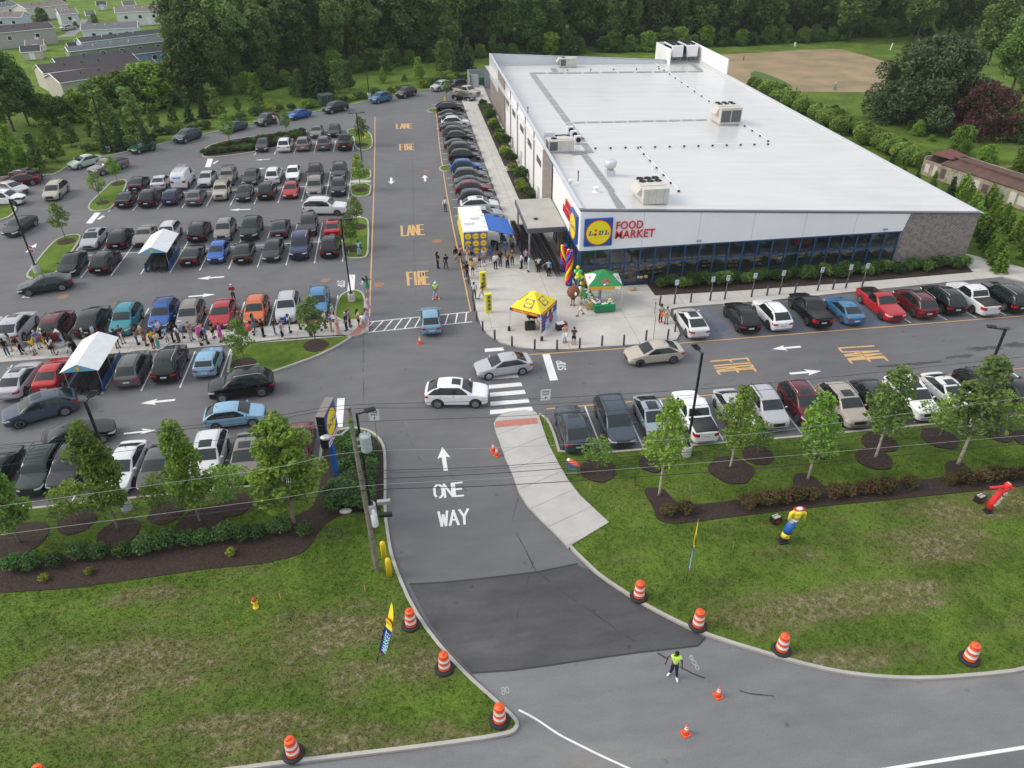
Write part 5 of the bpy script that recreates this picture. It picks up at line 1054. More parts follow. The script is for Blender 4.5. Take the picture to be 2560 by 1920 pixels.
def clothes(kind,J):
    P={}
    def leg(n,t,r0=.108,r1=.078,r2=.066):
        k=V3(J['kn'+n]); a=V3(J['an'+n]); h=J['hip'+n]
        if t<=1: e=V3(h).lerp(k,t); return [(h,r0),(tuple(e),r1+.015*(1-t))]
        e=k.lerp(a,t-1); return [(h,r0),(J['kn'+n],r1),(tuple(e),r2)]
    def bottoms(t,r0=.108,r1=.076,r2=.062):
        return skinmesh([[(tuple(V3(J['pel'])+V3((0,0,.10))),(.160,.122)),(J['pel'],(.172,.130))]]+[[(J['pel'],(.172,.130))]+leg(n,t,r0,r1,r2) for n in 'LR'],1,'trousers')
    P['trousers']=bottoms(1.92); P['wide_trousers']=bottoms(1.9,.115,.10,.11); P['shorts']=bottoms(.92,.115,.098)
    def torso(low,arm,rr=1.0,ar=.068):
        ch=[[(tuple(V3(J['pel'])+V3((0,0,low))),(.178*rr,.137*rr)),(J['spine'],(.160*rr,.120*rr)),(J['chest'],(.182*rr,.128*rr)),(tuple(V3(J['chest']).lerp(V3(J['neck']),.72)),(.085,.075))]]
        for n in 'LR':
            s_=V3(J['sh'+n]); e=V3(J['el'+n]); w_=V3(J['wr'+n])
            c_=[(J['chest'],(.182*rr,.128*rr)),(J['sh'+n],ar+.008)]
            if arm<=1: c_.append((tuple(s_.lerp(e,arm)),ar-.008))
            else: c_+= [(J['el'+n],ar-.016),(tuple(e.lerp(w_,arm-1)),ar-.026)]
            ch.append(c_)
        return skinmesh(ch,1,'shirt')
    P['tshirt']=torso(-.01,.55); P['long_sleeve_shirt']=torso(-.02,1.9); P['loose_top']=torso(-.10,.7,1.14,.08)
    def skirt(z1,r1,r2,top,arm=None):
        m=MB(); pel=V3(J['pel']); kx=(V3(J['knL'])+V3(J['knR']))/2; rows=[]
        pr=[(top,.13,.10),(0.02,.165,.13),(-.12,.19,.165),(z1-.93,r1,r2)]
        for k,(dz,ra,rb) in enumerate(pr):
            c=pel+Vector((0,0,dz)); c.x+= (kx.x-pel.x)*(k/3)*.6; rows.append([(c.x+rb*cos(2*pi*i/16)*(1+.06*cos(5*2*pi*i/16)*(k==3)),c.y+ra*sin(2*pi*i/16),c.z) for i in range(16)])
        vs=[p for r in rows for p in r]; m.add(vs,[(a*16+i,a*16+(i+1)%16,(a+1)*16+(i+1)%16,(a+1)*16+i)[::-1] for a in range(3) for i in range(16)]); return m.mesh('skirt',[CLOTH],True)
    P['skirt']=skirt(.50,.24,.20,.12); P['long_skirt']=skirt(.14,.26,.22,.12)
    hd=V3(J['head']); nk=V3(J['neck'])
    m=MB(); m.ball(tuple(hd+V3((-.018,0,.035))),.105,7,sc=(1.0,.92,1.0)); hm=m.mesh('h',[HAIR],True)
    bm=bmesh.new(); bm.from_mesh(hm); bmesh.ops.delete(bm,geom=[v for v in bm.verts if (v.co.x-hd.x)>.035 and v.co.z<hd.z+.055 or v.co.z<hd.z-.055],context='VERTS'); bm.to_mesh(hm); bm.free(); hm.materials.clear(); hm.materials.append(HAIR); P['short_hair']=hm
    m=MB(); m.ball(tuple(hd+V3((-.022,0,.035))),.110,7,sc=(1.0,.95,1.0)); m.tube([hd+V3((-.06,0,.03)),hd+V3((-.085,0,-.08)),nk+V3((-.10,0,-.04)),nk+V3((-.12,0,-.2))],[.09,.10,.09,.05],8); h2=m.mesh('h',[HAIR],True)
    bm=bmesh.new(); bm.from_mesh(h2); bmesh.ops.delete(bm,geom=[v for v in bm.verts if (v.co.x-hd.x)>.035 and v.co.z<hd.z+.055],context='VERTS'); bm.to_mesh(h2); bm.free(); P['long_hair']=h2
    m=MB(); m.lathe([(.105,-.0),(.108,.05),(.085,.095),(0,.11)],tuple(hd+V3((-.01,0,.03))),12); m.box(tuple(hd+V3((.12,0,.035))),(.11,.13,.015)); P['cap']=m.mesh('cap',[CLOTH],True)
    m=MB(); m.lathe([(.16,0),(.115,.012),(.11,.06),(.085,.11),(0,.13)],tuple(hd+V3((0,0,.03))),12); P['hard_hat']=m.mesh('hard_hat',[CLOTH],True)
    m=MB(); m.ball(tuple(hd+V3((-.02,0,.01))),.12,7,sc=(1,.95,1.1)); m.tube([hd+V3((-.03,0,-.04)),nk,nk+V3((0,0,-.12))],[.11,.11,.16],10); P['headscarf']=m.mesh('headscarf',[CLOTH],True)
    sh=MB()
    for n in 'LR':
        a=V3(J['an'+n]); t=V3(J['toe'+n]); d=(t-a); d.z=0; d.normalize(); sh.tube([a-d*.06+V3((0,0,-.035)),a+d*.02+V3((0,0,-.03)),t+V3((0,0,.012)),t+d*.05+V3((0,0,.005))],[.045,.056,.048,.028],7)
    P['shoes']=sh.mesh('shoes',[CLOTH],True)
    ch=V3(J['chest']); m=MB(); m.box(tuple(ch+V3((-.2,0,-.08))),(.17,.30,.42)); m.ball(tuple(ch+V3((-.22,0,.09))),.15,5,sc=(.6,1,.6)); P['backpack']=m.mesh('backpack',[CLOTH],True)
    P['vest']=torso(.02,.12,1.06,.085)
    for k in ('tshirt','long_sleeve_shirt','loose_top','trousers','wide_trousers','shorts','vest'): P[k].materials.clear(); P[k].materials.append(CLOTH)
    return P
POSES={}
for k_ in ('stand','fold','phone','walk','hips','point','lean','bend','flag','cone'):
    J_=pose(k_); POSES[k_]=(bodymeshes(k_,J_),clothes(k_,J_),J_)
CC=dict(black=(.012,.012,.014),white=(.72,.73,.75),yellow=(.75,.50,.01),grey=(.22,.23,.25),lightgrey=(.45,.46,.48),charcoal=(.05,.055,.06),blue=(.06,.16,.50),lightblue=(.25,.50,.80),paleblue=(.45,.58,.72),royal=(.02,.12,.60),navy=(.015,.022,.06),jeans=(.05,.10,.19),lightjeans=(.28,.42,.55),denim=(.10,.17,.28),teal=(.08,.50,.42),aqua=(.25,.62,.62),khaki=(.42,.33,.21),cream=(.62,.57,.44),peach=(.70,.36,.30),magenta=(.60,.08,.42),maroon=(.22,.012,.02),red=(.50,.02,.03),olive=(.10,.09,.045),brown=(.16,.085,.05),tan=(.50,.36,.27),mustard=(.60,.33,.03),lavender=(.45,.42,.70),lilac=(.50,.36,.52),pink=(.62,.26,.28),green=(.03,.30,.14),mint=(.10,.55,.36),orange=(.75,.12,.02),hivis=(.55,.85,.06),floral=(.60,.38,.36))
CN=dict(lightgrey='light grey',lightblue='light blue',paleblue='pale blue',royal='royal blue',jeans='blue jeans',lightjeans='pale jeans',hivis='lime high-visibility')
SK=[(.52,.30,.21),(.42,.22,.14),(.20,.10,.06),(.09,.045,.028)]
HC=dict(d=(.012,.009,.008),b=(.07,.035,.018),g=(.42,.41,.40),w=(.7,.69,.66),o=(.30,.17,.07))
def person(pos,face,pk,top,tc,bot,bc,hair='short_hair',hc='d',sk=0,shoe='black',h=None,extra=(),where='',z=None,label=None):
    body,P,J=POSES[pk]; x,y=pos[:2]; z=.16 if z is None else z
    tn={'tshirt':'T-shirt','long_sleeve_shirt':'shirt','loose_top':'top'}[top]; bn={'trousers':'trousers','wide_trousers':'trousers','shorts':'shorts','skirt':'skirt','long_skirt':'long skirt'}[bot]
    if label is None:
        if tc==bc and bot in('skirt','long_skirt'): label='person in %s %s %s'%(CN.get(tc,tc),'dress' if bot=='skirt' else 'long dress',where)
        else: label='person in %s %s and %s %s'%(CN.get(tc,tc),tn,(CN.get(bc,bc) if bc in('jeans','lightjeans') and bot!='shorts' else CN.get(bc,bc)+' '+bn),where)
    h=h or random.uniform(.97,1.06); o=thing('person',(x,y,z),radians(face),label.strip(),'person'); o.scale=(h,h,h)
    def ad(n,c,nm=None): q=put(nm or n,P[n],o,color=CC[c] if isinstance(c,str) else c); return q
    put('body',body,o,color=SK[sk]); ad(top,tc); ad(bot,bc); ad('shoes',shoe)
    if hair in('cap','hard_hat','headscarf'): ad(hair,hc if hc in CC else 'black'); 
    if hair=='cap': q=put('short_hair',P['short_hair'],o,color=HC['d'])
    if hair in('short_hair','long_hair'): q=put('hair',P[hair],o,color=HC[hc])
    for e,c in extra:
        if e=='bag':
            w_=V3(J['wrR']); m=MB(); m.box((w_.x,w_.y-.02,w_.z-.32),(.30,.10,.34)); m.tube([(w_.x-.1,w_.y,w_.z-.16),(w_.x,w_.y,w_.z-.02),(w_.x+.1,w_.y,w_.z-.16)],.012,5)
            b=m.build('shoulder_bag',CLOTH,None,color=CC[c]); b.matrix_world=Matrix.Translation((x,y,z))@Matrix.Rotation(radians(face),4,'Z')@Matrix.Scale(h,4); tag(b,'%s bag held by the %s'%(CN.get(c,c),label.strip()[:999].split(' and ')[0]),'bag')
        elif e=='stripe':
            m=MB(); ch=V3(J['chest'])
            for zz in (-.12,.02): m.lathe([(.205,zz-.02),(.205,zz+.02)],(ch.x,ch.y,ch.z),16); 
            q=m.build('reflective_band',CLOTH,o,color=CC['lightgrey']); q.scale=(.68,1,1)
        else: ad(e,c)
    return o
def pp(t,x,y,z=.16): return g(t,x,y,z)
TS,LS,LT='tshirt','long_sleeve_shirt','loose_top'; TR,WT,SH,SKT,LSK='trousers','wide_trousers','shorts','skirt','long_skirt'
q='in the queue '
Q=[('z1',150,1045,120,'stand',TS,'black',TR,'jeans','long_hair','d',2,'white',(),'at the far left of the walk'),('z1',215,945,-160,'stand',LT,'grey',SH,'grey','long_hair','b',0,'tan',(),'at the left of the walk'),
('z1',385,1000,160,'lean',LT,'black',TR,'black','short_hair','b',1,'black',(),'leaning on a cart left of the yellow shirt'),('z1',620,1018,160,'stand',TS,'yellow',SH,'white','short_hair','b',2,'brown',(),'facing the maroon SUV'),
('z1',690,905,-30,'fold',TS,'blue',SH,'denim','short_hair','g',0,'black',(),'behind the yellow shirt'),('z1',810,870,-60,'stand',TS,'white',TR,'yellow','short_hair','w',0,'white',(),'with white hair by the maroon SUV'),
('z1',860,905,-20,'stand',TS,'black',SKT,'black','long_hair','d',2,'black',(),'behind the white T-shirt and black shorts'),('z1',935,1020,80,'stand',TS,'white',SH,'black','long_hair','d',2,'white',(),'beside a cart left of the canopy'),
('z1',1090,808,190,'lean',TS,'white',TR,'lightjeans','short_hair','d',2,'white',(),'leaning behind the maroon SUV'),('z1',1320,990,150,'lean',LS,'black',LSK,'black','long_hair','d',2,'black',(),'pushing a cart left of the cart shelter'),
('z1',1505,860,30,'stand',LS,'charcoal',TR,'black','short_hair','g',0,'black',(),'with grey hair behind the cart shelter'),('z1',1660,790,180,'stand',TS,'lightblue',SH,'navy','short_hair','b',0,'black',(),'behind the cart shelter roof'),
('z1',2045,890,-60,'stand',LT,'navy',SH,'navy','short_hair','d',2,'black',(),'in a patterned outfit right of the cart shelter'),('z1',2135,815,-60,'fold',TS,'charcoal',SH,'navy','short_hair','b',1,'black',(('bag','white'),),'in front of the teal SUV'),
('z2',310,975,20,'fold',TS,'black',TR,'jeans','long_hair','b',1,'black',(),'right of the teal SUV'),('z2',400,900,10,'stand',TS,'paleblue',TR,'khaki','short_hair','b',0,'black',(),'left of the blue SUV'),
('z2',460,995,0,'stand',LT,'brown',SH,'maroon','long_hair','o',1,'black',(),'left of the yellow T-shirt'),('z2',590,1040,-20,'stand',TS,'yellow',SH,'black','long_hair','d',2,'red',(),'by the blue SUV'),
('z2',682,1070,-20,'fold',TS,'cream',TR,'teal','long_hair','o',0,'white',(),'by the blue SUV'),('z2',645,880,30,'phone',TS,'blue',SH,'navy','short_hair','b',0,'black',(),'in front of the blue SUV'),
('z2',708,868,-10,'fold',LS,'paleblue',TR,'black','short_hair','b',0,'black',(),'standing at the blue SUV bonnet'),('z2',832,955,-40,'stand',TS,'lightblue',SH,'white','short_hair','d',2,'white',(),'right of the blue SUV'),
('z2',925,930,10,'fold',LS,'black',TR,'black','short_hair','d',2,'black',(),'between the light blue shirts'),('z2',1030,935,170,'stand',LT,'white',WT,'olive','long_hair','d',3,'brown',(),'right of the blue SUV'),
('z2',1095,862,20,'fold',TS,'lightblue',SH,'blue','cap','white',0,'black',(),'with white cap by the taupe SUV'),('z2',1245,900,-40,'fold',TS,'grey',TR,'lightgrey','short_hair','b',0,'black',(),'in front of the taupe SUV'),
('z2',1435,900,-30,'stand',TS,'peach',TR,'navy','long_hair','d',0,'black',(),'left of the red sedan'),('z2',1400,985,10,'stand',LT,'magenta',TR,'black','headscarf','magenta',1,'black',(('bag','cream'),),'left of the red sedan'),
('z2',1512,960,20,'stand',LS,'denim',TR,'charcoal','short_hair','d',1,'black',(),'left of the red sedan'),('z2',1625,862,-20,'fold',TS,'black',SH,'black','long_hair','d',0,'black',(),'in front of the red sedan'),
('z2',1760,925,180,'stand',LT,'magenta',SKT,'magenta','short_hair','d',0,'black',(),'in front of the red sedan'),('z2',2090,655,-90,'stand',LS,'brown',TR,'brown','long_hair','d',1,'brown',(),'left of the orange SUV'),
('z3',125,1030,0,'fold',TS,'denim',SKT,'denim','long_hair','d',2,'white',(),'in front of the orange SUV'),('z3',272,1115,-10,'fold',LS,'black',TR,'black','short_hair','d',2,'black',(),'right of the denim dress'),
('z3',472,1080,10,'stand',LS,'charcoal',TR,'jeans','short_hair','o',0,'lightblue',(('vest','black'),),'between orange and silver SUVs'),('z3',605,1150,-20,'fold',TS,'lavender',TR,'navy','short_hair','b',0,'white',(('bag','white'),),'in front of the silver SUV'),
('z3',728,1045,0,'phone',TS,'white',SH,'aqua','cap','navy',3,'black',(('backpack','royal'),),'with blue backpack reading a leaflet'),('z3',900,985,0,'stand',LT,'brown',TR,'brown','short_hair','d',1,'black',(),'left of the young tree'),
('z3',1075,1095,20,'stand',TS,'maroon',TR,'navy','long_hair','d',2,'black',(),'behind the young tree'),('z3',1340,965,-20,'fold',LT,'cream',TR,'black','short_hair','d',0,'black',(),'right of the young tree'),
('z3',1445,1025,-10,'stand',TS,'blue',TR,'khaki','short_hair','o',0,'khaki',(),'right of the young tree'),('z3',1560,1080,0,'stand',LT,'floral',LSK,'floral','headscarf','floral',1,'tan',(),'with matching headscarf'),
('z3',1485,850,-20,'stand',TS,'mint',TR,'black','short_hair','o',0,'black',(('bag','white'),),'near the lamp island corner'),('z3',1712,1010,160,'stand',LS,'navy',TR,'navy','short_hair','g',1,'black',(),'below the lamp island'),
('z3',1765,945,-20,'fold',TS,'grey',TR,'charcoal','short_hair','b',0,'black',(('backpack','navy'),),'with backpack below the lamp island'),('z3',1920,955,20,'stand',TS,'cream',SH,'black','long_hair','d',1,'pink',(),'on the red ramp'),
('z3',2010,1015,100,'stand',LT,'white',SH,'khaki','short_hair','b',0,'white',(('backpack','white'),),'with white backpack at the kerb ramp'),('z3',2062,920,0,'fold',LT,'lilac',SKT,'lavender','long_hair','b',0,'white',(),'at the crosswalk end'),
('z3',2088,705,0,'stand',LT,'lilac',SKT,'lilac','short_hair','o',0,'white',(),'on the yellow line by the lamp island')]
for t,x_,y_,fc,pk,tp,tc,bt,bc,hr,hc,sk,sho,ex,wh in Q: person(pp(t,x_,y_),fc,pk,tp,tc,bt,bc,hr,hc,sk,sho,extra=ex,where=wh)
Q2=[('z2',1975,215,-90,'fold',LS,'maroon',TR,'navy','short_hair','w',0,'black',(),'behind the red sedan',.01),('z3',2015,395,180,'phone',LS,'paleblue',TR,'lightjeans','long_hair','d',0,'white',(),'beside the green dress on the yellow line',.01),
('z3',2075,350,90,'point',LT,'green',SKT,'green','long_hair','b',0,'white',(),'on the yellow line above the lamp island',.01),('t11',895,550,-80,'stand',TS,'aqua',TR,'lightjeans','long_hair','d',3,'black',(),'on the tree island by the red sedan',.13),
('t11',1572,658,20,'fold',LS,'black',TR,'black','long_hair','d',2,'black',(),'walking in the fire lane',.01),('t11',1645,672,100,'walk',LS,'navy',TR,'charcoal','short_hair','d',1,'black',(),'in the fire lane facing the store',.01),
('t11',1637,168,-100,'stand',LS,'white',TR,'charcoal','short_hair','d',1,'black',(),'alone in the fire lane near the parked row',.01),
('z4',140,1070,-60,'stand',LS,'black',SH,'paleblue','short_hair','d',2,'tan',(),'left of the food truck on the lane',.01),('z4',215,1050,-90,'phone',TS,'pink',SH,'black','short_hair','d',2,'black',(),'at the kerb beside the food truck',.16),
('z4',285,1365,0,'stand',LT,'charcoal',TR,'grey','short_hair','d',1,'white',(),'at the yellow kerb line by the bollards',.16),('z4',335,1335,30,'stand',LS,'black',TR,'black','short_hair','d',2,'black',(),'by the first bollard',.16),
('z4',430,1300,90,'hips',LT,'mustard',SH,'olive','short_hair','b',1,'tan',(),'behind the yellow banner, seen from the back',.16),('z4',345,1100,60,'stand',LT,'tan',TR,'cream','long_hair','o',0,'tan',(),'in the crowd left of the mustard top',.16),
('z4',475,1230,-60,'stand',LS,'white',TR,'lightgrey','short_hair','b',1,'white',(),'behind the mustard top',.16),('z4',540,1150,-90,'hips',TS,'denim',SH,'charcoal','short_hair','b',1,'black',(),'before the food truck corner',.16),
('z4',620,1110,-90,'fold',TS,'lightgrey',TR,'grey','long_hair','b',0,'white',(),'before the food truck front',.16),('z4',735,1085,-60,'stand',TS,'royal',TR,'grey','short_hair','d',2,'white',(),'right of the food truck',.16),
('z4',400,1035,-90,'stand',TS,'denim',TR,'navy','short_hair','d',1,'black',(),'in front of the truck circles, back row',.16),('z4',340,1030,-90,'stand',TS,'blue',TR,'charcoal','short_hair','d',0,'black',(),'in front of the truck circles, left end',.16),
('z4',822,1190,-80,'fold',LS,'white',TR,'black','short_hair','d',0,'black',(),'in the middle of the plaza crowd',.16),('z4',905,1145,90,'stand',LT,'black',WT,'denim','long_hair','b',0,'black',(),'right of the white shirt in the crowd',.16),
('z4',1030,1170,100,'stand',LT,'brown',WT,'navy','long_hair','o',0,'black',(),'with long blond hair seen from behind',.16),('z4',1110,1120,-100,'fold',TS,'olive',TR,'navy','short_hair','d',0,'grey',(),'left of the cart rows',.16),
('z4',1000,960,0,'stand',LS,'royal',TR,'charcoal','short_hair','d',1,'black',(),'behind the long blond hair',.16),('z4',1110,870,-60,'phone',TS,'lightgrey',TR,'charcoal','short_hair','d',0,'black',(),'below the hands-on-hips woman',.16),
('z4',1095,800,-90,'hips',LT,'grey',SKT,'grey','long_hair','d',1,'black',(),'with hands on hips under the awning',.16),('z4',855,870,200,'bend',LS,'black',TR,'black','short_hair','d',2,'black',(),'bending over the blue stroller by the truck',.16),
('z4',930,735,-90,'stand',LS,'black',TR,'black','short_hair','d',1,'black',(),'behind a stroller beyond the truck awning',.16),('z4',1210,820,-60,'fold',TS,'maroon',TR,'jeans','short_hair','d',2,'red',(),'beside the canopy post',.16),
('z4',1275,1185,150,'stand',LS,'white',TR,'black','long_hair','d',2,'black',(('bag','white'),),'with a long ponytail before the cart rows',.16),('z4',1345,1105,-90,'stand',LT,'lilac',WT,'navy','short_hair','b',0,'black',(),'by the front canopy post',.16),
('z4',1400,1235,180,'stand',LT,'aqua',TR,'paleblue','short_hair','d',0,'charcoal',(),'left of the white polo shirt',.16),('z4',1560,1240,-90,'hips',TS,'white',TR,'black','short_hair','d',2,'black',(),'below the cart rows',.16),
('z4',1740,1310,-100,'point',TS,'lightblue',TR,'black','short_hair','d',1,'black',(),'with arm out left of the balloon column',.16),('t11',1887,925,80,'stand',TS,'paleblue',TR,'charcoal','short_hair','d',2,'black',(),'left of the yellow banners',.16),
('t11',1955,928,150,'walk',TS,'charcoal',SH,'lightgrey','short_hair','b',0,'black',(),'walking between the yellow banners',.16),
('z5',1320,1350,-60,'fold',TS,'peach',SKT,'paleblue','short_hair','d',0,'brown',(('bag','white'),),'right of the yellow tent',.16),('z5',1480,1395,70,'phone',TS,'charcoal',SH,'black','cap','olive',1,'tan',(),'right of the yellow tent, seen from behind',.16),
('z5',1600,890,185,'walk',TS,'grey',SH,'white','short_hair','b',0,'black',(),'walking past the round costume',.16),('z5',1920,625,-60,'phone',TS,'white',TR,'lightjeans','cap','lavender',0,'white',(),'serving behind the green table',.16),
('z6',1730,1278,-80,'fold',TS,'lightgrey',TR,'black','long_hair','d',2,'red',(('bag','orange'),),'with an orange bag at the plaza corner',.16),('z6',1830,1305,-110,'stand',TS,'tan',SH,'khaki','short_hair','d',2,'black',(),'at the plaza corner by the white sleek sedan',.16),
('t22',1410,290,180,'stand',LS,'black',TR,'black','short_hair','d',2,'black',(),'beside the open door of the white pickup',.01),('t10',195,1078,170,'lean',TS,'pink',TR,'paleblue','short_hair','b',0,'white',(),'loading the grey SUV at the rear kerb',.01),
('t10',165,1075,60,'stand',TS,'lightgrey',SH,'black','short_hair','d',2,'black',(),'at the open door of the grey SUV',.01),('t11',1555,925,-90,'cone',TS,'lightblue',TR,'lightjeans','hard_hat','white',2,'white',(('vest','hivis'),('stripe','x')),'in lime vest behind the fire lane cone',.01)]
for t,x_,y_,fc,pk,tp,tc,bt,bc,hr,hc,sk,sho,ex,wh,z_ in Q2: person(pp(t,x_,y_,z_),fc,pk,tp,tc,bt,bc,hr,hc,sk,sho,extra=ex,where=wh,z=z_)
person(g('t23',1392,868,.01),-112,'flag',TS,'lightblue',TR,'navy','short_hair','d',3,'white',h=1.09,extra=(('vest','hivis'),('stripe','x')),z=.01,label='person directing traffic on the driveway in lime vest, pale blue shirt and jeans')
person(pp('z4',640,1262),-60,'stand',TS,'white',SH,'white','long_hair','b',0,'white',h=.74,z=.16,label='child in white standing behind the farther yellow banner')
person(pp('z4',850,1085),-90,'stand',LT,'red',SKT,'red','short_hair','b',0,'white',h=.68,z=.16,label='child in red dress in the plaza crowd')
# ================================================================= VEGETATION
def leafmat(name,c1,c2,c3,tr=.25,scale=1.2):
    m,t,b=nmat(name); L=t.links.new; tc=node(t,"ShaderNodeTexCoord"); n=node(t,"ShaderNodeTexNoise"); n.inputs['Scale'].default_value=scale; n.inputs['Detail'].default_value=4
    n2=node(t,"ShaderNodeTexNoise"); n2.inputs['Scale'].default_value=scale*7; oi=node(t,"ShaderNodeObjectInfo")
    L(tc.outputs['Object'],n.inputs['Vector']); L(tc.outputs['Object'],n2.inputs['Vector'])
    r=node(t,"ShaderNodeMapRange"); r.inputs[1].default_value=.36; r.inputs[2].default_value=.64; L(n.outputs['Fac'],r.inputs[0])
    a=node(t,"ShaderNodeMix",data_type='RGBA'); a.inputs[6].default_value=(*c1,1); a.inputs[7].default_value=(*c2,1); L(r.outputs[0],a.inputs[0])
    r2=node(t,"ShaderNodeMapRange"); r2.inputs[1].default_value=.5; r2.inputs[2].default_value=.68; L(n2.outputs['Fac'],r2.inputs[0])
    c=node(t,"ShaderNodeMix",data_type='RGBA'); c.inputs[7].default_value=(*c3,1); L(a.outputs[2],c.inputs[6]); L(r2.outputs[0],c.inputs[0])
    hs=node(t,"ShaderNodeHueSaturation"); rr=node(t,"ShaderNodeMapRange"); rr.inputs[3].default_value=.485; rr.inputs[4].default_value=.515; L(oi.outputs['Random'],rr.inputs[0]); L(rr.outputs[0],hs.inputs['Hue'])
    mm=node(t,"ShaderNodeMath",operation='FRACT'); m5=node(t,"ShaderNodeMath",operation='MULTIPLY'); m5.inputs[1].default_value=7.3; L(oi.outputs['Random'],m5.inputs[0]); L(m5.outputs[0],mm.inputs[0]); rv=node(t,"ShaderNodeMapRange"); rv.inputs[3].default_value=.68; rv.inputs[4].default_value=1.5; L(mm.outputs[0],rv.inputs[0]); L(rv.outputs[0],hs.inputs['Value']); L(c.outputs[2],hs.inputs['Color'])
    L(hs.outputs[0],b.inputs['Base Color']); b.inputs['Roughness'].default_value=.6; b.inputs['Specular IOR Level'].default_value=.25
    ts=node(t,"ShaderNodeBsdfTranslucent"); L(hs.outputs[0],ts.inputs[0]); mx=node(t,"ShaderNodeMixShader"); mx.inputs[0].default_value=tr; L(b.outputs[0],mx.inputs[1]); L(ts.outputs[0],mx.inputs[2]); L(mx.outputs[0],t.nodes['Material Output'].inputs[0])
    return m
LF_STREET=leafmat('leaves_street',(.090,.175,.024),(.17,.275,.036),(.25,.35,.06))
LF_FOREST=leafmat('leaves_forest',(.066,.118,.032),(.125,.198,.046),(.17,.25,.06),scale=.35)
LF_LIGHT=leafmat('leaves_light',(.088,.155,.035),(.150,.230,.05),(.21,.29,.07))
LF_CONIF=leafmat('needles',(.030,.066,.028),(.048,.092,.032),(.065,.115,.038),.1)
LF_MAGN=leafmat('leaves_glossy',(.030,.062,.024),(.052,.092,.032),(.10,.125,.06),.1,.6)
LF_PURP=leafmat('leaves_purple',(.070,.028,.028),(.11,.045,.036),(.13,.07,.05),.2)
LF_SHRUB=leafmat('leaves_shrub',(.040,.090,.026),(.07,.14,.036),(.11,.19,.05)); LF_YEL=leafmat('leaves_yellow',(.13,.18,.02),(.24,.30,.03),(.3,.36,.05)); LF_RUST=leafmat('leaves_rusty',(.050,.085,.022),(.12,.07,.03),(.15,.06,.035))
BARK=mat('bark',(.16,.125,.095),.9,noise=.3,scale=12,bump=.6); BARKD=mat('bark_dark',(.075,.06,.048),.9,noise=.35,scale=8,bump=.6); BARKP=mat('bark_pale',(.40,.36,.29),.85,noise=.3,scale=9,bump=.4)
def leaves(name,cen,size,material,up=.5,elong=1.5):
    N=len(cen); nrm=rng.normal(size=(N,3)); nrm[:,2]=np.abs(nrm[:,2])*(1)+up; nrm/=np.linalg.norm(nrm,axis=1)[:,None]
    a=np.cross(nrm,rng.normal(size=(N,3))); a/=np.linalg.norm(a,axis=1)[:,None]; b=np.cross(nrm,a); s=(size*rng.uniform(.6,1.35,N))[:,None]
    v=np.stack([cen-a*s*elong*.5,cen+b*s*.42+nrm*s*.06,cen+a*s*elong*.5,cen-b*s*.42+nrm*s*.06],1).reshape(-1,3)
    me=bpy.data.meshes.new(name); me.vertices.add(N*4); me.vertices.foreach_set('co',v.ravel().astype(np.float32)); me.loops.add(N*4); me.loops.foreach_set('vertex_index',np.arange(N*4,dtype=np.int32)); me.polygons.add(N); me.polygons.foreach_set('loop_start',np.arange(0,N*4,4,dtype=np.int32)); me.polygons.foreach_set('loop_total',np.full(N,4,dtype=np.int32)); me.materials.append(material); me.update(calc_edges=True); return me
def clumps(cs,rs,n,flat=.8):
    out=[]
    for c,r in zip(cs,rs):
        k=max(8,int(n*(r/np.mean(rs))**2)); d=rng.normal(size=(k,3)); d/=np.linalg.norm(d,axis=1)[:,None]; d*=(rng.uniform(.25,1,k)**.45)[:,None]*r; d[:,2]*=flat; out.append(np.array(c)+d)
    return np.concatenate(out)
TR={}
def broad(key,H,Wd,trunkh,nc,nl,ls,lm,prof,bark=BARK,tr=.09,cr=.55,gap=.0,limbs=8,lean=0,flat=.8):
    """prof(t) -> relative radius at relative crown height"""
    cs=[];rs=[]; bend=Vector((lean,0,0))
    for i in range(nc):
        t=(i+.5)/nc; t=min(1,max(0,t+random.uniform(-.04,.04))); R=prof(t)*Wd/2; a=i*2.39996+random.uniform(-.5,.5); rr=R*sqrt(random.uniform(.15,1.0))*random.uniform(.8,1.12); z=trunkh+(H-trunkh-cr*.4)*t+random.uniform(-.15,.15)*cr
        if random.random()<gap: continue
        cs.append((rr*cos(a)+bend.x*t,rr*sin(a)+bend.y*t,z)); rs.append(cr*random.uniform(.6,1.25)*(.65+.5*prof(t)))
    P=clumps(cs,rs,nl,flat); crown=leaves('crown',P,ls,lm)
    m=MB(); top=(bend.x*.8,bend.y*.8,H*.88); m.tube([(0,0,-.05),(0.01,0,.25*H*.2),(bend.x*.2,0,trunkh),(bend.x*.5,bend.y,H*.6),top],[tr*1.5,tr*1.05,tr*.85,tr*.5,tr*.12],8)
    for i in range(limbs):
        c=Vector(random.choice(cs)); z0=max(trunkh*.85,c.z-H*.22-random.uniform(0,.1)*H); s0=Vector((bend.x*(z0/H),0,z0)); mid=s0.lerp(c,.5)+Vector((0,0,-.04*H)); m.tube([s0,mid,c],[tr*.42,tr*.28,tr*.08],5)
    TR[key]=(crown,m.mesh('trunk',bark,True),H)
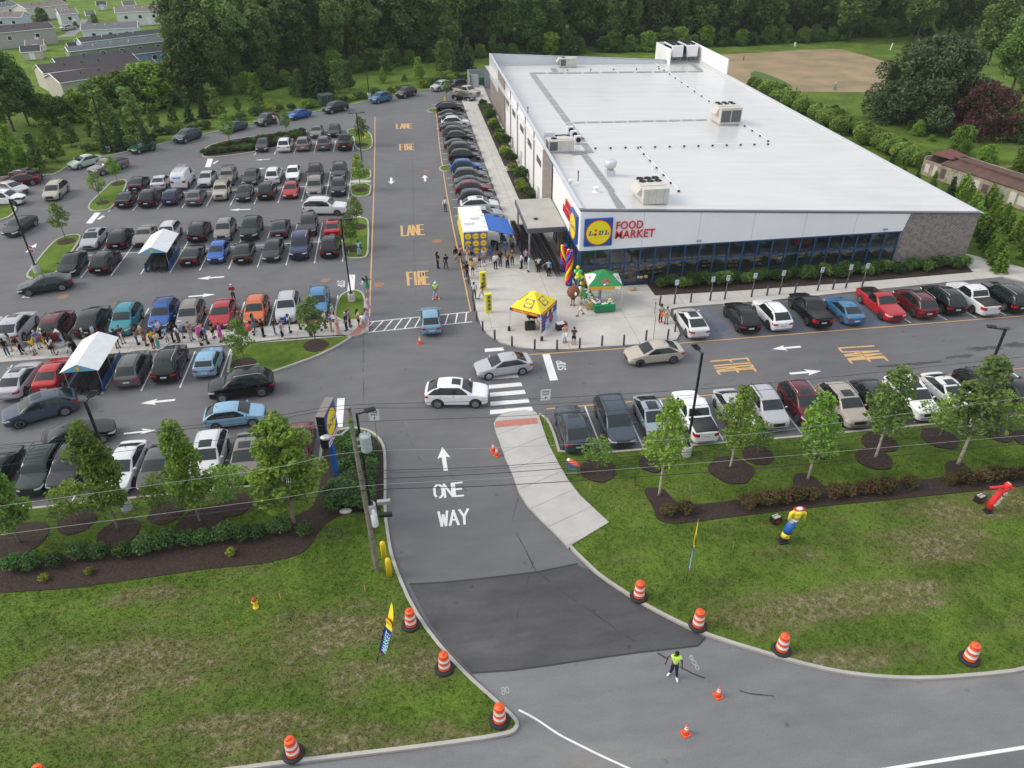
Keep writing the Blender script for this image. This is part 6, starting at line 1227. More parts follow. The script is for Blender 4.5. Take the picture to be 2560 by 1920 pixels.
def conifer(key,H,Wd,lm,nl=3200,ls=.22,trunkh=.3,gaps=.25):
    P=[];tier=int(H/.33)
    for i in range(tier):
        t=i/tier; z=trunkh+(H-trunkh)*t; R=(1-t)**.85*Wd/2+.08
        nb=max(4,int(9*(1-t)+3))
        for b in range(nb):
            if random.random()<gaps: continue
            a=2*pi*b/nb+i*.7+random.uniform(-.3,.3); Rb=R*random.uniform(.7,1.12); k=max(5,int(nl/(tier*9)*(.4+Rb/Wd*2)))
            u_=rng.uniform(.1,1,k); P.append(np.stack([u_*Rb*cos(a)+rng.normal(0,.09,k)*Wd*.2,u_*Rb*sin(a)+rng.normal(0,.09,k)*Wd*.2,z-u_*Rb*.25+rng.normal(0,.07,k)],1))
    m=MB(); m.tube([(0,0,-.05),(0,0,H*.5),(0,0,H*.95)],[Wd*.035+.03,Wd*.02+.02,.01],7); TR[key]=(leaves('crown',np.concatenate(P),ls,lm,.2,2.0),m.mesh('trunk',BARKD,True),H)
oval=lambda t: (sin(pi*min(1,(t*.86+.12)))**.75)*(1-.25*t)
pyr=lambda t: ((1-t)**.6*.92+.12)*(1+.12*sin(t*23)) if t>.12 else .55+t*3
rnd=lambda t: sqrt(max(0,1-(2*t-1)**2))*.95+.05
dome=lambda t: sqrt(max(.02,1-t**2.2))
for k in range(4): broad('oak%d'%k,7.0,2.9,2.0,52,110,.155,LF_STREET,pyr,BARK,.085,.50,.12,14,random.uniform(-.2,.2))
for k in range(3): broad('maple%d'%k,6.2,2.45,2.1,30,76,.165,LF_LIGHT if k==2 else LF_STREET,oval,BARKP,.07,.50,.08,12,.1)
for k in range(3): broad('young%d'%k,4.6,2.3,1.5,26,62,.15,[LF_STREET,LF_LIGHT,LF_STREET][k],oval,BARK,.05,.42,.05,8)
for k in range(2): broad('small%d'%k,2.9,2.0,.9,20,50,.12,LF_STREET,rnd,BARK,.035,.36,.1,8)
for k in range(5): broad('forest%d'%k,18,9.5,4.2,78,150,.42,LF_FOREST if k!=4 else LF_LIGHT,[oval,rnd,oval,dome,oval][k],BARKD,.26,1.55,.06,14,random.uniform(-.8,.8))
for k in range(2): broad('bushy%d'%k,8,6.5,.6,60,95,.32,LF_FOREST if k else LF_STREET,dome,BARKD,.14,.95,.03,8)
for k in range(2): broad('meadow%d'%k,6.5,3.6,.7,44,80,.22,LF_LIGHT if k else LF_STREET,pyr,BARK,.07,.55,.05,8)
broad('magnolia',13,17,.2,200,190,.30,LF_MAGN,dome,BARKD,.35,1.35,.02,10); broad('purple',7.5,11,.8,110,150,.20,LF_PURP,dome,BARKD,.2,.85,.04,10)
for k in range(2): conifer('spruce%d'%k,6,3.6,LF_CONIF,5200,.24)
for k in range(2): conifer('arbor%d'%k,3.6,1.9,LF_STREET if k else LF_CONIF,3000,.16,.05,.08)
def shrub(key,H,Wd,lm,nl=700,ls=.1,cr=.28,nc=12):
    cs=[];rs=[]
    for i in range(nc): a=i*2.4; r=Wd/2*.62*sqrt((i+.5)/nc); cs.append((r*cos(a),r*sin(a),H*.45+H*.28*(1-(i/nc))*random.uniform(.4,1.2))); rs.append(cr*random.uniform(.8,1.2))
    P=clumps(cs,rs,nl//nc,1.0); P=P[P[:,2]>.02]; m=MB()
    for i in range(5): a=i*1.3; m.tube([(0,0,0),(Wd*.2*cos(a),Wd*.2*sin(a),H*.6)],[.02,.008],4)
    TR[key]=(leaves('foliage',P,ls,lm,.4),m.mesh('stem',BARKD),H)
for k in range(2): shrub('shrub%d'%k,.95,1.3,LF_SHRUB,1300,.10,.30)
shrub('tiny',.45,.6,LF_YEL,260,.08,.16,7); shrub('rust0',.85,1.3,LF_RUST,1200,.09,.28); shrub('rust1',.75,1.2,LF_RUST,1000,.09,.26); shrub('yellowish',.9,1.4,LF_YEL,900,.11,.3); shrub('dark0',1.0,1.4,LF_FOREST,1500,.10,.32); shrub('dark1',1.1,1.5,LF_SHRUB,1500,.11,.33); shrub('tall_shrub',2.2,1.8,LF_SHRUB,1800,.16,.5,16)
shrub('grassy',2.4,2.2,leafmat('leaves_hedge',(.12,.20,.035),(.19,.29,.05),(.26,.36,.08)),3000,.20,.6,16)
def grow(key,loc,H,label,cat,group=None,wf=1,name='tree',z=0,rz=None):
    cr,tk,h0=TR[key]; s=H/h0; o=thing(name,(loc[0],loc[1],z),random.uniform(0,6.28) if rz is None else rz,label,cat,group); o.scale=(s*wf,s*wf,s)
    put(cr.name.split('.')[0],cr,o); put(tk.name.split('.')[0],tk,o); return o
def T2(t,bx,by,tx,ty,key,label,group=None,wf=1,name='tree',cat='tree',z=.12,mn=1.0):
    b,h=tall(t,bx,by,tx,ty); return grow(key,b,max(mn,h),label,cat,group,wf,name,z)
R_='street trees on the front verge'
for i,(b,tp,k,wf,lb) in enumerate((((45,1176),(12,1000),'oak0',1.0,'young street tree at the left frame edge below the dark green boxy SUV'),((259,1152),(196,922),'oak1',.84,'pyramidal street tree in front of the black sedan, left verge'),((435,1136),(365,920),'oak2',.88,'pyramidal street tree in front of the white SUV, left verge'),((638,1141),(580,900),'oak3',1.2,'full broad street tree left of the logo pylon'),((1423,1073),(1432,862),'maple0',.8,'slim pale-trunked street tree in the mulch bed tip, right verge'),((1577,1012),(1596,836),'maple1',.9,'pale-trunked street tree right of the right lamp pedestal'),((1744,1038),(1756,852),'maple0',.95,'pale-trunked street tree in front of the maroon and beige SUVs'),((1890,992),(1938,795),'maple2',1.0,'yellow-green street tree with round mulch ring before the white SUVs'),((2068,1006),(2150,772),'maple2',1.05,'tallest yellow-green street tree at the right end of the verge'))):
    T2('d',*b,*tp,k,lb,R_,wf)
R_='small ornamental trees on the front verge'
for i,(b,h,k,lb) in enumerate((((166,1127),3.2,'small0','small ornamental tree between the two left street trees'),((360,1107),3.0,'small1','small ornamental tree beside the white lamp pedestal'),((507,1092),3.4,'small0','small ornamental tree left of the broad street tree'),((1291,1014),2.5,'small1','small round ornamental tree behind the leaning shopping cart'),((1636,981),2.6,'small0','small ornamental tree before the silver SUV, right verge'),((1409,1000),2.3,'small0','small ornamental tree behind the slim pale-trunked tree'),((1774,973),2.4,'small1','small ornamental tree before the beige SUV'),((1900,953),2.6,'small1','small ornamental tree before the charcoal crossover'),((2029,944),3.4,'small0','small dense ornamental tree before the white sedan, right verge'),((2156,932),3.4,'small1','small ornamental tree at the right frame end'))):
    grow(k,g('d',*b,.12),h,lb,'tree',R_,1.15,'ornamental_tree',.12)
R_='young trees on the parking islands'
for b,tp,k,lb in (((530,787),(516,692),'young0','young tree at the left end of the lawn island'),((683,746),(673,643),'young1','young tree on the lawn island in front of the queue'),((760,537),(753,462),'young0','nearer young tree on the long island by the fire lane'),((773,490),(768,425),'young2','farther young tree on the long island by the fire lane'),((779,410),(773,335),'young0','young tree on the small split island by the fire lane'),((783,315),(778,252),'young1','young tree on the upper corner island by the lamp'),((620,292),(613,240),'young1','pale young tree at the right of the hedge island'),((497,312),(487,246),'young0','young tree at the left end of the hedge island'),((255,397),(244,339),'young2','young tree behind the taupe pickup on the left island'),((219,436),(212,372),'young0','young tree beside the stop sign on the left island'),((142,517),(123,437),'young1','young tree on the island above the left lamp post'),((965,212),(965,174),'young2','young tree at the far end of the store-side row')):
    T2('d',*b,*tp,k,lb,R_,1.05)
R_='young trees on the rear grass strip'
BK=[((345,1470),(270,1130),'meadow1'),((490,1395),(395,1020),'meadow0'),((620,1260),(600,990),'meadow1'),((820,1210),(760,990),'meadow0'),((960,1240),(900,745),'meadow1'),((1200,1230),(1215,735),'meadow1'),((1340,1120),(1330,900),'meadow0'),((1500,1060),(1500,890),'meadow1'),((1650,1070),(1640,850),'spruce0'),((1770,1020),(1700,800),'spruce1'),((1890,1010),(1850,745),'meadow1'),((2060,960),(2060,830),'meadow0'),((120,1400),(60,1050),'meadow0'),((40,1500),(10,1230),'bushy0'),((200,1420),(190,1250),'bushy0'),((1060,1300),(1050,1050),'spruce0'),((930,1310),(900,1080),'spruce1'),((1280,1300),(1240,1060),'spruce0')]
for i,(b,tp,k) in enumerate(BK): T2('t00',*b,*tp,k,'young tree on the rear grass strip, %s from the left frame edge'%(NTH+['18th','19th'])[[sorted(x[0][0] for x in BK).index(b[0])][0]],R_,1.0,z=-.05)
BK=[((15,900),(0,620),'meadow0'),((320,830),(310,690),'meadow1'),((380,830),(355,585),'meadow1'),((520,850),(515,540),'spruce0'),((450,830),(450,600),'spruce1'),((600,835),(590,490),'spruce1'),((710,800),(690,510),'meadow1'),((805,775),(780,515),'meadow1'),((1100,715),(1100,575),'meadow0'),((1130,640),(1115,430),'meadow1'),((1410,680),(1410,480),'meadow0'),((1605,640),(1590,335),'meadow1'),((1740,610),(1715,330),'spruce0'),((1830,600),(1805,320),'spruce1'),((2050,490),(2040,290),'meadow1'),((1285,700),(1285,640),'bushy1')]
for i,(b,tp,k) in enumerate(BK): T2('t10',*b,*tp,k,'young tree between rear kerb and woods, %s going right behind the fire lane'%(NTH)[[sorted(x[0][0] for x in BK).index(b[0])][0]],R_,1.0,z=-.05)
# understory and wood edge
U=[('t00',120,1130,60,330,'forest0'),('t00',20,1200,0,500,'forest1'),('t00',250,1080,300,480,'forest3'),('t00',420,1060,430,800,'bushy0'),('t00',560,1060,560,830,'bushy1'),('t00',700,1040,670,760,'bushy0'),('t00',820,1000,800,700,'bushy1'),('t00',960,960,960,640,'bushy0'),('t00',1100,960,1080,600,'bushy0'),('t00',1220,940,1200,590,'bushy1'),('t00',1330,930,1320,520,'bushy0'),('t00',1470,900,1450,520,'bushy1'),('t00',1690,880,1650,200,'forest0'),('t00',1850,850,1800,100,'forest2')]
for i,(t,bx,by,tx,ty,k) in enumerate(U): T2(t,bx,by,tx,ty,k,'tree at the wood edge below the mobile homes, %s from the left'%NTH[i],'trees at the edge of the home park',1.0 if 'forest' in k else 1.25,z=-.05)
edge=[(-46,160),(-38,163),(-30,167),(-22,173),(-14,180),(-6,186),(3,190),(12,193),(21,194),(30,195),(39,196),(48,197),(57,198),(66,199),(75,200),(84,201),(93,202),(102,203),(111,204),(120,206),(129,208),(138,210)]
nf=0; edge=[(-53+i*6.6,float(np.interp(-53+i*6.6,[e[0] for e in edge],[e[1] for e in edge]))) for i in range(30)]; NTH=NTH+['%dth'%k for k in range(18,40)]
ORD='front second third fourth fifth'.split()
for r_ in range(5):
    for i,(x_,y_) in enumerate(edge):
        if i==0 and r_==0: continue
        X=x_+random.uniform(-1.8,1.8)-r_*2.3+(3 if r_%2 else 0)*(i>1); Y=y_+r_*8.5+random.uniform(-2,2)
        if 10<X<70 and r_==0: Y-=0
        k='forest%d'%random.choice([0,1,2,3,0,2,4] if r_<2 else [0,1,2,3]); h=random.uniform(15,21)*(1 if r_ else .86)
        p_=px((X,Y,9))
        if p_[0]<392-p_[1]*.12: continue
        side='left of the store' if X<15 else ('behind the store' if X<60 else 'behind the tilled field')
        grow(k,(X,Y),h,'tall woodland tree %s, %s row of the wood, %s from the left'%(side,ORD[r_],NTH[i]),'tree','trees of the wood behind the lot',random.uniform(.85,1.1),z=-.05); nf+=1
for i in range(46):    # bushes under the wood edge
    x_=-48+i*4.2+random.uniform(-1,1); y_=np.interp(x_,[e[0] for e in edge],[e[1] for e in edge])-5.5+random.uniform(-1.5,1.5)
    grow('bushy%d'%(i%2),(x_,float(y_)),random.uniform(3.0,5.5),'bush at the foot of the wood, %d bushes from its left end'%(i+1) if i else 'bush at the foot of the wood, leftmost','bush','bushes along the foot of the wood',1.2,'bush',-.05)
for i in range(34):
    x_=118+(i%9)*13+random.uniform(-3,3); y_=196+(i//9)*11-(i%9)*3+random.uniform(-3,3)+max(0,(i%9)-4)*-9
    grow('forest%d'%(i%4),(x_,y_),random.uniform(15,21),'tall tree of the wood beyond the far corner of the field, number %d'%(i+1),'tree','trees beyond the far corner of the field',1.0,z=-.05)
# right side garden
T2('t30',1340,1060,1500,290,'magnolia','huge dark glossy broadleaf tree right of the tilled field',None,1.0,z=-.05); T2('t30',1060,1010,1000,740,'magnolia','low dark spreading tree in front of the huge glossy one',None,.8,z=-.05); T2('t30',1800,1170,1850,700,'purple','wide purple-leaved maple at the right',None,1.0,z=-.05)
for lb,bx,by,tx,ty,k,wf in (('tall light green tree at the right edge above the purple maple',2100,800,2060,60,'forest4',1.1),('tall tree at the upper right frame corner',1900,560,1830,-60,'forest0',1.1),('dark green tree right of the purple maple',2150,1220,2130,850,'bushy1',1.0),('leafy light bush above the red-ended shed',1640,1330,1640,1070,'bushy0',1.0),('vine-covered bush behind the shed roof',1880,1400,1880,1240,'bushy0',1.3),('overgrown bush at the right frame edge by the shed',2200,1540,2180,1250,'bushy0',1.1),('round green bush beside the green table',1290,1170,1290,1030,'bushy0',1.0),('low bush below the garden rows',1170,1260,1170,1190,'bushy1',1.4),('yellow-green bush left of the round one',1210,1120,1210,1040,'bushy0',.8),('small leafy clump left of the light bush',1410,1215,1420,1160,'bushy0',1.4),('tree beyond the field at the far right',1250,330,1230,-50,'forest2',1.1),('pine-like tree beyond the field, far right',1550,330,1500,-100,'forest3',1.1),('big tree at the right frame edge, halfway up',2230,900,2200,500,'forest1',1.1)): T2('t30',bx,by,tx,ty,k,lb,None,wf,z=-.05)
n_=0
for i in range(60):
    t_=i/59; x_=67.5+t_*2.5+random.uniform(-.8,.8)+(i%3)*(1.6-t_); y_=146-t_*52+random.uniform(-.5,.5)
    grow('grassy',(x_,y_),random.uniform(1.9,2.7),'tall leafy shrub in the hedge beyond the roof, number %d from the back'%(i+1),'shrub','tall shrubs along the garden',1.0,'shrub',-.05)
for i,(b,tp) in enumerate((((1065,1415),(1070,1305)),((1172,1490),(1180,1385)),((1285,1560),(1300,1440)),((1410,1640),(1430,1460)),((1560,1720),(1580,1510)),((1700,1790),(1730,1600)),((1840,1850),(1860,1690)),((1960,1900),(1980,1760)))): T2('t30',*b,*tp,'arbor%d'%(i%2),'small evergreen beyond the right roof edge, %s from the back'%NTH[i],'small evergreens beyond the roof',1.0,'evergreen_shrub','shrub',-.05)
for i in range(15):
    t_=i/14; grow('arbor1',(68.5-t_*10.5+random.uniform(-.2,.2),82-t_*21),random.uniform(2.8,3.5),'dense evergreen hedge shrub right of the brick wall, %s from the back'%NTH[i],'shrub','evergreens beside the brick end',1.15,'evergreen_shrub',-.05)
for i in range(10):
    t_=i/9; grow('arbor1',(70.5-t_*9+random.uniform(-.4,.4),80-t_*21),random.uniform(2.6,3.3),'outer evergreen hedge shrub right of the brick wall, %s from the back'%NTH[i],'shrub','evergreens beside the brick end',1.2,'evergreen_shrub',-.05)
# planted shrubs
def shrubs(t,pts,keys,h,phrase,group,z=.16,wf=1.0):
    for i,p in enumerate(pts): grow(keys[i%len(keys)],g(t,p[0],p[1],z),h*random.uniform(.85,1.2),'%s, %s from the left'%(phrase,(NTH+['18th','19th','20th','21st','22nd','23rd','24th','25th'])[i]),'shrub',group,wf,'shrub',z)
shrubs('d',[(32,1228),(75,1222),(122,1220),(173,1203),(217,1201),(268,1198),(316,1190),(361,1178),(402,1173),(438,1171),(486,1162),(524,1160),(560,1158),(608,1148),(660,1152)],['shrub0','shrub1'],.95,'round green shrub in the left mulch bed','shrubs in the left mulch bed')
shrubs('d',[(98,1252),(193,1240),(500,1200)],['tiny'],.4,'tiny yellow-green plant in the left mulch bed','tiny plants in the left mulch bed')
shrubs('d',[(1443,1110),(1481,1105),(1612,1092),(1635,1088),(1660,1086),(1688,1082),(1720,1078),(1752,1076),(1800,1070),(1830,1066),(1858,1063),(1885,1060),(1912,1058),(1965,1050),(2050,1042),(2080,1040),(2125,1036),(2150,1033),(2180,1032),(2210,1030)],['rust0','rust1'],.8,'rusty-tipped shrub in the right mulch bed','shrubs in the right mulch bed')
pts=[];random.seed(3)
for r_ in range(11):
    for c_ in range(3): pts.append((0,0))
k_=0
for r_ in range(12):
    for c_ in range(3 if r_>1 else 2):
        a=g('d',745+c_*22+(r_%2)*6,955+r_*12.5,.16) if r_<9 else g('d',722+c_*32,960+r_*12.0,.16); grow(['shrub0','dark1','shrub1'][k_%3],a,random.uniform(.8,1.15),'shrub in the pylon sign island, row %d back from its nose, shrub %d'%(r_+1,c_+1),'shrub','shrubs around the logo pylon',1.15,'shrub',.16); k_+=1
for i in range(31):
    grow(['dark0','dark1'][i%2],(23.4+i*1.06,62.75+.35*sin(i*2.1)),random.uniform(.95,1.35),'shrub in the bed under the store windows, %d from the plaza end'%(i+1),'shrub','shrubs under the store windows',1.1,'shrub',.16)
for i in range(30):
    y_=80.5+i*2.05
    if 101<y_<104: continue
    grow(['tall_shrub','dark1','yellowish','dark0'][i%4],(14.5+.3*sin(i*1.7),y_),random.uniform(1.1,2.3) if i%4==0 else random.uniform(.9,1.3),'shrub in the bed along the white side wall, %d from the canopy'%(i+1),'shrub','shrubs along the side wall',1.1,'shrub',.16)
k_=0
for c0,c1,n_ in (((442,333),(530,322),9),((530,324),(600,312),8),((600,306),(655,294),7),((462,322),(560,306),9),((560,302),(652,288),9)):
    for i in range(n_):
        a=i/(n_-1); grow(['dark1','shrub1','rust0'][k_%3],g('d',c0[0]+(c1[0]-c0[0])*a,c0[1]+(c1[1]-c0[1])*a,.16),random.uniform(.7,.95),'low shrub %d of the hedge island, counted in rows from its left tip'%(k_+1),'shrub','shrubs of the hedge island',1.25,'shrub',.12); k_+=1
pts=[(345,290),(365,288),(385,284),(420,280),(445,277),(500,262),(520,258),(555,248),(580,243),(605,239),(630,236),(660,234),(675,231)]
for i,p in enumerate(pts): grow(['dark0','dark1','yellowish'][i%3],g('d',*p),random.uniform(1.0,1.7),'shrub behind the rear kerb on the left side, %s from the left'%NTH[i],'shrub','shrubs behind the rear kerb',1.2,'shrub',-.05)
pts=[(730,222),(745,219),(760,216),(775,213),(790,211),(812,206),(845,199),(862,196),(915,188),(930,185),(945,181),(960,178),(975,175),(990,172),(1005,169),(187,325),(206,322),(330,303)]
for i,p in enumerate(pts): grow(['yellowish','dark1','yellowish','dark0'][i%4],g('d',*p),random.uniform(1.0,1.6),'bright shrub behind the rear kerb, number %d along it'%(i+1),'shrub','shrubs behind the rear kerb',1.25,'shrub',-.05)
for i in range(9):   # garden crops
    p=g('t30',570+i*40,980+i*30); grow('shrub0',(p[0],p[1]),1.5,'climbing bean plant on the garden trellis, %s from the left'%NTH[i],'plant','garden bean row',1.0,'garden_plant',-.05)
for i in range(12):
    p=g('t30',925+i*16,1100+i*8.5); grow('tiny',(p[0],p[1]),.5,'small crop plant in the garden row, %s from the left'%NTH[i],'plant','garden crop row',1.0,'garden_plant',-.05)
random.seed(11)
# grass tufts over the near lawns
def inside(p,poly_):
    c=False; n=len(poly_)
    for i in range(n):
        a=poly_[i];b=poly_[i-1]
        if (a[1]>p[1])!=(b[1]>p[1]) and p[0]<(b[0]-a[0])*(p[1]-a[1])/(b[1]-a[1])+a[0]: c=not c
    return c
def tufts(name,poly_,x0,x1,y0,y1,dens,excl,label):
    N=int((x1-x0)*(y1-y0)*dens); X=rng.uniform(x0,x1,N); Y=rng.uniform(y0,y1,N); keep=np.zeros(N,bool)
    for i in range(N):
        p=(X[i],Y[i])
        if inside(p,poly_) and not any(inside(p,e) for e in excl): keep[i]=True
    X=X[keep];Y=Y[keep];K=len(X); 
    B=4; bx=np.repeat(X,B)+rng.normal(0,.035,K*B); by=np.repeat(Y,B)+rng.normal(0,.035,K*B); h=rng.uniform(.035,.10,K*B); a=rng.uniform(0,2*pi,K*B); w_=rng.uniform(.008,.018,K*B); lx=rng.normal(0,.03,K*B); ly=rng.normal(0,.03,K*B)
    v=np.zeros((K*B,3,3)); v[:,0]=np.stack([bx-np.cos(a)*w_,by-np.sin(a)*w_,np.full(K*B,.115)],1); v[:,1]=np.stack([bx+np.cos(a)*w_,by+np.sin(a)*w_,np.full(K*B,.115)],1); v[:,2]=np.stack([bx+lx,by+ly,.12+h],1)
    n=K*B; me=bpy.data.meshes.new(name); me.vertices.add(n*3); me.vertices.foreach_set('co',v.ravel().astype(np.float32)); me.loops.add(n*3); me.loops.foreach_set('vertex_index',np.arange(n*3,dtype=np.int32)); me.polygons.add(n); me.polygons.foreach_set('loop_start',np.arange(0,n*3,3,dtype=np.int32)); me.polygons.foreach_set('loop_total',np.full(n,3,dtype=np.int32)); me.materials.append(GRASSF); me.update(calc_edges=True)
    put(name,me,label=label,cat='grass',kind='stuff')
tufts('grass',lawnL,-24,4,19.4,41,75,[MULL],'short patchy grass on the left verge'); tufts('grass',lawnR,7,42,18,41,65,[MULR,SW],'short patchy grass on the right verge')
# ================================================================= STREET FURNITURE, STALLS, POLES, HOMES
LGTM=mat('lamp_lens',(.5,.5,.48),.3)
def lamp(base,top,heads,label,ped=True,t='d',hz=None):
    if hz: (b,h)=(g(t,*base),hz)
    else: b,h=tall(t,*base,*top)
    o=thing('lamp_post',(b[0],b[1],0),0,label,'lamp post','parking lot lamp posts'); pz_=.9 if ped else .1
    if ped: MB().lathe([(.33,0),(.33,.86),(.30,.92),(0,.92)],n=24).build('pedestal',PED,o,smooth=False)
    MB().box((0,0,(h+pz_)/2),(.13,.13,h-pz_)).box((0,0,pz_+.04),(.36,.36,.08)).build('pole',BLACKM,o)
    for a in heads:
        m=MB(); M=Matrix.Rotation(radians(a),4,'Z'); m.box((.30,0,h-.06),(.5,.07,.07),M=M); m.box((.78,0,h-.02),(.62,.36,.08),M=M)
        for k in range(4): m.box((.60+.12*k,0,h+.04),(.02,.34,.05),M=M)
        hd=m.build('lamp_head',BLACKM,o); MB().box((.80,0,h-.067),(.5,.28,.012),M=M).build('lens',LGTM,hd)
    return o
lamp((760.5,652),(741,473),[0,180],'black double-headed lamp post on the small island by the crosswalk')
lamp((276,1103),(202,867),[80],'black lamp post with white pedestal between the left street trees')
lamp((1482,985),(1508,762),[100],'black lamp post behind the white pickup truck in the right row')
lamp((82,590),(24,430),[0],'black lamp post beside the stop sign at the left frame edge')
lamp((785.5,377),(770,243),[0,180],'black double-headed lamp post on the small upper island by the fire lane')
lamp((2079,938),(2149,710),[150],'black lamp post behind the tallest street tree at right')
lamp((798,212),(785,112),[180],'black lamp post at the rear kerb by the steel blue SUV')
lamp((235,328),(199,206),[180],'black lamp post at the rear kerb by the green wagon')
lamp((803,1112),(768,893),[20],'black lamp post hidden behind the wooden utility pole')
# bollards
def bollard(p,label,h=1.0,col=None,r=.085,grp='dark bollards around the plaza'):
    o=MB().lathe([(r,0),(r,h-.06),(r*.85,h-.015),(r*.4,h),(0,h)],n=14).build('bollard',col or mat('bollard_grey',(.075,.085,.105),.5),smooth=True); o.location=(p[0],p[1],.15); tag(o,label,'bollard',grp)
bl=[(1012,612),(1022,650),(1025,672),(1030,694),(1043,715),(1069,734),(1106,748),(1155,755),(1203,756),(1252,752),(1300,747),(1347,745),(1395,735),(1442,733),(1458,716)]
for i,p in enumerate(bl): bollard(g('d',*p,.15),'dark grey bollard at the plaza edge, %s going round from the food truck'%NTH[i])
bl=[(1431,668),(1462,664),(1498.5,662),(1540,657),(1572,654),(1632,651),(1662,644),(1695,647),(1725,640),(1780,641),(1808,633),(1843,636),(1873,628)]
SGN=[1,3,5,7,9,11,12]
for i,p in enumerate(bl): bollard((g('d',*p,.15)[0],59.1+i*.07),'dark grey bollard before the store windows, %s from the plaza'%NTH[i])
MB_=mat('sign_white',(.75,.77,.78),.4); MBL=mat('sign_blue',(.03,.13,.42),.4); SGREEN=mat('sign_green',(.04,.3,.2),.5)
for i,k in enumerate(SGN+[4]):
    X=g('d',*bl[k],.15)[0] ; Y=59.1+k*.07+.0; o=thing('parking_sign',(X,Y,1.1),0,'white accessible parking sign on a post, %s'%['nearest the plaza','standing apart as second from the plaza','third from the plaza','fourth from the plaza','fifth from the plaza','sixth from the plaza','farthest from the plaza','above the taupe walk gap near the first'][i],'sign','accessible parking signs'); MB().tube([(0,0,0),(0,0,1.35)],.025,6).build('post',STEEL,o)
    s_=MB().box((0,-.03,1.25),(.34,.015,.52)).build('sign_plate',MB_,o); m=MB(); m.box((0,-.042,1.33),(.17,.006,.2)); m.build('wheelchair_panel',MBL,s_); m=MB(); m.lathe([(.05,0),(.05,.004),(.035,.004)],(.0,0,0),12,M=Matrix.Translation((0,-.048,1.30))@Matrix.Rotation(pi/2,4,'X')); m.box((0,-.047,1.37),(.02,.004,.06)); m.build('wheelchair_symbol',MB_,s_); MB().box((0,-.042,1.09),(.26,.006,.05)).build('text_line',SGREEN,s_)
# street signs
def textsign(loc,h,lines,w_,hh,rz,label,back=False,arrow=True):
    o=thing('street_sign',loc,rz,label,'sign'); MB().tube([(0,0,0),(0,0,h)],.03,6).build('post',STEEL,o); s_=MB().box((0,-.04,h-hh/2),(w_,.02,hh)).box((0,-.052,h-hh/2),(w_*.94,.004,hh*.95),1).box((0,-.056,h-hh/2),(w_*.90,.004,hh*.92),0).build('sign_plate',[MB_,BLACKM],o)
    for i,l in enumerate(lines): place(fitted(textmesh(l,1,.004,.02),w_*.66,hh*.17),'lettering',BLACKM,s_,(-w_*.33,-.062,h-hh*(.26+.24*i)),(1,0,0),(0,0,1))
    if arrow: m=MB(); m.add([(-.02,-.064,h-hh*.9),(.02,-.064,h-hh*.9),(.02,-.064,h-hh*.72),(-.02,-.064,h-hh*.72)],[(0,1,2,3)]); m.add([(-.07,-.064,h-hh*.74),(.07,-.064,h-hh*.74),(0,-.064,h-hh*.60)],[(0,1,2)]); m.build('arrow',BLACKM,s_)
    return o
b,h=tall('d',817,962,800,889); textsign((b[0],b[1],.15),h,['ONE','WAY'],.75,.9,0,'one way sign with up arrow beside the utility pole')
b,h=tall('d',1177,920,1178,845); textsign((b[0],b[1],.15),h,['ONE','WAY'],.75,.9,0,'one way sign with up arrow at the sidewalk nose')
b,h=tall('t11',835,765,755,645); o=thing('sign_post',(b[0],b[1],.15),0,'bare grey sign post seen from its edge on the lamp island','sign'); MB().tube([(0,0,0),(0,0,3.0)],.03,6).build('post',STEEL,o); MB().box((0,.03,2.7),(.02,.6,.6)).build('sign_plate',STEEL,o)
b,h=tall('d',725,960,725,850); o=thing('sign_post',(b[0],b[1],.15),0,'grey sign seen edge-on behind the logo pylon','sign'); MB().tube([(0,0,0),(0,0,3.2)],.03,6).build('post',STEEL,o); MB().box((.03,0,2.9),(.02,.7,.7)).build('sign_plate',STEEL,o)
STOPR=mat('stop_red',(.5,.02,.03),.4)
def stopsign(base,top,rz,label,t='d'):
    b,h=tall(t,*base,*top); o=thing('stop_sign',(b[0],b[1],.1),rz,label,'stop sign'); MB().tube([(0,0,0),(0,0,h)],.03,6).build('post',STEEL,o); m=MB(); M=Matrix.Translation((0,-.05,h-.38))@Matrix.Rotation(pi/2,4,'X')@Matrix.Rotation(pi/8,4,'Z'); m.lathe([(0.001,-.01),(.40,-.01),(.40,.01),(0.001,.01)],n=8,m=1,M=M); m.lathe([(0.001,.014),(.37,.014)],n=8,M=M); s_=m.build('sign_plate',[STOPR,MB_],o)
    place(fitted(textmesh('STOP',1,.003,.02),.52,.2),'lettering',MB_,s_,(-.26,-.075,h-.48),(1,0,0),(0,0,1))
stopsign((91,596),(72,532),radians(-35),'red stop sign beside the lamp post at the left island'); stopsign((217,440),(202,398),radians(-60),'red stop sign on the small left island beside the young tree')
# logo pylon
b=g('t12',705,835,.16); PX,PY=b
_,zt=onY('t12',640,145,PY); o=thing('logo_pylon',(PX,PY,.15),radians(-13),'tall roadside pylon with round logo sign on a blue post','sign')
ybk,zb1=onX('t12',650,575,PX); zb=onX('t12',650,575,PX+.3)[1]
z0=3.45
MB().box((0,0,1.8),(.24,.34,3.6)).build('post',mat('post_blue',(.01,.10,.42),.4),o)
MB().box((0,0,z0+1.2),(.45,2.05,2.4)).build('sign_box',BLACKM,o)
MB().box((.235,0,z0+1.2),(.03,2.02,2.37)).box((-.235,0,z0+1.2),(.03,2.02,2.37)).build('blue_face',LBLUE,o); MB().box((0,0,z0+2.43),(.54,2.1,.05)).build('top_cap',mat('cap_taupe',(.22,.19,.165),.6),o)
logo(o,(.25,-.96,z0+.44),(0,1,0),(0,0,1),1.92,'logo_panel',th=.02); logo(o,(-.25,.96,z0+.44),(0,-1,0),(0,0,1),1.92,'logo_panel',th=.02)
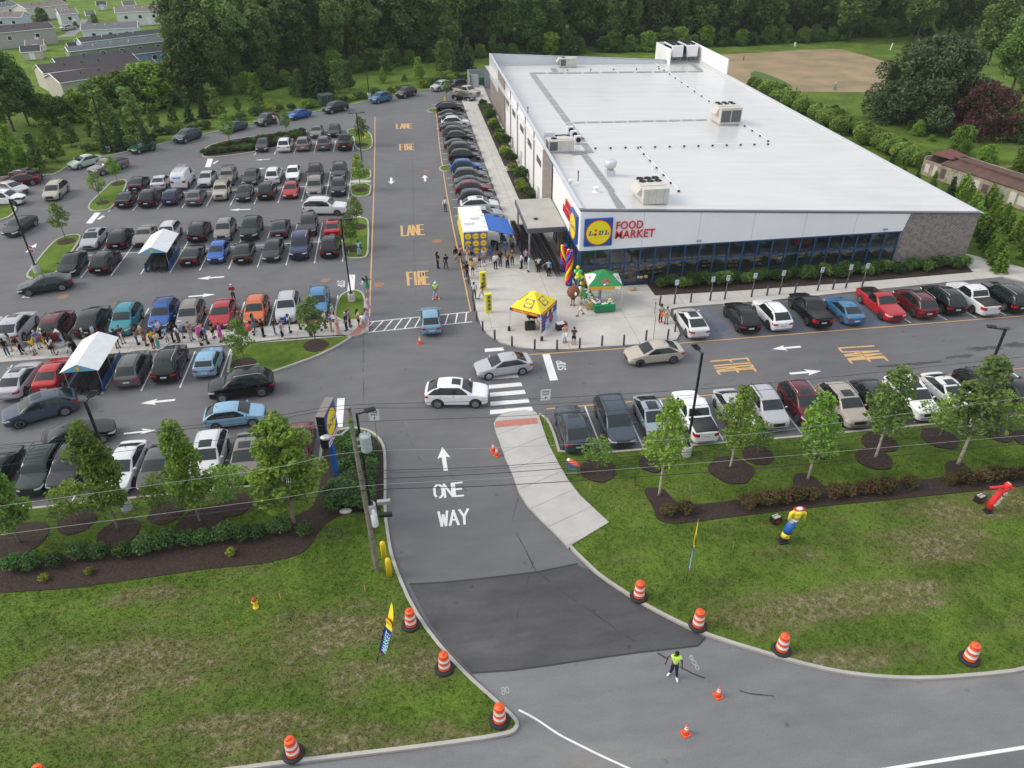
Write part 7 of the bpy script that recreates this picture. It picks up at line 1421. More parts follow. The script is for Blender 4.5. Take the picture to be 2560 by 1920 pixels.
f_=MB().box((.255,0,z0+.22),(.02,1.9,.36)).build('word_panel',WHITEP,o); place(fitted(textmesh('FOOD MARKET',1,.004,.02),1.7,.22),'lettering',LRED,f_,(.27,-.85,z0+.11),(0,1,0),(0,0,1))
# utility pole and wires
b,h=tall('d',816,1236,753,882); UX,UY=b; WOOD=mat('weathered_wood',(.20,.17,.145),.9,noise=.25,scale=5,bump=.5)
o=thing('utility_pole',(UX,UY,.1),0,'tall weathered wooden utility pole with a grey transformer can','utility pole')
pt=onY('d',753,882,UY); lx=pt[0]-UX
MB().tube([(0,0,0),(lx*.5,0,h*.5),(lx,0,h)],[.15,.125,.10],12).build('pole',WOOD,o)
at=lambda z:(lx*z/h,0,z)
TRM=mat('transformer_grey',(.42,.47,.49),.4,noise=.12,scale=5)
zt_=h*.81; c=at(zt_); m=MB(); m.lathe([(.25,-.5),(.28,-.45),(.28,.38),(.30,.42),(.25,.52),(0,.6)],(c[0]+.55,-.1,zt_),20); m.box((c[0]+.22,0,zt_+.15),(.3,.08,.1)); m.box((c[0]+.22,0,zt_-.25),(.3,.08,.1)); m.build('transformer',TRM,o,smooth=True)
m=MB(); m.ball((c[0]+.45,-.1,zt_+.68),.06,4); m.ball((c[0]+.66,-.1,zt_+.68),.06,4); m.build('bushings',mat('rusty_insulator',(.3,.14,.08),.5),o)
c=at(h*.90); m=MB(); m.tube([c,(c[0]-.5,-.5,c[2]-.1),(c[0]-1.0,-.9,c[2]+.15)],.05,6); m.ball((c[0]-1.15,-1.0,c[2]+.18),.2,5,sc=(1.5,1,.6)); m.build('cut_out_arm',STEEL,o)
c=at(h*.20); m=MB(); m.lathe([(.16,-.5),(.19,-.45),(.19,.35),(.10,.48),(.1,.6)],(c[0]+.28,0,c[2]+1.7),14); m.build('meter_can',WHITEP,o,smooth=True)
for zf,n_ in ((.45,'cable_box'),(.37,'splice_case')):
    c=at(h*zf); m=MB().box((c[0]+.95,0,c[2]),(.7,.22,.2)); m.build(n_,STEEL if n_=='cable_box' else BLACKM,o)
m=MB(); m.add([(0,0,0)],[]) ; 
ph=[(cos(2*pi*k/20)*.42,sin(2*pi*k/20)*.42) for k in range(21)]; c=at(h*.28); m=MB().tube([(c[0]-1.9+a_,0,c[2]+b_*1.0) for a_,b_ in ph],.025,5); m.build('cable_loop',BLACKP,o)
cr=MB(); 
for i in range(16): z_=h*.97-i*.05; cr.ball((lx*.98+random.uniform(-.12,.12),random.uniform(-.15,.0),z_-random.random()*.5),.07,3)
q_=cr.build('vine',mat('vine_green',(.12,.22,.04),.8),o)
WIRES=[([(-40,962),(0,958),(553,900),(748,872),(1106,860),(1606,829),(2212,767),(2300,758)],.018,'uppermost thin wire'),([(0,966),(553,907),(749,880),(1106,873),(1659,838),(2212,790)],.018,'second wire from the top'),([(0,1002),(553,937),(757,909),(1106,895),(1659,861),(2212,812)],.018,'third wire from the top'),([(0,1089),(553,1013),(765,973),(1106,962),(1659,930),(2212,855)],.014,'pale grey wire at mid height'),([(0,1121),(553,1050),(773,1016),(1106,1001),(1659,958),(2212,900)],.026,'upper cable of the lower bundle'),([(0,1126),(553,1054),(774,1022),(1106,1006),(1659,964),(2212,907)],.014,'thin cable just below the upper bundle cable'),([(0,1137),(553,1065),(777,1034),(1106,1016),(1659,974),(2212,917)],.028,'middle cable of the lower bundle'),([(0,1151),(553,1079),(780,1046),(1106,1027),(1659,984.5),(2212,937)],.016,'pale lower cable'),([(0,1163),(553,1091),(782,1056),(1106,1043),(1659,1006),(2212,954.5)],.034,'thick black lowest cable')]
for pts,r_,lb in WIRES:
    P=[(onY('d',a,b_,UY)) for a,b_ in pts]; P=[(x_,UY-.15,z_) for x_,z_ in P]; Q_=[]
    for k in range(len(P)-1):
        p0=Vector(P[max(0,k-1)]);p1=Vector(P[k]);p2=Vector(P[k+1]);p3=Vector(P[min(len(P)-1,k+2)])
        for s in range(8):
            u_=s/8
            Q_.append(.5*((2*p1)+(p2-p0)*u_+(2*p0-5*p1+4*p2-p3)*u_*u_+(3*p1-p0-3*p2+p3)*u_**3) if 0<k<len(P)-2 else p1.lerp(p2,u_))
    Q_.append(Vector(P[-1])); MB().tube(Q_,r_*.62,5).build('overhead_wire',STEEL if 'pale' in lb else BLACKM,label=lb+' strung across the front lawns',cat='wire',group='overhead wires')
# yellow posts, hydrant, stakes
YEL=mat('safety_yellow',(.80,.56,.02),.45,noise=.04); HYD=mat('hydrant_red',(.55,.05,.04),.5)
for t,bx,by,lb in (('t12',1110,1510,'farther yellow dome-topped bollard beside the utility pole'),('t12',1155,1655,'nearer yellow dome-topped bollard beside the utility pole')):
    p=g(t,bx,by,.12); MB().lathe([(.16,0),(.16,1.2),(.14,1.3),(.08,1.37),(0,1.4)],n=18).build('bollard',YEL,smooth=True,label=lb,cat='bollard',group='yellow bollards').location=(p[0],p[1],.11)
p=g('t10',1635,895); MB().lathe([(.12,0),(.12,1.1),(.08,1.2),(0,1.22)],n=12).build('bollard',YEL,smooth=True,label='yellow bollard under the far tree of the store-side row',cat='bollard').location=(p[0],p[1],0)
def hydrant(p,cap,label):
    o=thing('fire_hydrant',(p[0],p[1],.12),0,label,'fire hydrant'); MB().lathe([(.17,0),(.17,.05),(.11,.06),(.11,.5),(.14,.52),(.14,.56)],n=16).build('barrel',YEL,o,smooth=True); MB().lathe([(.13,.56),(.12,.66),(.06,.74),(.03,.75),(.03,.80),(0,.8)],n=16).build('bonnet',cap,o,smooth=True)
    m=MB(); 
    for a in (0,pi,-pi/2): m.lathe([(.055,.08),(.055,.17),(0.001,.18)],n=10,M=Matrix.Translation((0,0,.40))@Matrix.Rotation(a,4,'Z')@Matrix.Rotation(pi/2,4,'Y'))
    m.build('outlet_caps',YEL,o)
hydrant(g('d',553,1312,.12),HYD,'yellow and red fire hydrant on the left verge'); hydrant(g('t10',945,1190,.12),YEL,'yellow fire hydrant on the upper corner island')
STK=mat('stake_wood',(.45,.33,.17),.9); STO=mat('stake_orange',(.75,.14,.05),.7)
for i,(t,bx,by) in enumerate((('t03',2075,240),('t03',1985,460),('t13',212,195),('t13',198,403),('t13',743,322),('t13',943,138),('t22',675,912),('t22',1908,1420),('t22',1535,915))):
    p=g(t,bx,by,.12); o=thing('survey_stake',(p[0],p[1],.1),random.uniform(0,3),'orange-tipped wooden survey stake, %s'%['left of the hydrant','below left of the hydrant','right of the hydrant','farther below right of the hydrant','left of the feather flag top','above the feather flag','beside the leaning cart','right of the slim feather flag','thin one behind the mulch bed tip'][i],'stake','survey stakes'); M=Matrix.Rotation(random.uniform(-.12,.12),4,'Y'); MB().box((0,0,.24),(.045,.03,.5),M=M).build('stake',STK,o); MB().box((0,0,.53),(.05,.035,.1),M=M).build('tip',STO,o)
# traffic drums and cones
ORG=mat('drum_orange',(.82,.11,.03),.45,noise=.06,scale=3); REFL=mat('reflective_white',(.80,.80,.80),.3)
def drum(t,bx,by,label,rz=0):
    p=g(t,bx,by,.12); o=thing('traffic_drum',(p[0],p[1],.12),rz,label,'traffic drum','traffic drums along the kerbs')
    m=MB(); m.lathe([(.28,0),(.48,0),(.50,.05),(.46,.13),(.34,.17),(.30,.12)],n=26); m.build('rubber_base',RUBBER,o,smooth=True)
    prof=[(.30,.06),(.30,.14)]; z_=.14; m=MB(); seg=[(.300,.292),(.282,.276),(.268,.262),(.254,.248),(.240,.232)]
    for i,(ra,rb) in enumerate(seg): m.lathe([(ra+.012,z_),(ra+.004,z_+.02),(rb,z_+.17),(rb+.010,z_+.185)],n=26,m=1 if i in(1,3) else 0); z_+=.185
    m.lathe([(.24,z_),(.22,z_+.05),(.0,z_+.07)],n=26); m.build('drum_body',[ORG,REFL],o,smooth=True)
    MB().box((0,0,z_+.11),(.30,.035,.08)).build('handle',ORG,o)
for t,x_,y_,lb,rz in (('t23',1095,180,'orange and white traffic drum farthest up the right driveway kerb',1.5),('t23',1605,430,'orange and white traffic drum second along the right driveway kerb',1.5),('t33',115,640,'orange and white traffic drum at the middle of the right kerb curve',1.0),('t33',1735,720,'orange and white traffic drum at the far right by the road',.6),('t13',1340,425,'orange and white traffic drum beside the left feather flag',.7),('t13',1630,800,'orange and white traffic drum second down the left driveway kerb',1.4),('t13',2105,1250,'orange and white traffic drum at the left kerb corner',2.0),('t13',325,1540,'orange and white traffic drum at the lower left road kerb',.6)): drum(t,x_,y_,lb,rz)
p=g('d',98,1672); drum('d',98,1690,'orange traffic drum cut by the bottom frame edge',.3)
def cone(p,z,label,rz):
    o=thing('traffic_cone',(p[0],p[1],z),rz,label,'traffic cone','traffic cones'); MB().box((0,0,.02),(.40,.40,.04)).build('cone_base',ORG,o)
    m=MB(); R0=lambda z_: .16-.125*(z_/.72)
    for za,zb,mi in ((.03,.34,0),(.34,.46,1),(.46,.50,0),(.50,.58,1),(.58,.72,0)): m.lathe([(R0(za),za),(R0(zb),zb)],n=18,m=mi)
    m.lathe([(R0(.72),.72),(.001,.73)],n=18); m.build('cone_body',[ORG,REFL],o,smooth=True)
for t,x_,y_,z,lb in (('t23',1778,1035,.01,'orange traffic cone right of the person directing traffic'),('t23',1500,1360,.01,'orange traffic cone nearest the bottom of the driveway mouth'),('t11',1417,1308,.01,'orange traffic cone below the light blue hatchback'),('t12',2050,578,.01,'upper orange cone of the pair at the sidewalk kerb'),('t12',2080,615,.01,'lower orange cone of the pair at the sidewalk kerb'),('t11',1563,918,.01,'orange traffic cone held before the lime-vested guard in the fire lane')): cone(g(t,x_,y_,z),z,lb,random.uniform(.2,1.2))
# feather flags
def feather(base,top,rz,label,t='d',lean=.5,txt='MARKET'):
    b,h=tall(t,*base,*top); h=min(h,5.0); pt=onY(t,*top,b[1]); dx=pt[0]-b[0]; o=thing('feather_flag',(b[0],b[1],.12),0,label,'flag','feather flags'); bl_=(.02,.03,.18)
    MB().tube([(0,0,0),(dx*.45,0,h*.5),(dx*.8,0,h*.8),(dx*1.02,0,h)],.018,5).build('flag_pole',BLACKM,o)
    cx_,sx_=cos(rz),sin(rz)
    m=MB(); N=16; 
    def edge_(u_): return dx*(u_*.9+.1*u_*u_)
    def wd(u_): return .5*(sin(pi*min(1,u_*1.0))**.6)*(1 if u_<.5 else 1)
    for i in range(N):
        u0,u1=i/N,(i+1)/N; za,zb=.55+(h-.55)*u0,.55+(h-.55)*u1; w0,w1=wd(u0),wd(u1); a0,a1=edge_(za/h),edge_(zb/h); mi=0 if u0<.04 else (1 if u0<.52 else (3 if u0<.56 else 2))
        m.quad((a0,0,za),(a0+w0*cx_,w0*sx_,za),(a1+w1*cx_,w1*sx_,zb),(a1,0,zb),mi)
    f_=m.build('flag_cloth',[mat('flag_red',(.6,.04,.05),.7),mat('flag_navy',bl_,.7),mat('flag_yellow',(.82,.68,.03),.7),mat('flag_red',(.6,.04,.05),.7)],o)
    for s in (1,-1):
        R=Vector((cx_,sx_,0))*s; nn=Vector((-sx_,cx_,0)) ; off=(R.cross(Vector((0,0,1))))*.012; dk=Vector((dx,0,h)).normalized()
        zc=.55+(h-.55)*.30; a=edge_(zc/h); c0=Vector((a,0,zc))+Vector((cx_,sx_,0))*.12+off
        tm=fitted(textmesh(txt,1,.002,.02),1.45,.34); upv=dk if s>0 else dk; place(tm,'lettering',mat('flag_cyan',(.35,.65,.75),.7),f_,tuple(c0-dk*.6+Vector((cx_,sx_,0))*(.36 if s>0 else .0)),tuple(dk),tuple(Vector((cx_,sx_,0))*(-1 if s>0 else 1)))
        zc=.55+(h-.55)*.62; a=edge_(zc/h); logo(f_,tuple(Vector((a,0,zc))+(Vector((cx_,sx_,0))*.02 if s>0 else Vector((cx_,sx_,0))*.58)+off*1.5),tuple(R),(0,0,1),.56,'logo_disc',square=False,th=.0)
feather((815,1435),(847,1310),radians(-52),'feather flag reading MARKET with a round logo on the left verge')
feather((1482,1256),(1508,1122),radians(-108),'feather flag seen edge-on on the right verge',txt='MARKET')
# air dancers and generators
DR=mat('dancer_red',(.75,.03,.03),.55); DY=mat('dancer_yellow',(.82,.66,.05),.55); DB=mat('dancer_blue',(.02,.12,.42),.55); DW=mat('dancer_white',(.72,.76,.72),.6)
def blower(o): MB().lathe([(.24,0),(.26,.1),(.26,.32),(.2,.36)],n=16).build('blower',BLACKP,o); MB().box((-.1,-.1,.05),(.55,.5,.08)).build('blower_base',BLACKP,o)
p=g('t32',1900,1095,.12); DN=o=thing('air_dancer',(p[0],p[1],.12),0,'red inflatable tube man with spread arms and white lettering','inflatable'); blower(o)
M=[(0,0,.3),(.10,.02,.9),(.28,.02,1.5),(.50,0,2.05),(.62,0,2.3)]; MB().tube(M,[.24,.25,.25,.24,.22],18).build('tube_body',DR,o,smooth=True); MB().tube([(.60,-.02,2.15),(.2,-.05,2.35),(-.35,-.05,2.35),(-.75,-.05,2.38)],[.12,.11,.10,.10],12).tube([(.60,-.02,2.15),(.95,-.05,2.1),(1.25,-.05,2.05)],[.12,.11,.10],12).build('arms',DR,o,smooth=True)
MB().ball((.68,0,2.42),.26,6,sc=(1,1,.7)).build('head',DR,o,smooth=True); MB().tube([(.70,0,2.56),(.72,0,2.60)],[.16,.13],12).build('crown_patch',mat('dancer_pale',(.6,.5,.35),.6),o)
DN.scale=(.84,.84,.84); place(fitted(textmesh('now o',1,.004,.03),1.35,.34),'lettering',WHITEP,o,(.27,-.272,.62),(.33,0,.94),(-.94,0,.33))
p=g('t32',135,1350,.12); o=thing('air_dancer',(p[0],p[1],.12),0,'yellow, white and blue inflatable tube man with drooping arms','inflatable'); blower(o)
P_=[(0,0,.3),(.06,0,.62),(.14,0,1.0),(.26,0,1.45),(.34,0,1.75),(.44,0,2.2)]
for a,b_,mt,n in ((0,1,DY,'logo_band'),(1,3,DB,'tube_body'),(3,4,DW,'white_band'),(4,5,DY,'yellow_top')): MB().tube(P_[a:b_+1],[.24]*(b_-a+1),18).build(n,mt,o,smooth=True)
MB().ball((.42,-.03,2.25),.28,6,sc=(1.15,1,.75)).build('head',DY,o,smooth=True); MB().tube([(.30,-.05,2.35),(-.02,-.05,2.2),(-.08,-.1,1.75)],[.12,.11,.09],10).tube([(.5,-.05,2.35),(.85,-.05,2.1),(.86,-.1,1.6)],[.12,.11,.09],10).build('arms',DY,o,smooth=True); MB().ball((.46,0,2.42),.24,6,sc=(1.5,.8,.5)).build('red_shoulders',DR,o,smooth=True); MB().ball((.44,-.05,2.50),.17,6,sc=(1.2,.8,.5)).build('white_cap',DW,o,smooth=True)
logo(o,(-.07,-.262,.33),(1,0,.1),(-.1,0,1),.26,'logo_disc',square=False,th=.0); place(fitted(textmesh('24',1,.004,.04),.3,.22),'lettering',DB,o,(.12,-.25,1.48),(1,0,-.1),(.1,0,1))
for t,x_,y_,lb in (('t32',60,1195,'red and black portable generator beside the yellow and blue air dancer'),('t32',1820,1015,'red and black portable generator beside the red air dancer')):
    p=g(t,x_,y_,.12); o=thing('generator',(p[0],p[1],.12),.3,lb,'generator','portable generators'); MB().box((0,0,.27),(.60,.40,.42)).box((0,0,.05),(.5,.34,.06)).build('casing',BLACKP,o); MB().box((.0,-.205,.22),(.34,.02,.24)).box((.305,0,.28),(.02,.36,.3)).build('red_panel',mat('gen_red',(.4,.01,.03),.4),o); MB().box((0,0,.50),(.44,.30,.04)).build('top_label',mat('gen_grey',(.5,.48,.48),.5),o); MB().tube([(-.2,0,.52),(-.2,0,.6),(.2,0,.6),(.2,0,.52)],.02,6).build('handle',BLACKM,o)
# shopping carts
CW=mat('cart_wire',(.085,.088,.092),.4,.5); CWL=mat('cart_wire_bright',(.30,.31,.33),.35,.8)
def cartmesh(bright=False):
    m=MB(); L0,L1,W_=-.45,.42,.27; r=.009
    top=[(L0,-W_,1.0),(L0,W_,1.0),(L1,W_*.8,.88),(L1,-W_*.8,.88),(L0,-W_,1.0)]; bot=[(L0+.06,-W_*.85,.52),(L0+.06,W_*.85,.52),(L1-.12,W_*.65,.58),(L1-.12,-W_*.65,.58),(L0+.06,-W_*.85,.52)]
    m.tube(top,.014,4); m.tube(bot,r,4); m.box((L0+.05,0,.80),(.012,.48,.34)); m.box((.0,0,.56),(.7,.40,.012))
    for i in range(4):
        n=7 if i%2==0 else 8
        for k in range(n):
            u_=k/(n-1); a=Vector(top[i]).lerp(Vector(top[i+1]),u_); b_=Vector(bot[i]).lerp(Vector(bot[i+1]),u_); m.tube([a,b_],r*.8,3,cap=False)
    for k in range(1,4):
        u_=k/4; m.tube([Vector(a).lerp(Vector(b_),u_) for a,b_ in zip(top,bot)],r*.8,3,cap=False)
    for k in range(6): u_=k/5; m.tube([Vector(bot[0]).lerp(Vector(bot[3]),u_),Vector(bot[1]).lerp(Vector(bot[2]),u_)],r*.8,3,cap=False)
    m.tube([(L0-.06,-W_,1.04),(L0-.06,W_,1.04)],.02,6,1); 
    for s in (1,-1): m.tube([(L0-.04,s*W_,1.03),(L0+.06,s*W_*.85,.5),(L0+.02,s*W_*.8,.14),(L1-.05,s*W_*.6,.16)],.013,4)
    m.tube([(L0+.02,-W_*.8,.2),(L0+.02,W_*.8,.2)],.012,4)
    for x_ in (L0+.04,L1-.08):
        for s in (1,-1): m.lathe([(.06,-.015),(.06,.015)],n=10,m=1,M=Matrix.Translation((x_,s*W_*(.78 if x_<0 else .6),.06))@Matrix.Rotation(pi/2,4,'X'))
    return m.mesh('shopping_cart',[CWL if bright else CW,BLACKP])
CM=cartmesh(); CMB=cartmesh(True)
def cartrow(p0,p1,n,yaw,label,group,z=.15):
    for i in range(n):
        u_=i/(n-1); put('shopping_cart',CM,None,(p0[0]+(p1[0]-p0[0])*u_,p0[1]+(p1[1]-p0[1])*u_,z),yaw,None,label,'shopping cart',group)
for i,(a,b_) in enumerate((((12.35,68.3),(12.0,78.2)),((13.15,67.4),(12.8,78.0)),((13.95,67.0),(13.6,77.6)),((11.45,71.5),(11.2,79.5)))): cartrow(a,b_,34 if i<3 else 24,-pi/2,'dark shopping cart nested in %s row under the grey canopy'%['the second','the third','the rightmost','the leftmost'][i],'carts nested under the canopy, row %d'%(i+1))
RAILM=STEEL
for i,x_ in enumerate((11.9,12.75,13.55,14.35)):
    MB().tube([(x_,68.5+.4*i*0,.15),(x_,68.5,.75),(x_-.2,78.5,.75),(x_-.2,78.5,.15)],.03,6).build('cart_rail',STEEL,label='steel guide rail between cart rows under the canopy, %s from the left'%NTH[i],cat='rail',group='cart guide rails')
for t,x_,y_,lb,rz,z_ in (('z1',440,975,'shopping cart held by the leaning queue member at left',2.6,.15),('z1',1090,985,'shopping cart beside the white T-shirt and black shorts',.2,.15),('z1',1240,960,'shopping cart pushed by the long black dress',2.4,.15),('z2',1960,680,'shopping cart right of the red sedan bumper',1.6,.01),('z4',1220,900,'shopping cart by the canopy post',.3,.15),('z4',1290,840,'second shopping cart behind the canopy post',.9,.15)): put('shopping_cart',CMB,None,(*g(t,x_,y_,.15),z_),rz,None,lb,'shopping cart')
# leaning cart with orange box
p=g('t22',520,790,.12); put('shopping_cart',CMB,None,(p[0]+.1,p[1]+.2,.12),radians(-20),None,'shopping cart on the grass beside the sidewalk','shopping cart')
o=thing('stroller_bag',(p[0]+.1,p[1]+.2,.7),radians(-20),'orange and blue bags heaped in the cart on the grass','bag'); MB().tube([(-.3,0,.45),(.15,0,.25),(.4,0,.1)],[.14,.17,.15],10).build('orange_roll',ORG,o,smooth=True); MB().box((-.05,0,.05),(.55,.35,.3)).build('blue_bag',mat('bag_blue',(.03,.18,.5),.7),o); MB().ball((-.33,0,.5),.13,5).build('white_roll',WHITEP,o)
# cart shelters
def shelter(c,W_,L_,label,n,face=-pi/2,z=0,cart='dark shopping cart nested in the nearer white-roofed shelter'):
    o=thing('cart_shelter',(c[0],c[1],z),0,label,'cart shelter','white-roofed cart shelters'); h0,h1=2.05,2.7; w=W_/2; l=L_/2
    ROOFC=mat('shelter_fabric',(.70,.71,.72),.55,noise=.04,scale=2)
    m=MB(); 
    for s in (1,-1): m.add([(0,-l-.25,h1),(0,l+.25,h1),(s*(w+.22),l+.25,h0),(s*(w+.22),-l-.25,h0)],[(0,1,2,3)])
    m.build('roof_fabric',ROOFC,o)
    m=MB()
    for y_ in (-l,0,l): 
        m.tube([(-w,y_,0),(-w,y_,h0+.05),(0,y_,h1-.04),(w,y_,h0+.05),(w,y_,0)],.03,6)
    for s in (1,-1): m.tube([(s*w,-l,h0),(s*w,l,h0)],.025,6)
    m.build('frame',mat('shelter_frame',(.5,.51,.52),.4,.4),o)
    m=MB(); m.add([(-w-.15,-l-.24,h0+.02),(w+.15,-l-.24,h0+.02),(0,-l-.24,h1-.03)],[(0,1,2)]); gb=m.build('gable_panel',mat('gable_cyan',(.16,.42,.60),.5),o); q_=logo(gb,(-.17,-l-.26,h0+.12),(1,0,0),(0,0,1),.34,'logo_disc',square=False,th=.0)
    for s in (1,-1):
        m=MB(); m.box((s*(w-.02),0,.52),(.05,L_*.98,.62)); m.box((s*(w-.02),-l+.0,.3),(.12,.3,.6)); m.build('blue_side_panel',mat('corral_blue',(.02,.09,.26),.5),o)
    for k in range(3):
        x_=-w+.5+k*(W_-1)/2
        cartrow((c[0]+x_,c[1]-l+.2-.15*k),(c[0]+x_,c[1]+l-.8),n,pi/2 if k else pi/2,cart,'carts in the %s shelter'%('nearer' if 'nearer' in cart else 'farther'),z)
shelter((-26.1,54.2),2.4,4.7,'white gabled cart shelter in the row below the queue, between red sedan and grey SUV',17)
shelter((-26.45,76.9),2.4,4.7,'white gabled cart shelter in the middle parking block beside the black coupe',14,cart='dark shopping cart nested in the farther white-roofed shelter')
# yellow tent
TY_=mat('tent_yellow',(.85,.68,.02),.6); TRd=mat('tent_red',(.68,.04,.02),.6); TBl=mat('tent_blue',(.02,.05,.30),.6); TG=mat('tent_green',(.015,.22,.06),.6); TOr=mat('tent_orange',(.75,.38,.02),.6); TCy=mat('tent_cyan',(.10,.48,.75),.6)
A=g('z5',375,745,2.3); B=g('z5',920,880,2.3); Cc=g('z5',1190,615,2.3)
vx=Vector(B)-Vector(A); vy=Vector(Cc)-Vector(B); wA=(vx.length); wB=(vy.length); ang=atan2(vx.y,vx.x); ctr_=Vector(A)+vx/2+vy/2
sz=3.1
o=thing('canopy_tent',(ctr_.x,ctr_.y,.15),ang,'yellow pop-up tent with square logos and a printed side wall','tent'); hw=wA/2*.98; hd=min(wB/2*.98,hw*1.1); z0,z1=2.15,3.25
m=MB(); n=4; cs=[(-hw,-hd),(hw,-hd),(hw,hd),(-hw,hd)]; mid=[(0,-hd*.35,z1-.18),(hw*.35,0,z1-.18),(0,hd*.35,z1-.18),(-hw*.35,0,z1-.18)]
for i in range(4):
    a=cs[i];b_=cs[(i+1)%4]; m.add([(a[0],a[1],z0),(b_[0],b_[1],z0),(b_[0]*.12,b_[1]*.12,z1),(a[0]*.12,a[1]*.12,z1)],[(0,1,2,3)])
m.add([(c_[0]*.12,c_[1]*.12,z1) for c_ in cs],[(0,1,2,3)]); top_=m.build('roof_fabric',TY_,o)
def onslope(i,u0,v0,s,nm,bm_):   # square logo lying on slope i
    a=Vector((*cs[i],z0));b_=Vector((*cs[(i+1)%4],z0)); mid_=(a+b_)/2; apex=Vector((mid_.x*.12,mid_.y*.12,z1)); R=(b_-a).normalized(); U=(apex-mid_).normalized(); N_=R.cross(U); P=mid_+R*(u0-s/2)+U*v0+N_*.02; return logo(top_,tuple(P),tuple(R),tuple(U),s,nm,th=.012,bluem=bm_)
GP=mat('tent_logo_grey',(.22,.18,.22),.6)
onslope(0,.1,.28,.85,'logo_panel',GP); onslope(1,.0,.28,.85,'logo_panel',GP); onslope(3,.0,.28,.85,'logo_panel',GP)
m=MB(); 
for i in range(4):
    a=Vector((*cs[i],0));b_=Vector((*cs[(i+1)%4],0)); n_=(b_-a).cross(Vector((0,0,1))).normalized()*.01
    m.add([(a.x+n_.x,a.y+n_.y,z0-.32),(b_.x+n_.x,b_.y+n_.y,z0-.32),(b_.x+n_.x,b_.y+n_.y,z0),(a.x+n_.x,a.y+n_.y,z0)],[(0,1,2,3)],0)
    for e0,e1 in ((0,.08),(.93,1.0)): p0=a.lerp(b_,e0)+n_*1.6;p1=a.lerp(b_,e1)+n_*1.6; m.add([(p0.x,p0.y,z0-.32),(p1.x,p1.y,z0-.32),(p1.x,p1.y,z0),(p0.x,p0.y,z0)],[(0,1,2,3)],1)
val=m.build('valance',[TRd,TBl],o)
for i in (0,1):
    a=Vector((*cs[i],0));b_=Vector((*cs[(i+1)%4],0)); R=(b_-a).normalized(); n_=R.cross(Vector((0,0,1)))*.03; P=a+(b_-a)*.1+n_+Vector((0,0,z0-.27)); place(fitted(textmesh('THE SUPER-EST MARKET',1,.003,.02),(b_-a).length*.8,.20),'lettering',TY_,val,tuple(P),tuple(R),(0,0,1))
for c_ in cs: MB().box((c_[0],c_[1],z0/2),(.05,.05,z0)).build('tent_leg',COPE,o)
# printed side wall on the right side
L_=2*hd; m=MB(); X_=hw+.012
m.quad((X_,-hd,.25),(X_,hd,.25),(X_,hd,z0-.3),(X_,-hd,z0-.3),0); side=m.build('printed_wall',TBl,o)
m=MB(); X_+=.004
m.quad((X_,-hd+.9,.25),(X_,hd,.25),(X_,hd,1.25),(X_,-hd+.9,.95),2)
for k in range(6):
    za=.32+k*.15; m.quad((X_+.004,-hd+.95,za),(X_+.004,hd,za+.1),(X_+.004,hd,za+.15),(X_+.004,-hd+.95,za+.05),3)
for k in range(8): m.quad((X_+.004,-hd+.28,.35+k*.19),(X_+.004,-hd+.85,.38+k*.19),(X_+.004,-hd+.85,.46+k*.19),(X_+.004,-hd+.28,.43+k*.19),1 if k%2 else 0)
for k in range(5): m.quad((X_+.006,-hd+.04,.35+k*.3),(X_+.006,-hd+.22,.36+k*.3),(X_+.006,-hd+.22,.58+k*.3),(X_+.006,-hd+.04,.57+k*.3),4)
m.build('printed_stripes',[TBl,TRd,TCy,WHITEP,LYEL],side)
m=MB(); m.add([(X_+.01,.45+.42*cos(2*pi*k/24),.85+.42*sin(2*pi*k/24)) for k in range(24)],[tuple(range(24))]); m.build('printed_fruit',mat('fruit_crimson',(.5,.02,.08),.6),side)
logo(side,(X_+.01,-.45,1.35),(0,1,0),(0,0,1),.48,'logo_disc',square=False,th=.0); logo(side,(X_+.01,.40,1.35),(0,1,0),(0,0,1),.48,'logo_disc',square=False,th=.0)
for i,(dx,dy,hh,lb) in enumerate(((-.35,-.1,1.55,'tall black loudspeaker under the yellow tent'),(.15,.25,1.3,'second black loudspeaker under the yellow tent'))):
    q=thing('loudspeaker',(ctr_.x+dx,ctr_.y+dy,.15),.3,lb,'loudspeaker'); MB().box((0,0,hh-.35),(.42,.40,.75)).build('cabinet',BLACKP,q); m=MB()
    for k in range(3): a=2*pi*k/3; m.tube([(0,0,.7),(.45*cos(a),.45*sin(a),0)],.02,5)
    m.tube([(0,0,.3),(0,0,hh-.7)],.025,6); m.build('tripod',BLACKM,q)
p=g('z5',645,1180,.15); o=MB().box((0,0,.35),(.9,.5,.7)).box((0,-.1,.72),(.8,.35,.06)).build('equipment_case',BLACKP,label='black equipment case under the yellow tent',cat='case'); o.location=(p[0]+.5,p[1]+.5,.15)
p=g('z5',1245,1130,.15); o=thing('cooler_box',(p[0],p[1],.15),.2,'black and red crate stack right of the yellow tent wall','crate'); MB().box((0,0,.3),(.7,.5,.6)).build('crate',BLACKP,o); MB().box((0,0,.64),(.66,.46,.06)).build('lid',WHITEP,o); MB().box((.5,.1,.3),(.3,.5,.55)).build('red_bin',mat('bin_red',(.35,.02,.04),.5),o)
for x_,y_,lb in ((365,1150,'black leg weight at the left tent corner'),(930,1325,'black leg weight at the front tent corner')):
    p=g('z5',x_,y_,.15); MB().lathe([(.12,0),(.13,.05),(.13,.35),(.08,.42),(.02,.44)],n=12).build('leg_weight',BLACKP,smooth=True,label=lb,cat='weight').location=(p[0],p[1],.15)
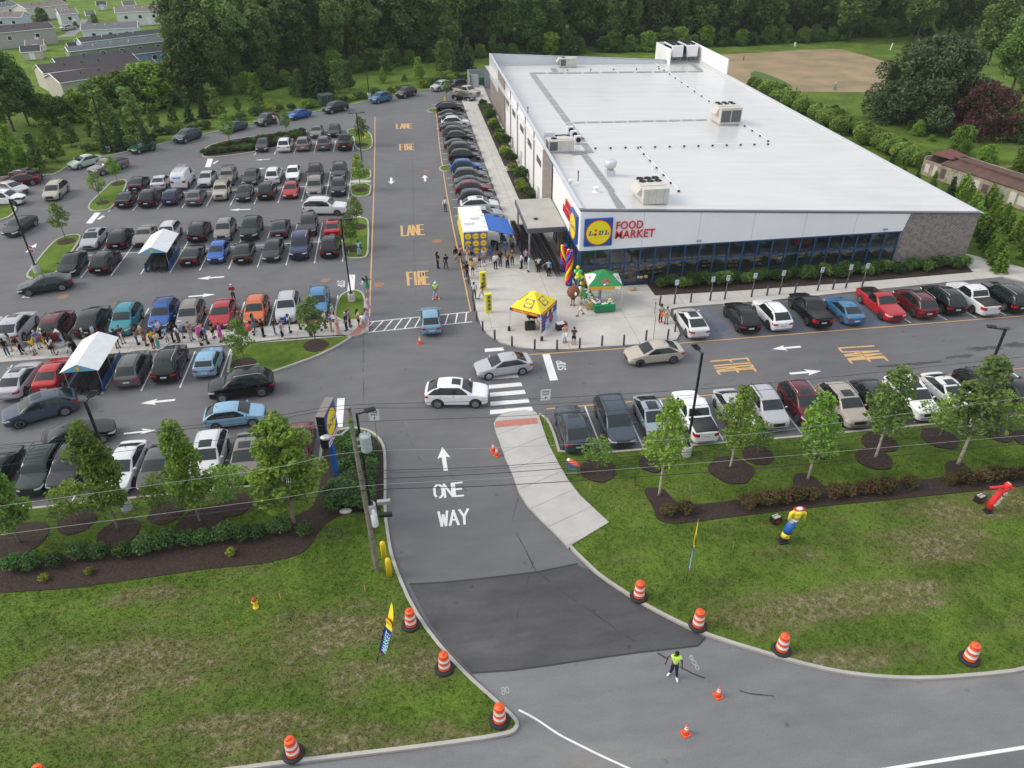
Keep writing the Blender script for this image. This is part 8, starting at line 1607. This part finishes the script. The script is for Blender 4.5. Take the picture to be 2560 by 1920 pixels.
# green tent
A=g('z6',495,715,2.2); B=g('z6',1085,700,2.2); D_=g('z6',405,480,2.2)
vx=Vector(B)-Vector(A); ang=atan2(vx.y,vx.x); hw=vx.length/2; vd=Vector(D_)-Vector(A); dd=min(vd.length,vx.length*1.05); nrm_=Vector((-sin(ang),cos(ang))); ctr2=Vector(A)+vx/2+nrm_*dd/2; hd=dd/2
o=thing('canopy_tent',(ctr2.x,ctr2.y,.15),ang,'green, white and orange pop-up tent by the glass front','tent'); z0,z1=2.3,3.35; cs=[(-hw,-hd),(hw,-hd),(hw,hd),(-hw,hd)]
m=MB()
for i in range(4):
    a=cs[i];b_=cs[(i+1)%4]; m.add([(a[0],a[1],z0),(b_[0],b_[1],z0),(0,0,z1)],[(0,1,2)],0)
rf=m.build('roof_fabric',[TG,WHITEP],o)
m=MB()
def tri(i,pts,mi,off=.012):
    a=Vector((*cs[i],z0));b_=Vector((*cs[(i+1)%4],z0)); ap=Vector((0,0,z1)); N_=(b_-a).cross(ap-a).normalized()*off; vs=[]
    for u_,v_ in pts: q=a.lerp(b_,u_).lerp(ap,v_)+N_; vs.append(tuple(q))
    m.add(vs,[tuple(range(len(vs)))],mi)
tri(3,[(.08,.0),(.92,.0),(.88,.35),(.55,.55),(.2,.4)],0); tri(1,[(.08,0),(.9,0),(.8,.3),(.45,.5),(.15,.3)],0)
m.build('white_panels',WHITEP,rf)
m=MB()
tri(3,[(.35,.12),(.6,.12),(.6,.24),(.35,.24)],0,.02); tri(1,[(.3,.1),(.6,.12),(.58,.26),(.32,.22)],0,.02); m.build('red_print',mat('print_rose',(.6,.25,.3),.6),rf)
def blob(cx_,cy_,r,c):
    global m; m=MB(); tri(0,[(cx_+r*cos(2*pi*k/16),cy_+r*1.1*sin(2*pi*k/16)) for k in range(16)],0,.02+r*.02); m.build('printed_produce',c,rf)
for cx_,cy_,r,c in ((.44,.28,.13,mat('print_brown',(.22,.10,.06),.6)),(.60,.30,.10,mat('print_dkred',(.3,.04,.03),.6)),(.47,.20,.07,mat('print_lime',(.5,.6,.2),.6)),(.58,.23,.06,mat('print_amber',(.7,.4,.08),.6)),(.43,.35,.05,WHITEP),(.53,.12,.05,mat('print_blue',(.08,.2,.35),.6)),(.46,.09,.035,WHITEP)): blob(cx_,cy_,r,c)
m=MB()
for i in range(4):
    a=Vector((*cs[i],0));b_=Vector((*cs[(i+1)%4],0)); n_=(b_-a).cross(Vector((0,0,1))).normalized()*.01; m.add([(a.x+n_.x,a.y+n_.y,z0-.3),(b_.x+n_.x,b_.y+n_.y,z0-.3),(b_.x+n_.x,b_.y+n_.y,z0),(a.x+n_.x,a.y+n_.y,z0)],[(0,1,2,3)])
m.box((hw*.72,-hd-.015,z0-.15),(.5,.01,.26),1); m.build('valance',[TOr,WHITEP],o)
for c_ in cs: MB().box((c_[0],c_[1],z0/2),(.05,.05,z0)).build('tent_leg',COPE,o)
def table(c,rz,L_,W_,label,cloth):
    o=thing('display_table',(c[0],c[1],.15),rz,label,'table','green cloth display tables'); MB().box((0,0,.73),(L_,W_,.04)).build('table_top',cloth,o); m=MB(); l,w=L_/2+.01,W_/2+.01
    for a,b_ in (((-l,-w),(l,-w)),((l,-w),(l,w)),((l,w),(-l,w)),((-l,w),(-l,-w))): m.add([(a[0]*1.02,a[1]*1.02,.12),(b_[0]*1.02,b_[1]*1.02,.12),(b_[0],b_[1],.76),(a[0],a[1],.76)],[(0,1,2,3)])
    m.build('table_cloth',cloth,o)
    for sx_ in (-1,1): MB().tube([(sx_*l*.85,0,0),(sx_*l*.85,0,.7)],.02,5).build('table_leg',BLACKM,o)
    return o
TC=mat('cloth_green',(.01,.20,.075),.7)
p1=g('z6',780,985,.9); table((p1[0],p1[1]+.25),0,1.9,.75,'front green-clothed table with melons and cards',TC)
p2=g('z6',500,800,.9); table((p2[0],p2[1]),pi/2,1.9,.7,'side green-clothed table under the green tent',TC)
MEL=mat('melon_cream',(.60,.62,.38),.6,noise=.1); 
for i,(dx,dy,dz,r) in enumerate(((.42,.2,.12,.14),(.66,.22,.12,.14),(.55,.42,.12,.14),(.54,.27,.32,.15),(.78,.35,.1,.12))):
    MB().ball((0,0,0),r,7,sc=(1,1,.95)).build('melon',MEL,smooth=True,label='pale melon in the heap on the front green table',cat='melon',group='melons heaped on the table').location=(p1[0]+dx,p1[1]+.25+dy-.12,.91+dz)
for i,(dx,dy) in enumerate(((-.1,.1),(.15,-.1),(.05,.25),(.75,-.15),(-.15,-.18))): MB().box((0,0,0),(.3,.18,.02)).build('price_card',WHITEP,label='white card lying on the front green table',cat='card',group='cards on the front table').location=(p1[0]+dx,p1[1]+.3+dy*.6,.925)
for i,(dx,dy) in enumerate(((-.1,-.5),(.1,-.1),(-.1,.3),(.1,.6),(.12,-.72))): MB().ball((0,0,0),.15,6,sc=(1,1.3,.3)).build('platter',MEL,smooth=True,label='pale platter on the side green table',cat='platter',group='platters on the side table').location=(p2[0]+dx,p2[1]+dy,.95)
for i,(x_,y_,z_) in enumerate(((625,905,.95),(515,905,.80))):
    p=g('z6',x_,y_,z_+.15); o=thing('produce_crate',(p[0],p[1],z_),.3,['white crate of brown produce on the corner of the front table','white crate of brown produce on the printed pedestal'][i],'crate','produce crates'); MB().box((0,0,.02),(.52,.72,.04)).box((.25,0,.1),(.03,.72,.2)).box((-.25,0,.1),(.03,.72,.2)).box((0,.35,.1),(.5,.03,.2)).box((0,-.35,.1),(.5,.03,.2)).box((0,0,.1),(.5,.04,.2)).build('crate_box',WHITEP,o); m=MB()
    for a in range(4):
        for b_ in range(6): m.ball((-.17+a*.11,-.29+b_*.115,.14),.055,3)
    m.build('produce',mat('produce_brown',(.22,.09,.04),.7),o)
p=g('z6',515,1075,.15); o=thing('display_pedestal',(p[0],p[1]+.25,.15),.12,'yellow printed display pedestal holding a crate by the green table','pedestal'); MB().box((0,0,.4),(.55,.45,.8)).build('pedestal_body',mat('kraft_brown',(.28,.17,.09),.8),o); MB().box((0,-.232,.42),(.52,.01,.74)).build('printed_front',mat('print_gold',(.62,.44,.14),.7),o); m=MB()
for k in range(7): m.add([(-.15+.1*(k%3)+.06*cos(a*pi/4),-.242,.2+.12*(k//2)+.05*sin(a*pi/4)) for a in range(8)],[tuple(range(8))],k%2)
m.build('printed_fruit',[mat('print_dark',(.16,.09,.05),.7),mat('print_yel',(.75,.6,.12),.7)],o)
# balloons
BC=[mat('balloon_%s'%n,c,.25) for n,c in (('red',(.65,.02,.04)),('yellow',(.85,.62,.01)),('blue',(.03,.10,.55)),('lime',(.70,.85,.05)),('green',(.10,.65,.20)))]
def column(p,h,label,flip=1):
    o=thing('balloon_column',(p[0],p[1],.15),0,label,'balloon column','spiral balloon columns')
    m=MB(); pat=[0,1,0,2]; n=int(h/.21)
    for i in range(n):
        for k in range(4):
            a=k*pi/2+i*.42*flip; mi=pat[k]; m.ball((.22*cos(a),.22*sin(a),.2+i*.21),.17,5,m=mi,sc=(1,1,.95))
    m.build('balloons',BC,o,smooth=True)
    MB().tube([(0,0,0),(0,0,h)],.03,6).lathe([(.3,0),(.28,.06)],n=16).build('column_pole',BLACKM,o)
column(g('z6',150,640,.15),3.6,'nearer red, yellow and blue balloon column at the store corner'); column(g('z6',60,400,.15),2.9,'farther balloon column half hidden by the nearer one',-1)
p=g('z5',1550,455,.15); o=thing('balloon_bunch',(p[0],p[1],.15),0,'bunch of green and yellow balloons on a stand by the round costume','balloons'); m=MB()
for dx,dz,mi in ((-.1,2.45,1),(-.28,2.0,4),(.05,2.05,4),(.25,1.95,4),(-.1,1.75,3),(.15,1.6,3),(-.02,1.5,3),(.35,1.4,3),(-.15,1.3,3),(.15,1.2,4),(.32,.75,1)): m.ball((dx,random.uniform(-.15,.15),dz),.18,5,m=mi,sc=(1,1,1.12))
m.build('balloons',BC,o,smooth=True); MB().tube([(0,0,0),(0,0,1.6)],.02,5).lathe([(.18,0),(.16,.04)],n=12).build('stand',WHITEP,o)
p=g('z5',1590,545,.15); o=thing('display_melon',(p[0],p[1],.15),0,'large pale egg-shaped melon prop in a green base','prop'); MB().lathe([(.26,0),(.3,.3),(.26,.34)],n=16).build('green_base',mat('prop_green',(.25,.5,.06),.6),o,smooth=True); MB().ball((0,0,.58),.29,7,sc=(1,1,1.3)).build('melon_top',MEL,o,smooth=True)
# round brown costume
body,P,J=POSES['stand']; p=g('z5',1465,712,.15); o=thing('person',(p[0],p[1],.15),radians(-120),'person in a round brown ball costume with brown boots and black shorts','person')
put('body',body,o,color=SK[2]); put('shorts',P['shorts'],o,color=CC['black']); put('shoes',P['shoes'],o,color=(.22,.08,.04)).scale=(1.15,1.15,1.2)
COS=mat('costume_brown',(.20,.075,.038),.95,noise=.3,scale=9,bump=.5); b_=MB().ball((0,0,1.38),.60,10,sc=(1,1,.98)).build('round_costume',COS,o,smooth=True); MB().ball((.45,.38,1.42),.2,6,sc=(.6,.6,1)).build('white_patch',WHITEP,b_,smooth=True)
# yellow vertical banners
for i,(t,bx,by,tx,ty) in enumerate((('t11',1965,855,1960,702),('t11',2010,1050,2000,890))):
    b,h=tall(t,bx,by,tx,ty); h=min(max(h,1.7),2.0); o=thing('banner_stand',(b[0],b[1],.15),.12,'yellow upright banner box with framed round emblems, %s'%['the farther one','the nearer one'][i],'banner','yellow banner boxes'); MB().box((0,0,h/2),(.62,.30,h)).build('banner_body',mat('banner_yellow',(.80,.72,.03),.6),o); m=MB()
    for k in range(4):
        z_=.25+k*(h-.35)/4+.18; R=Vector((0,0,1))
        m.lathe([(.15,0),(.15,.006),(.11,.006),(.11,.0)],n=18,M=Matrix.Translation((.04,-.155,z_))@Matrix.Rotation(pi/2,4,'X'))
        m.box((.04,-.155,z_+.19),(.34,.008,.025)); m.box((.04,-.155,z_-.19),(.34,.008,.025)); m.box((-.14,-.155,z_+.12),(.02,.008,.12)); m.box((.22,-.155,z_+.12),(.02,.008,.12)); m.box((-.14,-.155,z_-.12),(.02,.008,.12)); m.box((.22,-.155,z_-.12),(.02,.008,.12)); m.box((.04,-.155,z_),(.16,.008,.03))
    m.build('emblems',mat('banner_grey',(.16,.15,.12),.6),o)
# food truck
o=thing('food_truck',(6.25,75.9,.12),0,'white and yellow food truck with round smiling and logo stickers and blue awning','food truck')
MB().box((0,0,1.85),(2.5,7.4,2.5)).build('body',[WHITEP],o); TRB=mat('truck_blue',(.035,.16,.42),.5)
tf=MB().box((0,-3.71,1.82),(2.46,.03,2.4)).build('blue_front',TRB,o); MB().box((-1.26,0,1.75),(.02,7.3,2.2)).build('yellow_side',LYEL,o)
SM=mat('sticker_dark',(.25,.03,.02),.5)
for r_ in range(3):
    for c_ in range(3):
        x_=-.80+c_*.80; z_=2.60-r_*.80
        if (r_+c_)%2: logo(tf,(x_-.37,-3.74,z_-.37),(1,0,0),(0,0,1),.74,'round_sticker',square=False,th=.004)
        else:
            q=logo(tf,(x_-.37,-3.74,z_-.37),(1,0,0),(0,0,1),.74,'round_sticker',square=False,th=.004,letters=False); m=MB(); m.add([(x_+.13*cos(pi+pi*k/10),-3.765,z_+.0+.13*sin(pi+pi*k/10)) for k in range(11)],[tuple(range(11))]); m.build('smile',SM,q)
m=MB(); m.box((0,0,3.12),(2.3,7.2,.06)); 
for x_,y_ in ((-.6,-1.6),(.1,-.2)): m.box((x_,y_,3.28),(.8,.75,.28))
for y_ in (-2.8,-1.2,.6,2.2): m.box((1.0,y_,3.2),(.3,.22,.14))
m.build('roof_equipment',WHITEP,o); 
m=MB(); m.add([(1.28,-3.2,3.05),(1.28,1.6,3.05),(4.0,1.0,2.4),(4.0,-3.7,2.4),(1.28,-3.2,3.0),(1.28,1.6,3.0),(4.0,1.0,2.35),(4.0,-3.7,2.35)],[(0,3,2,1),(4,5,6,7),(3,7,6,2)]); m.build('awning',mat('awning_blue',(.02,.13,.50),.6),o); MB().box((1.30,-1.1,3.04),(.12,4.8,.14)).tube([(3.9,-3.9,2.33),(3.9,.6,2.33)],.04,6).build('awning_rail',WHITEP,o)
for y_ in (-2.4,2.4):
    for s in (1,-1):
        wh=thing('wheel',(s*1.12,y_,.42)); wh.parent=o; wh.rotation_euler=(0,0,pi/2 if s>0 else -pi/2); put('tyre',TYB,wh); put('rim',RIMB,wh)
MB().box((1.27,-1.0,2.0),(.03,3.0,1.1)).build('serving_hatch',DARK,o); MB().box((0,-3.9,.45),(2.0,.3,.25)).build('bumper',STEEL,o)
# van lettering
for ob in [x for x in C.objects if x.name.startswith('work_van')]:
    place(fitted(textmesh('MILLER',1,.004,.03),1.0,.24),'lettering',mat('van_blue',(.03,.25,.6),.5),ob,(-2.63,.5,1.55),(0,-1,0),(0,0,1))
    m=MB(); 
    for s in (-.5,.5): m.tube([(-2.2,s,2.36),(1.2,s,2.36)],.04,5)
    for k in range(7): m.tube([(-2.0+k*.5,-.5,2.38),(-2.0+k*.5,.5,2.38)],.03,5)
    m.build('ladder_rack',STEEL,ob)
# bicycle, rack, strollers, bits
def bike(p,rz,label):
    o=thing('bicycle',(p[0],p[1],.15),rz,label,'bicycle')
    for s in (-.52,.52):
        MB().tube([(s+.33*cos(2*pi*k/24),0,.34+.33*sin(2*pi*k/24)) for k in range(25)],.022,5,cap=False).build('bike_wheel',RUBBER,o)
    MB().tube([(-.52,0,.34),(-.15,0,.85),(.38,0,.88),(.52,0,.34)],.018,5).tube([(-.15,0,.85),(0,0,.30),(.38,0,.80)],.018,5).tube([(-.52,0,.34),(0,0,.30)],.015,5).build('bike_frame',BLACKM,o); MB().tube([(.36,-.25,1.0),(.38,0,.98),(.36,.25,1.0)],.015,5).build('handlebar',BLACKM,o); MB().ball((-.2,0,.93),.1,4,sc=(1.4,.7,.4)).build('saddle',BLACKP,o)
bike(g('z6',1640,1090,.15),radians(70),'black bicycle leaning at the plaza corner')
MB().tube([(0,0,0),(0,0,2.3)],.03,6).build('sign_post',STEEL,label='thin steel post at the plaza edge above the beige sedan',cat='post').location=(*g('z6',1612,1570,.15),.15)
def stroller(p,rz,col,label):
    o=thing('stroller',(p[0],p[1],.15),rz,label,'stroller'); m=MB()
    for s in (-.25,.25): m.tube([(-.45,s,1.0),(.1,s,.35),(.35,s,.12)],.015,5); m.tube([(.15,s,.6),(-.3,s,.1)],.015,5)
    m.build('frame',STEEL,o); MB().ball((0,0,.62),.30,6,sc=(1.2,.85,.7)).ball((.05,0,.85),.27,6,sc=(.9,.95,.7)).build('seat_hood',col,o,smooth=True); m=MB()
    for x_ in (-.3,.35):
        for s in (-.27,.27): m.lathe([(.11,-.02),(.11,.02)],n=10,M=Matrix.Translation((x_,s,.11))@Matrix.Rotation(pi/2,4,'X'))
    m.build('stroller_wheels',RUBBER,o)
SB=mat('stroller_blue',(.02,.18,.34),.8); stroller(g('z4',780,850,.15),2.0,SB,'blue stroller under the bending figure by the food truck'); stroller(g('z4',960,770,.15),2.4,SB,'teal stroller beyond the food truck awning'); stroller(g('z3',1190,1020,.15),.5,mat('stroller_orange',(.5,.12,.05),.8),'orange stroller behind the island tree'); stroller(g('z3',30,1090,.15),.3,mat('stroller_red',(.5,.08,.06),.8),'red patterned stroller in front of the orange SUV')
# grill table by the glass, basket
p=g('z6',1430,640,.15); o=thing('sample_table',(p[0],p[1],.15),0,'black sample table with baskets against the glass','table'); MB().box((0,0,.72),(1.0,.5,.05)).tube([(-.4,0,.7),(-.4,0,0)],.02,5).tube([(.4,0,.7),(.4,0,0)],.02,5).build('table_frame',BLACKM,o); MB().ball((-.25,0,.85),.2,5,sc=(1.2,1,.7)).ball((.25,.05,.86),.2,5,sc=(1,1,.8)).build('baskets',mat('basket_tan',(.42,.30,.19),.8,noise=.3,scale=20),o,smooth=True); MB().lathe([(.05,0),(.05,.28)],(-.55,0,.75),10).build('paper_roll',WHITEP,o)
p=g('z6',1250,725,.15); MB().ball((0,0,.16),.24,5,sc=(1.3,1,.7)).lathe([(.3,0),(.34,.22)],n=12).build('straw_basket',mat('basket_tan',(.42,.30,.19),.8),smooth=True,label='straw basket on the ground by the glass front',cat='basket').location=(p[0],p[1],.15)
# utility cabinet, enclosure, ramp rail, small stones
CG=mat('cabinet_green',(.025,.055,.045),.5); p=g('t10',607,900); o=thing('utility_cabinet',(p[0],p[1],0),.5,'dark green utility cabinet behind the rear kerb','cabinet'); MB().box((0,0,.85),(2.3,2.0,1.7)).build('cabinet_body',CG,o); MB().box((0,0,1.74),(2.4,2.1,.08)).build('cabinet_lid',mat('cabinet_lid',(.05,.085,.07),.4),o); MB().box((-.02,-1.01,.85),(.03,.02,1.5)).box((.55,-1.02,.9),(.06,.03,.2)).build('door_trim',STEEL,o)
FEN=mat('enclosure_grey',(.30,.32,.34),.5,noise=.08)
a=g('t10',1850,770); o=thing('enclosure_fence',(a[0],a[1]+1,0),0,'grey panelled waste enclosure with open gate at the back corner of the store','fence'); 
m=MB(); m.box((.1,2.5,1.3),(.12,5,2.6)); m.box((2.5,5.1,1.3),(4.8,.12,2.6)); m.build('fence_panel',FEN,o); MB().box((4.0,.2,1.3),(1.9,.12,2.6),rz=0).box((1.0,.0,1.3),(1.8,.12,2.6),rz=-.5).build('gate',FEN,o); MB().box((3.2,2.4,.8),(1.9,1.6,1.6)).build('waste_container',mat('bin_green',(.02,.12,.06),.6),o)
p=g('t10',1795,885); m=MB()
for k in range(4): m.tube([(k*1.2,0,0),(k*1.2,0,1.0)],.025,5)
m.tube([(0,0,1.0),(3.6,0,1.0)],.025,5); m.tube([(0,0,.5),(3.6,0,.5)],.02,5); m.build('handrail',STEEL,label='steel handrail in front of the far black sedan',cat='railing').location=(p[0],p[1],.05)
p=g('t12',775,1100,.17); MB().ball((0,0,.06),.35,5,sc=(1.2,.7,.4)).build('flat_stone',PED,label='pale flat stone in the mulch below the pylon shrubs',cat='stone').location=(p[0],p[1],.15)
p=g('d',270,1109); 
# far fence posts and items
for t,x_,y_,h_,lb in (('t20',2000,520,1.0,'small dark post at the corner of the tilled field'),('t30',242,800,1.0,'thin post at the near edge of the tilled field')): MB().tube([(0,0,0),(0,0,h_)],.08,6).build('field_post',BLACKM,label=lb,cat='post').location=(*g(t,x_,y_),-.05)
p=g('t30',573,775); o=thing('field_marker',(p[0],p[1],-.05),0,'grey-green conical marker at the near edge of the field','marker'); MB().lathe([(.38,0),(.3,.5),(.15,1.1),(0,1.3)],n=10).build('marker_body',mat('marker_green',(.16,.24,.19),.8),o); MB().ball((0,0,1.35),.14,4).build('marker_top',WHITEP,o)
p=g('t30',232,405); m=MB(); 
for s in (-.2,.2):
    for t_ in (-.2,.2): m.box((s,t_,.25),(.05,.05,.5))
m.box((0,0,.48),(.5,.5,.05)); m.box((0,.23,.8),(.5,.05,.6)); m.build('lawn_chair',WHITEP,label='white lawn chair at the wood edge beyond the field',cat='chair').location=(p[0],p[1],-.05)
p=g('t30',1055,430); MB().tube([(0,0,0),(.3,0,1.6)],.12,6).build('leaning_post',WHITEP,label='pale leaning post on the grass beyond the field',cat='post').location=(p[0],p[1],-.05)
p=g('t30',1415,1085); o=thing('picnic_table',(p[0],p[1],-.05),.5,'green garden table under the trees at right','table'); MB().box((0,0,.74),(2.2,1.0,.06)).box((0,-.9,.45),(2.2,.3,.05)).box((0,.9,.45),(2.2,.3,.05)).build('table_boards',mat('table_green',(.06,.25,.2),.6),o); MB().box((-.8,0,.37),(.08,1.8,.7)).box((.8,0,.37),(.08,1.8,.7)).build('table_legs',BLACKM,o)
# ---------------------------------------------------------------- mobile homes and sheds
def hip(name,pts,lo,hi): pass
def home(t,r0,r1,zr,W_,wall,roofc,label,wins=3,shed=False,group='mobile homes beyond the trees',roofdrop=1.1,door=True):
    a=Vector(g(t,*r0,zr)); b_=Vector(g(t,*r1,zr)); L_=(b_-a).length; c=(a+b_)/2; ang=atan2((b_-a).y,(b_-a).x)
    o=thing('shed' if shed else 'mobile_home',(c.x,c.y,0),ang,label,'shed' if shed else 'house',group if not shed else 'garden sheds in the home park'); roofdrop=roofdrop*(.7 if W_<4.1 and not shed else 1); ze=zr-roofdrop; l=L_/2; w=W_/2
    m=MB(); m.box((0,0,ze/2),(L_-.3,W_-.4,ze)); 
    for s in (-1,1): m.add([(s*(l-.15),-w+.2,ze),(s*(l-.15),w-.2,ze),(s*(l-.15),0,zr-.08)],[(0,1,2)] if s>0 else [(2,1,0)])
    m.build('wall',wall,o)
    m=MB()
    for s in (-1,1): m.add([(-l,s*w,ze-.05),(l,s*w,ze-.05),(l,0,zr),(-l,0,zr),(-l,s*w,ze-.2),(l,s*w,ze-.2)],[(0,1,2,3),(0,4,5,1)])
    m.build('roof',roofc,o); m=MB()
    for s in (-1,1): 
        m.tube([(s*(l+.02),-w,ze-.12),(s*(l+.02),0,zr-.06),(s*(l+.02),w,ze-.12)],.09,4)
        m.tube([(-l,s*w,ze-.13),(l,s*w,ze-.13)],.07,4)
    m.build('trim',WHITEP,o)
    if not shed:
        for s in (-1,1):
            for k in range(wins):
                x_=-l+L_*(k+.7)/(wins+.4); f=MB().box((x_,s*(w-.19),ze*.62),(1.15,.06,1.05)).build('window',WHITEP,o); MB().box((x_,s*(w-.155),ze*.62),(.92,.02,.84)).build('pane',GLASSC,f)
        m=MB(); 
        for k in range(3): m.lathe([(.08,0),(.08,.35),(.12,.4)],(-l*.5+k*l*.35,-w*.4,ze+roofdrop*.58),8)
        m.build('roof_vent',WHITEP if wins%2 else BLACKM,o)
        if door: f=MB().box((l*.35,-(w-.18),1.1),(.95,.06,2.0)).build('door',WHITEP,o); MB().box((l*.35+.3,-(w-.13),1.1),(.06,.04,.1)).build('handle',STEEL,f)
    elif door: MB().box((0,-(w-.18),.9),(1.2,.05,1.6)).build('door',WHITEP,o)
    return o
def siding(n,c): return mat('siding_'+n,c,.6,noise=.04,scale=1)
RB=mat('roof_brown',(.050,.044,.045),.85,noise=.15,scale=3); RG=mat('roof_grey',(.12,.125,.14),.85,noise=.12,scale=3); RD=mat('roof_dark',(.045,.05,.058),.85,noise=.15,scale=3); RT=mat('roof_taupe',(.17,.145,.14),.85,noise=.12,scale=3)
home('t00',(425,635),(1312,508),4.8,8.2,siding('beige',(.45,.42,.38)),RB,'long dark-roofed mobile home nearest the trees with pale beige gable',4)
home('t00',(310,560),(1140,458),4.6,7.4,siding('cream',(.5,.47,.42)),RB,'second dark-roofed mobile home behind the nearest one',4)
home('t00',(450,502),(1440,388),3.9,4.0,siding('skyblue',(.22,.38,.62)),RD,'mobile home with sky-blue wall and dark grey roof',4)
home('t00',(560,405),(1430,308),3.9,3.8,siding('sage',(.24,.29,.21)),RG,'long sage green single-wide home',5)
home('t00',(662,328),(1430,240),3.9,4.0,siding('paleblue',(.40,.52,.66)),RD,'long pale blue home with dark roof behind the sage green one',5)
home('t00',(700,205),(1185,182),4.6,7.0,siding('whiteblue',(.58,.62,.66)),RG,'grey-roofed white-blue double-wide home',3)
home('t00',(985,60),(1390,40),5.0,8.0,siding('white',(.66,.66,.66)),RT,'white house with brown roof, porch and shutters',3)
home('t00',(-160,235),(418,182),5.0,9.0,siding('greige',(.36,.35,.33)),RB,'large grey-beige house with brown roof at the left edge',2)
home('t00',(-60,105),(205,98),4.6,7,siding('lightblue',(.40,.48,.58)),RT,'light blue house with taupe roof at the left edge',2)
home('t00',(150,35),(520,-5),4.8,7.5,siding('cream2',(.55,.53,.5)),RT,'cream house with pinkish brown roof at the top left',2)
home('t00',(480,78),(645,66),4.6,7,siding('white2',(.55,.56,.57)),RT,'small grey-roofed white house behind the dark fir',1)
home('t00',(-100,30),(90,5),4.6,7,siding('white3',(.6,.6,.6)),RG,'pale house at the very top left corner',1)
home('t00',(215,345),(375,338),2.6,3.0,siding('shedwhite',(.6,.59,.57)),RT,'small white shed beside the grey-beige house',1,True)
home('t00',(170,398),(345,388),3.0,3.2,siding('shedcream',(.5,.46,.38)),RD,'cream shed with black roof left of the green lawn',1,True)
home('t00',(570,372),(750,352),2.6,2.6,siding('shedbrown',(.5,.5,.5)),RB,'low brown-roofed shed at the end of the sage home',1,True)
home('t00',(730,95),(815,90),2.8,3.2,siding('shedblue',(.30,.40,.52)),RG,'small blue-grey shed on the lawn',1,True)
home('t00',(825,12),(915,8),2.6,3.4,siding('shedgrey',(.45,.5,.48)),RD,'pale green-grey shed with dark roof on the far lawn',1,True)
home('t00',(1050,12),(1160,5),2.8,3.2,siding('shedgrey2',(.45,.5,.55)),RG,'grey shed right of the far lawn',1,True)
home('t10',(1290,130),(1480,175),5.0,8,siding('tan',(.48,.36,.27)),RT,'tan house glimpsed through the wood behind the fire lane',2)
T2('t00',400,290,390,60,'bushy1','dark fir-like tree between the left houses',None,.8,z=-.05,cat='tree'); T2('t00',820,195,820,110,'bushy0','round tree on the lawn by the blue-grey shed',None,1.0,z=-.05); T2('t00',40,90,40,-40,'bushy1','dark tree at the top left corner',None,1.0,z=-.05); T2('t00',560,60,560,-30,'bushy1','tree behind the cream house',None,.8,z=-.05); T2('t00',660,240,660,180,'bushy1','bush beside the park drive',None,1.0,z=-.05)
a=Vector(g('t00',588,240,.6)); make_car('sedan','silver',a,1.0,'silver car parked on the drive between the homes','parked_far')
# dilapidated shed at right
RUSTY=mat('rusty_roof',(.075,.045,.035),.8,col2=(.13,.06,.045),scale=.9,bump=.5,detail=9); RUSTR=mat('red_metal_roof',(.13,.035,.03),.6,noise=.3); PLY=mat('patchy_boards',(.42,.33,.24),.85,col2=(.20,.17,.14),scale=1.6,bump=.4)
a=Vector(g('t30',1500,1330,2.6)); b_=Vector(g('t30',2212,1560,2.6)); d=(b_-a).normalized(); c=a+d*14; ang=atan2(d.y,d.x)
o=thing('farm_shed',(c.x,c.y,0),ang,'long tumbledown shed with rusty brown roof and patched board wall','shed'); L_=29
m=MB(); m.box((0,-2.2,1.0),(L_,.15,2.0)); m.box((-L_/2,0,1.2),(.15,4.6,2.4)); m.box((0,2.2,1.3),(L_,.15,2.6)); m.build('board_wall',PLY,o)
m=MB(); m.add([(-L_/2+2.6,-2.4,2.15),(L_/2,-2.4,2.15),(L_/2,-.4,2.6),(-L_/2+2.6,-.4,2.6)],[(0,1,2,3)]); m.add([(-L_/2+2.6,-.4,2.85),(L_/2,-.4,2.85),(L_/2,2.6,2.5),(-L_/2+2.6,2.6,2.5)],[(0,1,2,3)]); m.box((1,-.4,2.7),(L_-5,.1,.3)); m.build('rusty_roof',RUSTY,o)
m=MB(); m.add([(-L_/2-.3,-1.0,2.5),(-L_/2+3.2,-1.2,2.7),(-L_/2+3.2,1.6,2.9),(-L_/2-.3,2.4,2.9)],[(0,1,2,3)]); m.build('red_roof_sheet',RUSTR,o)
m=MB()
cols=[mat('board_white',(.55,.54,.5),.8),mat('board_green',(.3,.34,.27),.8),mat('board_pink',(.5,.36,.32),.8),mat('board_dark',(.1,.09,.08),.8)]
for k in range(22): m.box((-L_/2+.8+k*1.28,-2.3,.95+.1*random.random()),(random.uniform(.5,1.1),.05,random.uniform(.9,1.6)),random.randrange(4))
for k in range(5): m.box((-L_/2-.1,-1.8+k*.85,1.0),(.05,.7,1.5),random.randrange(4))
m.build('patched_boards',cols,o)
# light litter and stones along the verge
# ---------------------------------------------------------------- light haze in the air
hz=MB().box((60,420,29),(1500,1300,66)).build('haze',None,kind='stuff'); hm_=bpy.data.materials.new('haze'); hm_.use_nodes=True; hm_.node_tree.nodes.remove(hm_.node_tree.nodes['Principled BSDF']); pv=hm_.node_tree.nodes.new('ShaderNodeVolumePrincipled'); pv.inputs['Density'].default_value=.00013; pv.inputs['Color'].default_value=(.82,.88,.95,1); hm_.node_tree.links.new(pv.outputs[0],hm_.node_tree.nodes['Material Output'].inputs['Volume']); hz.data.materials.clear(); hz.data.materials.append(hm_)
print('objects',len(bpy.data.objects))
bpy.context.view_layer.update()
labs={}
for ob in C.objects:
    if ob.parent is None and ob.type in('MESH','EMPTY') and ob.get('kind') is None:
        l=ob.get('label')
        if not l: print('NOLABEL',ob.name)
        else:
            n=len(l.split()); 
            if n>16 or n<4: print('LEN',n,l)
            labs.setdefault(l,[]).append(ob.name)
for l,v in labs.items():
    if len(v)>1 and v[0].split('.')[0] not in('shopping_cart','melon','platter','price_card'): print('DUP',l,v[:3])
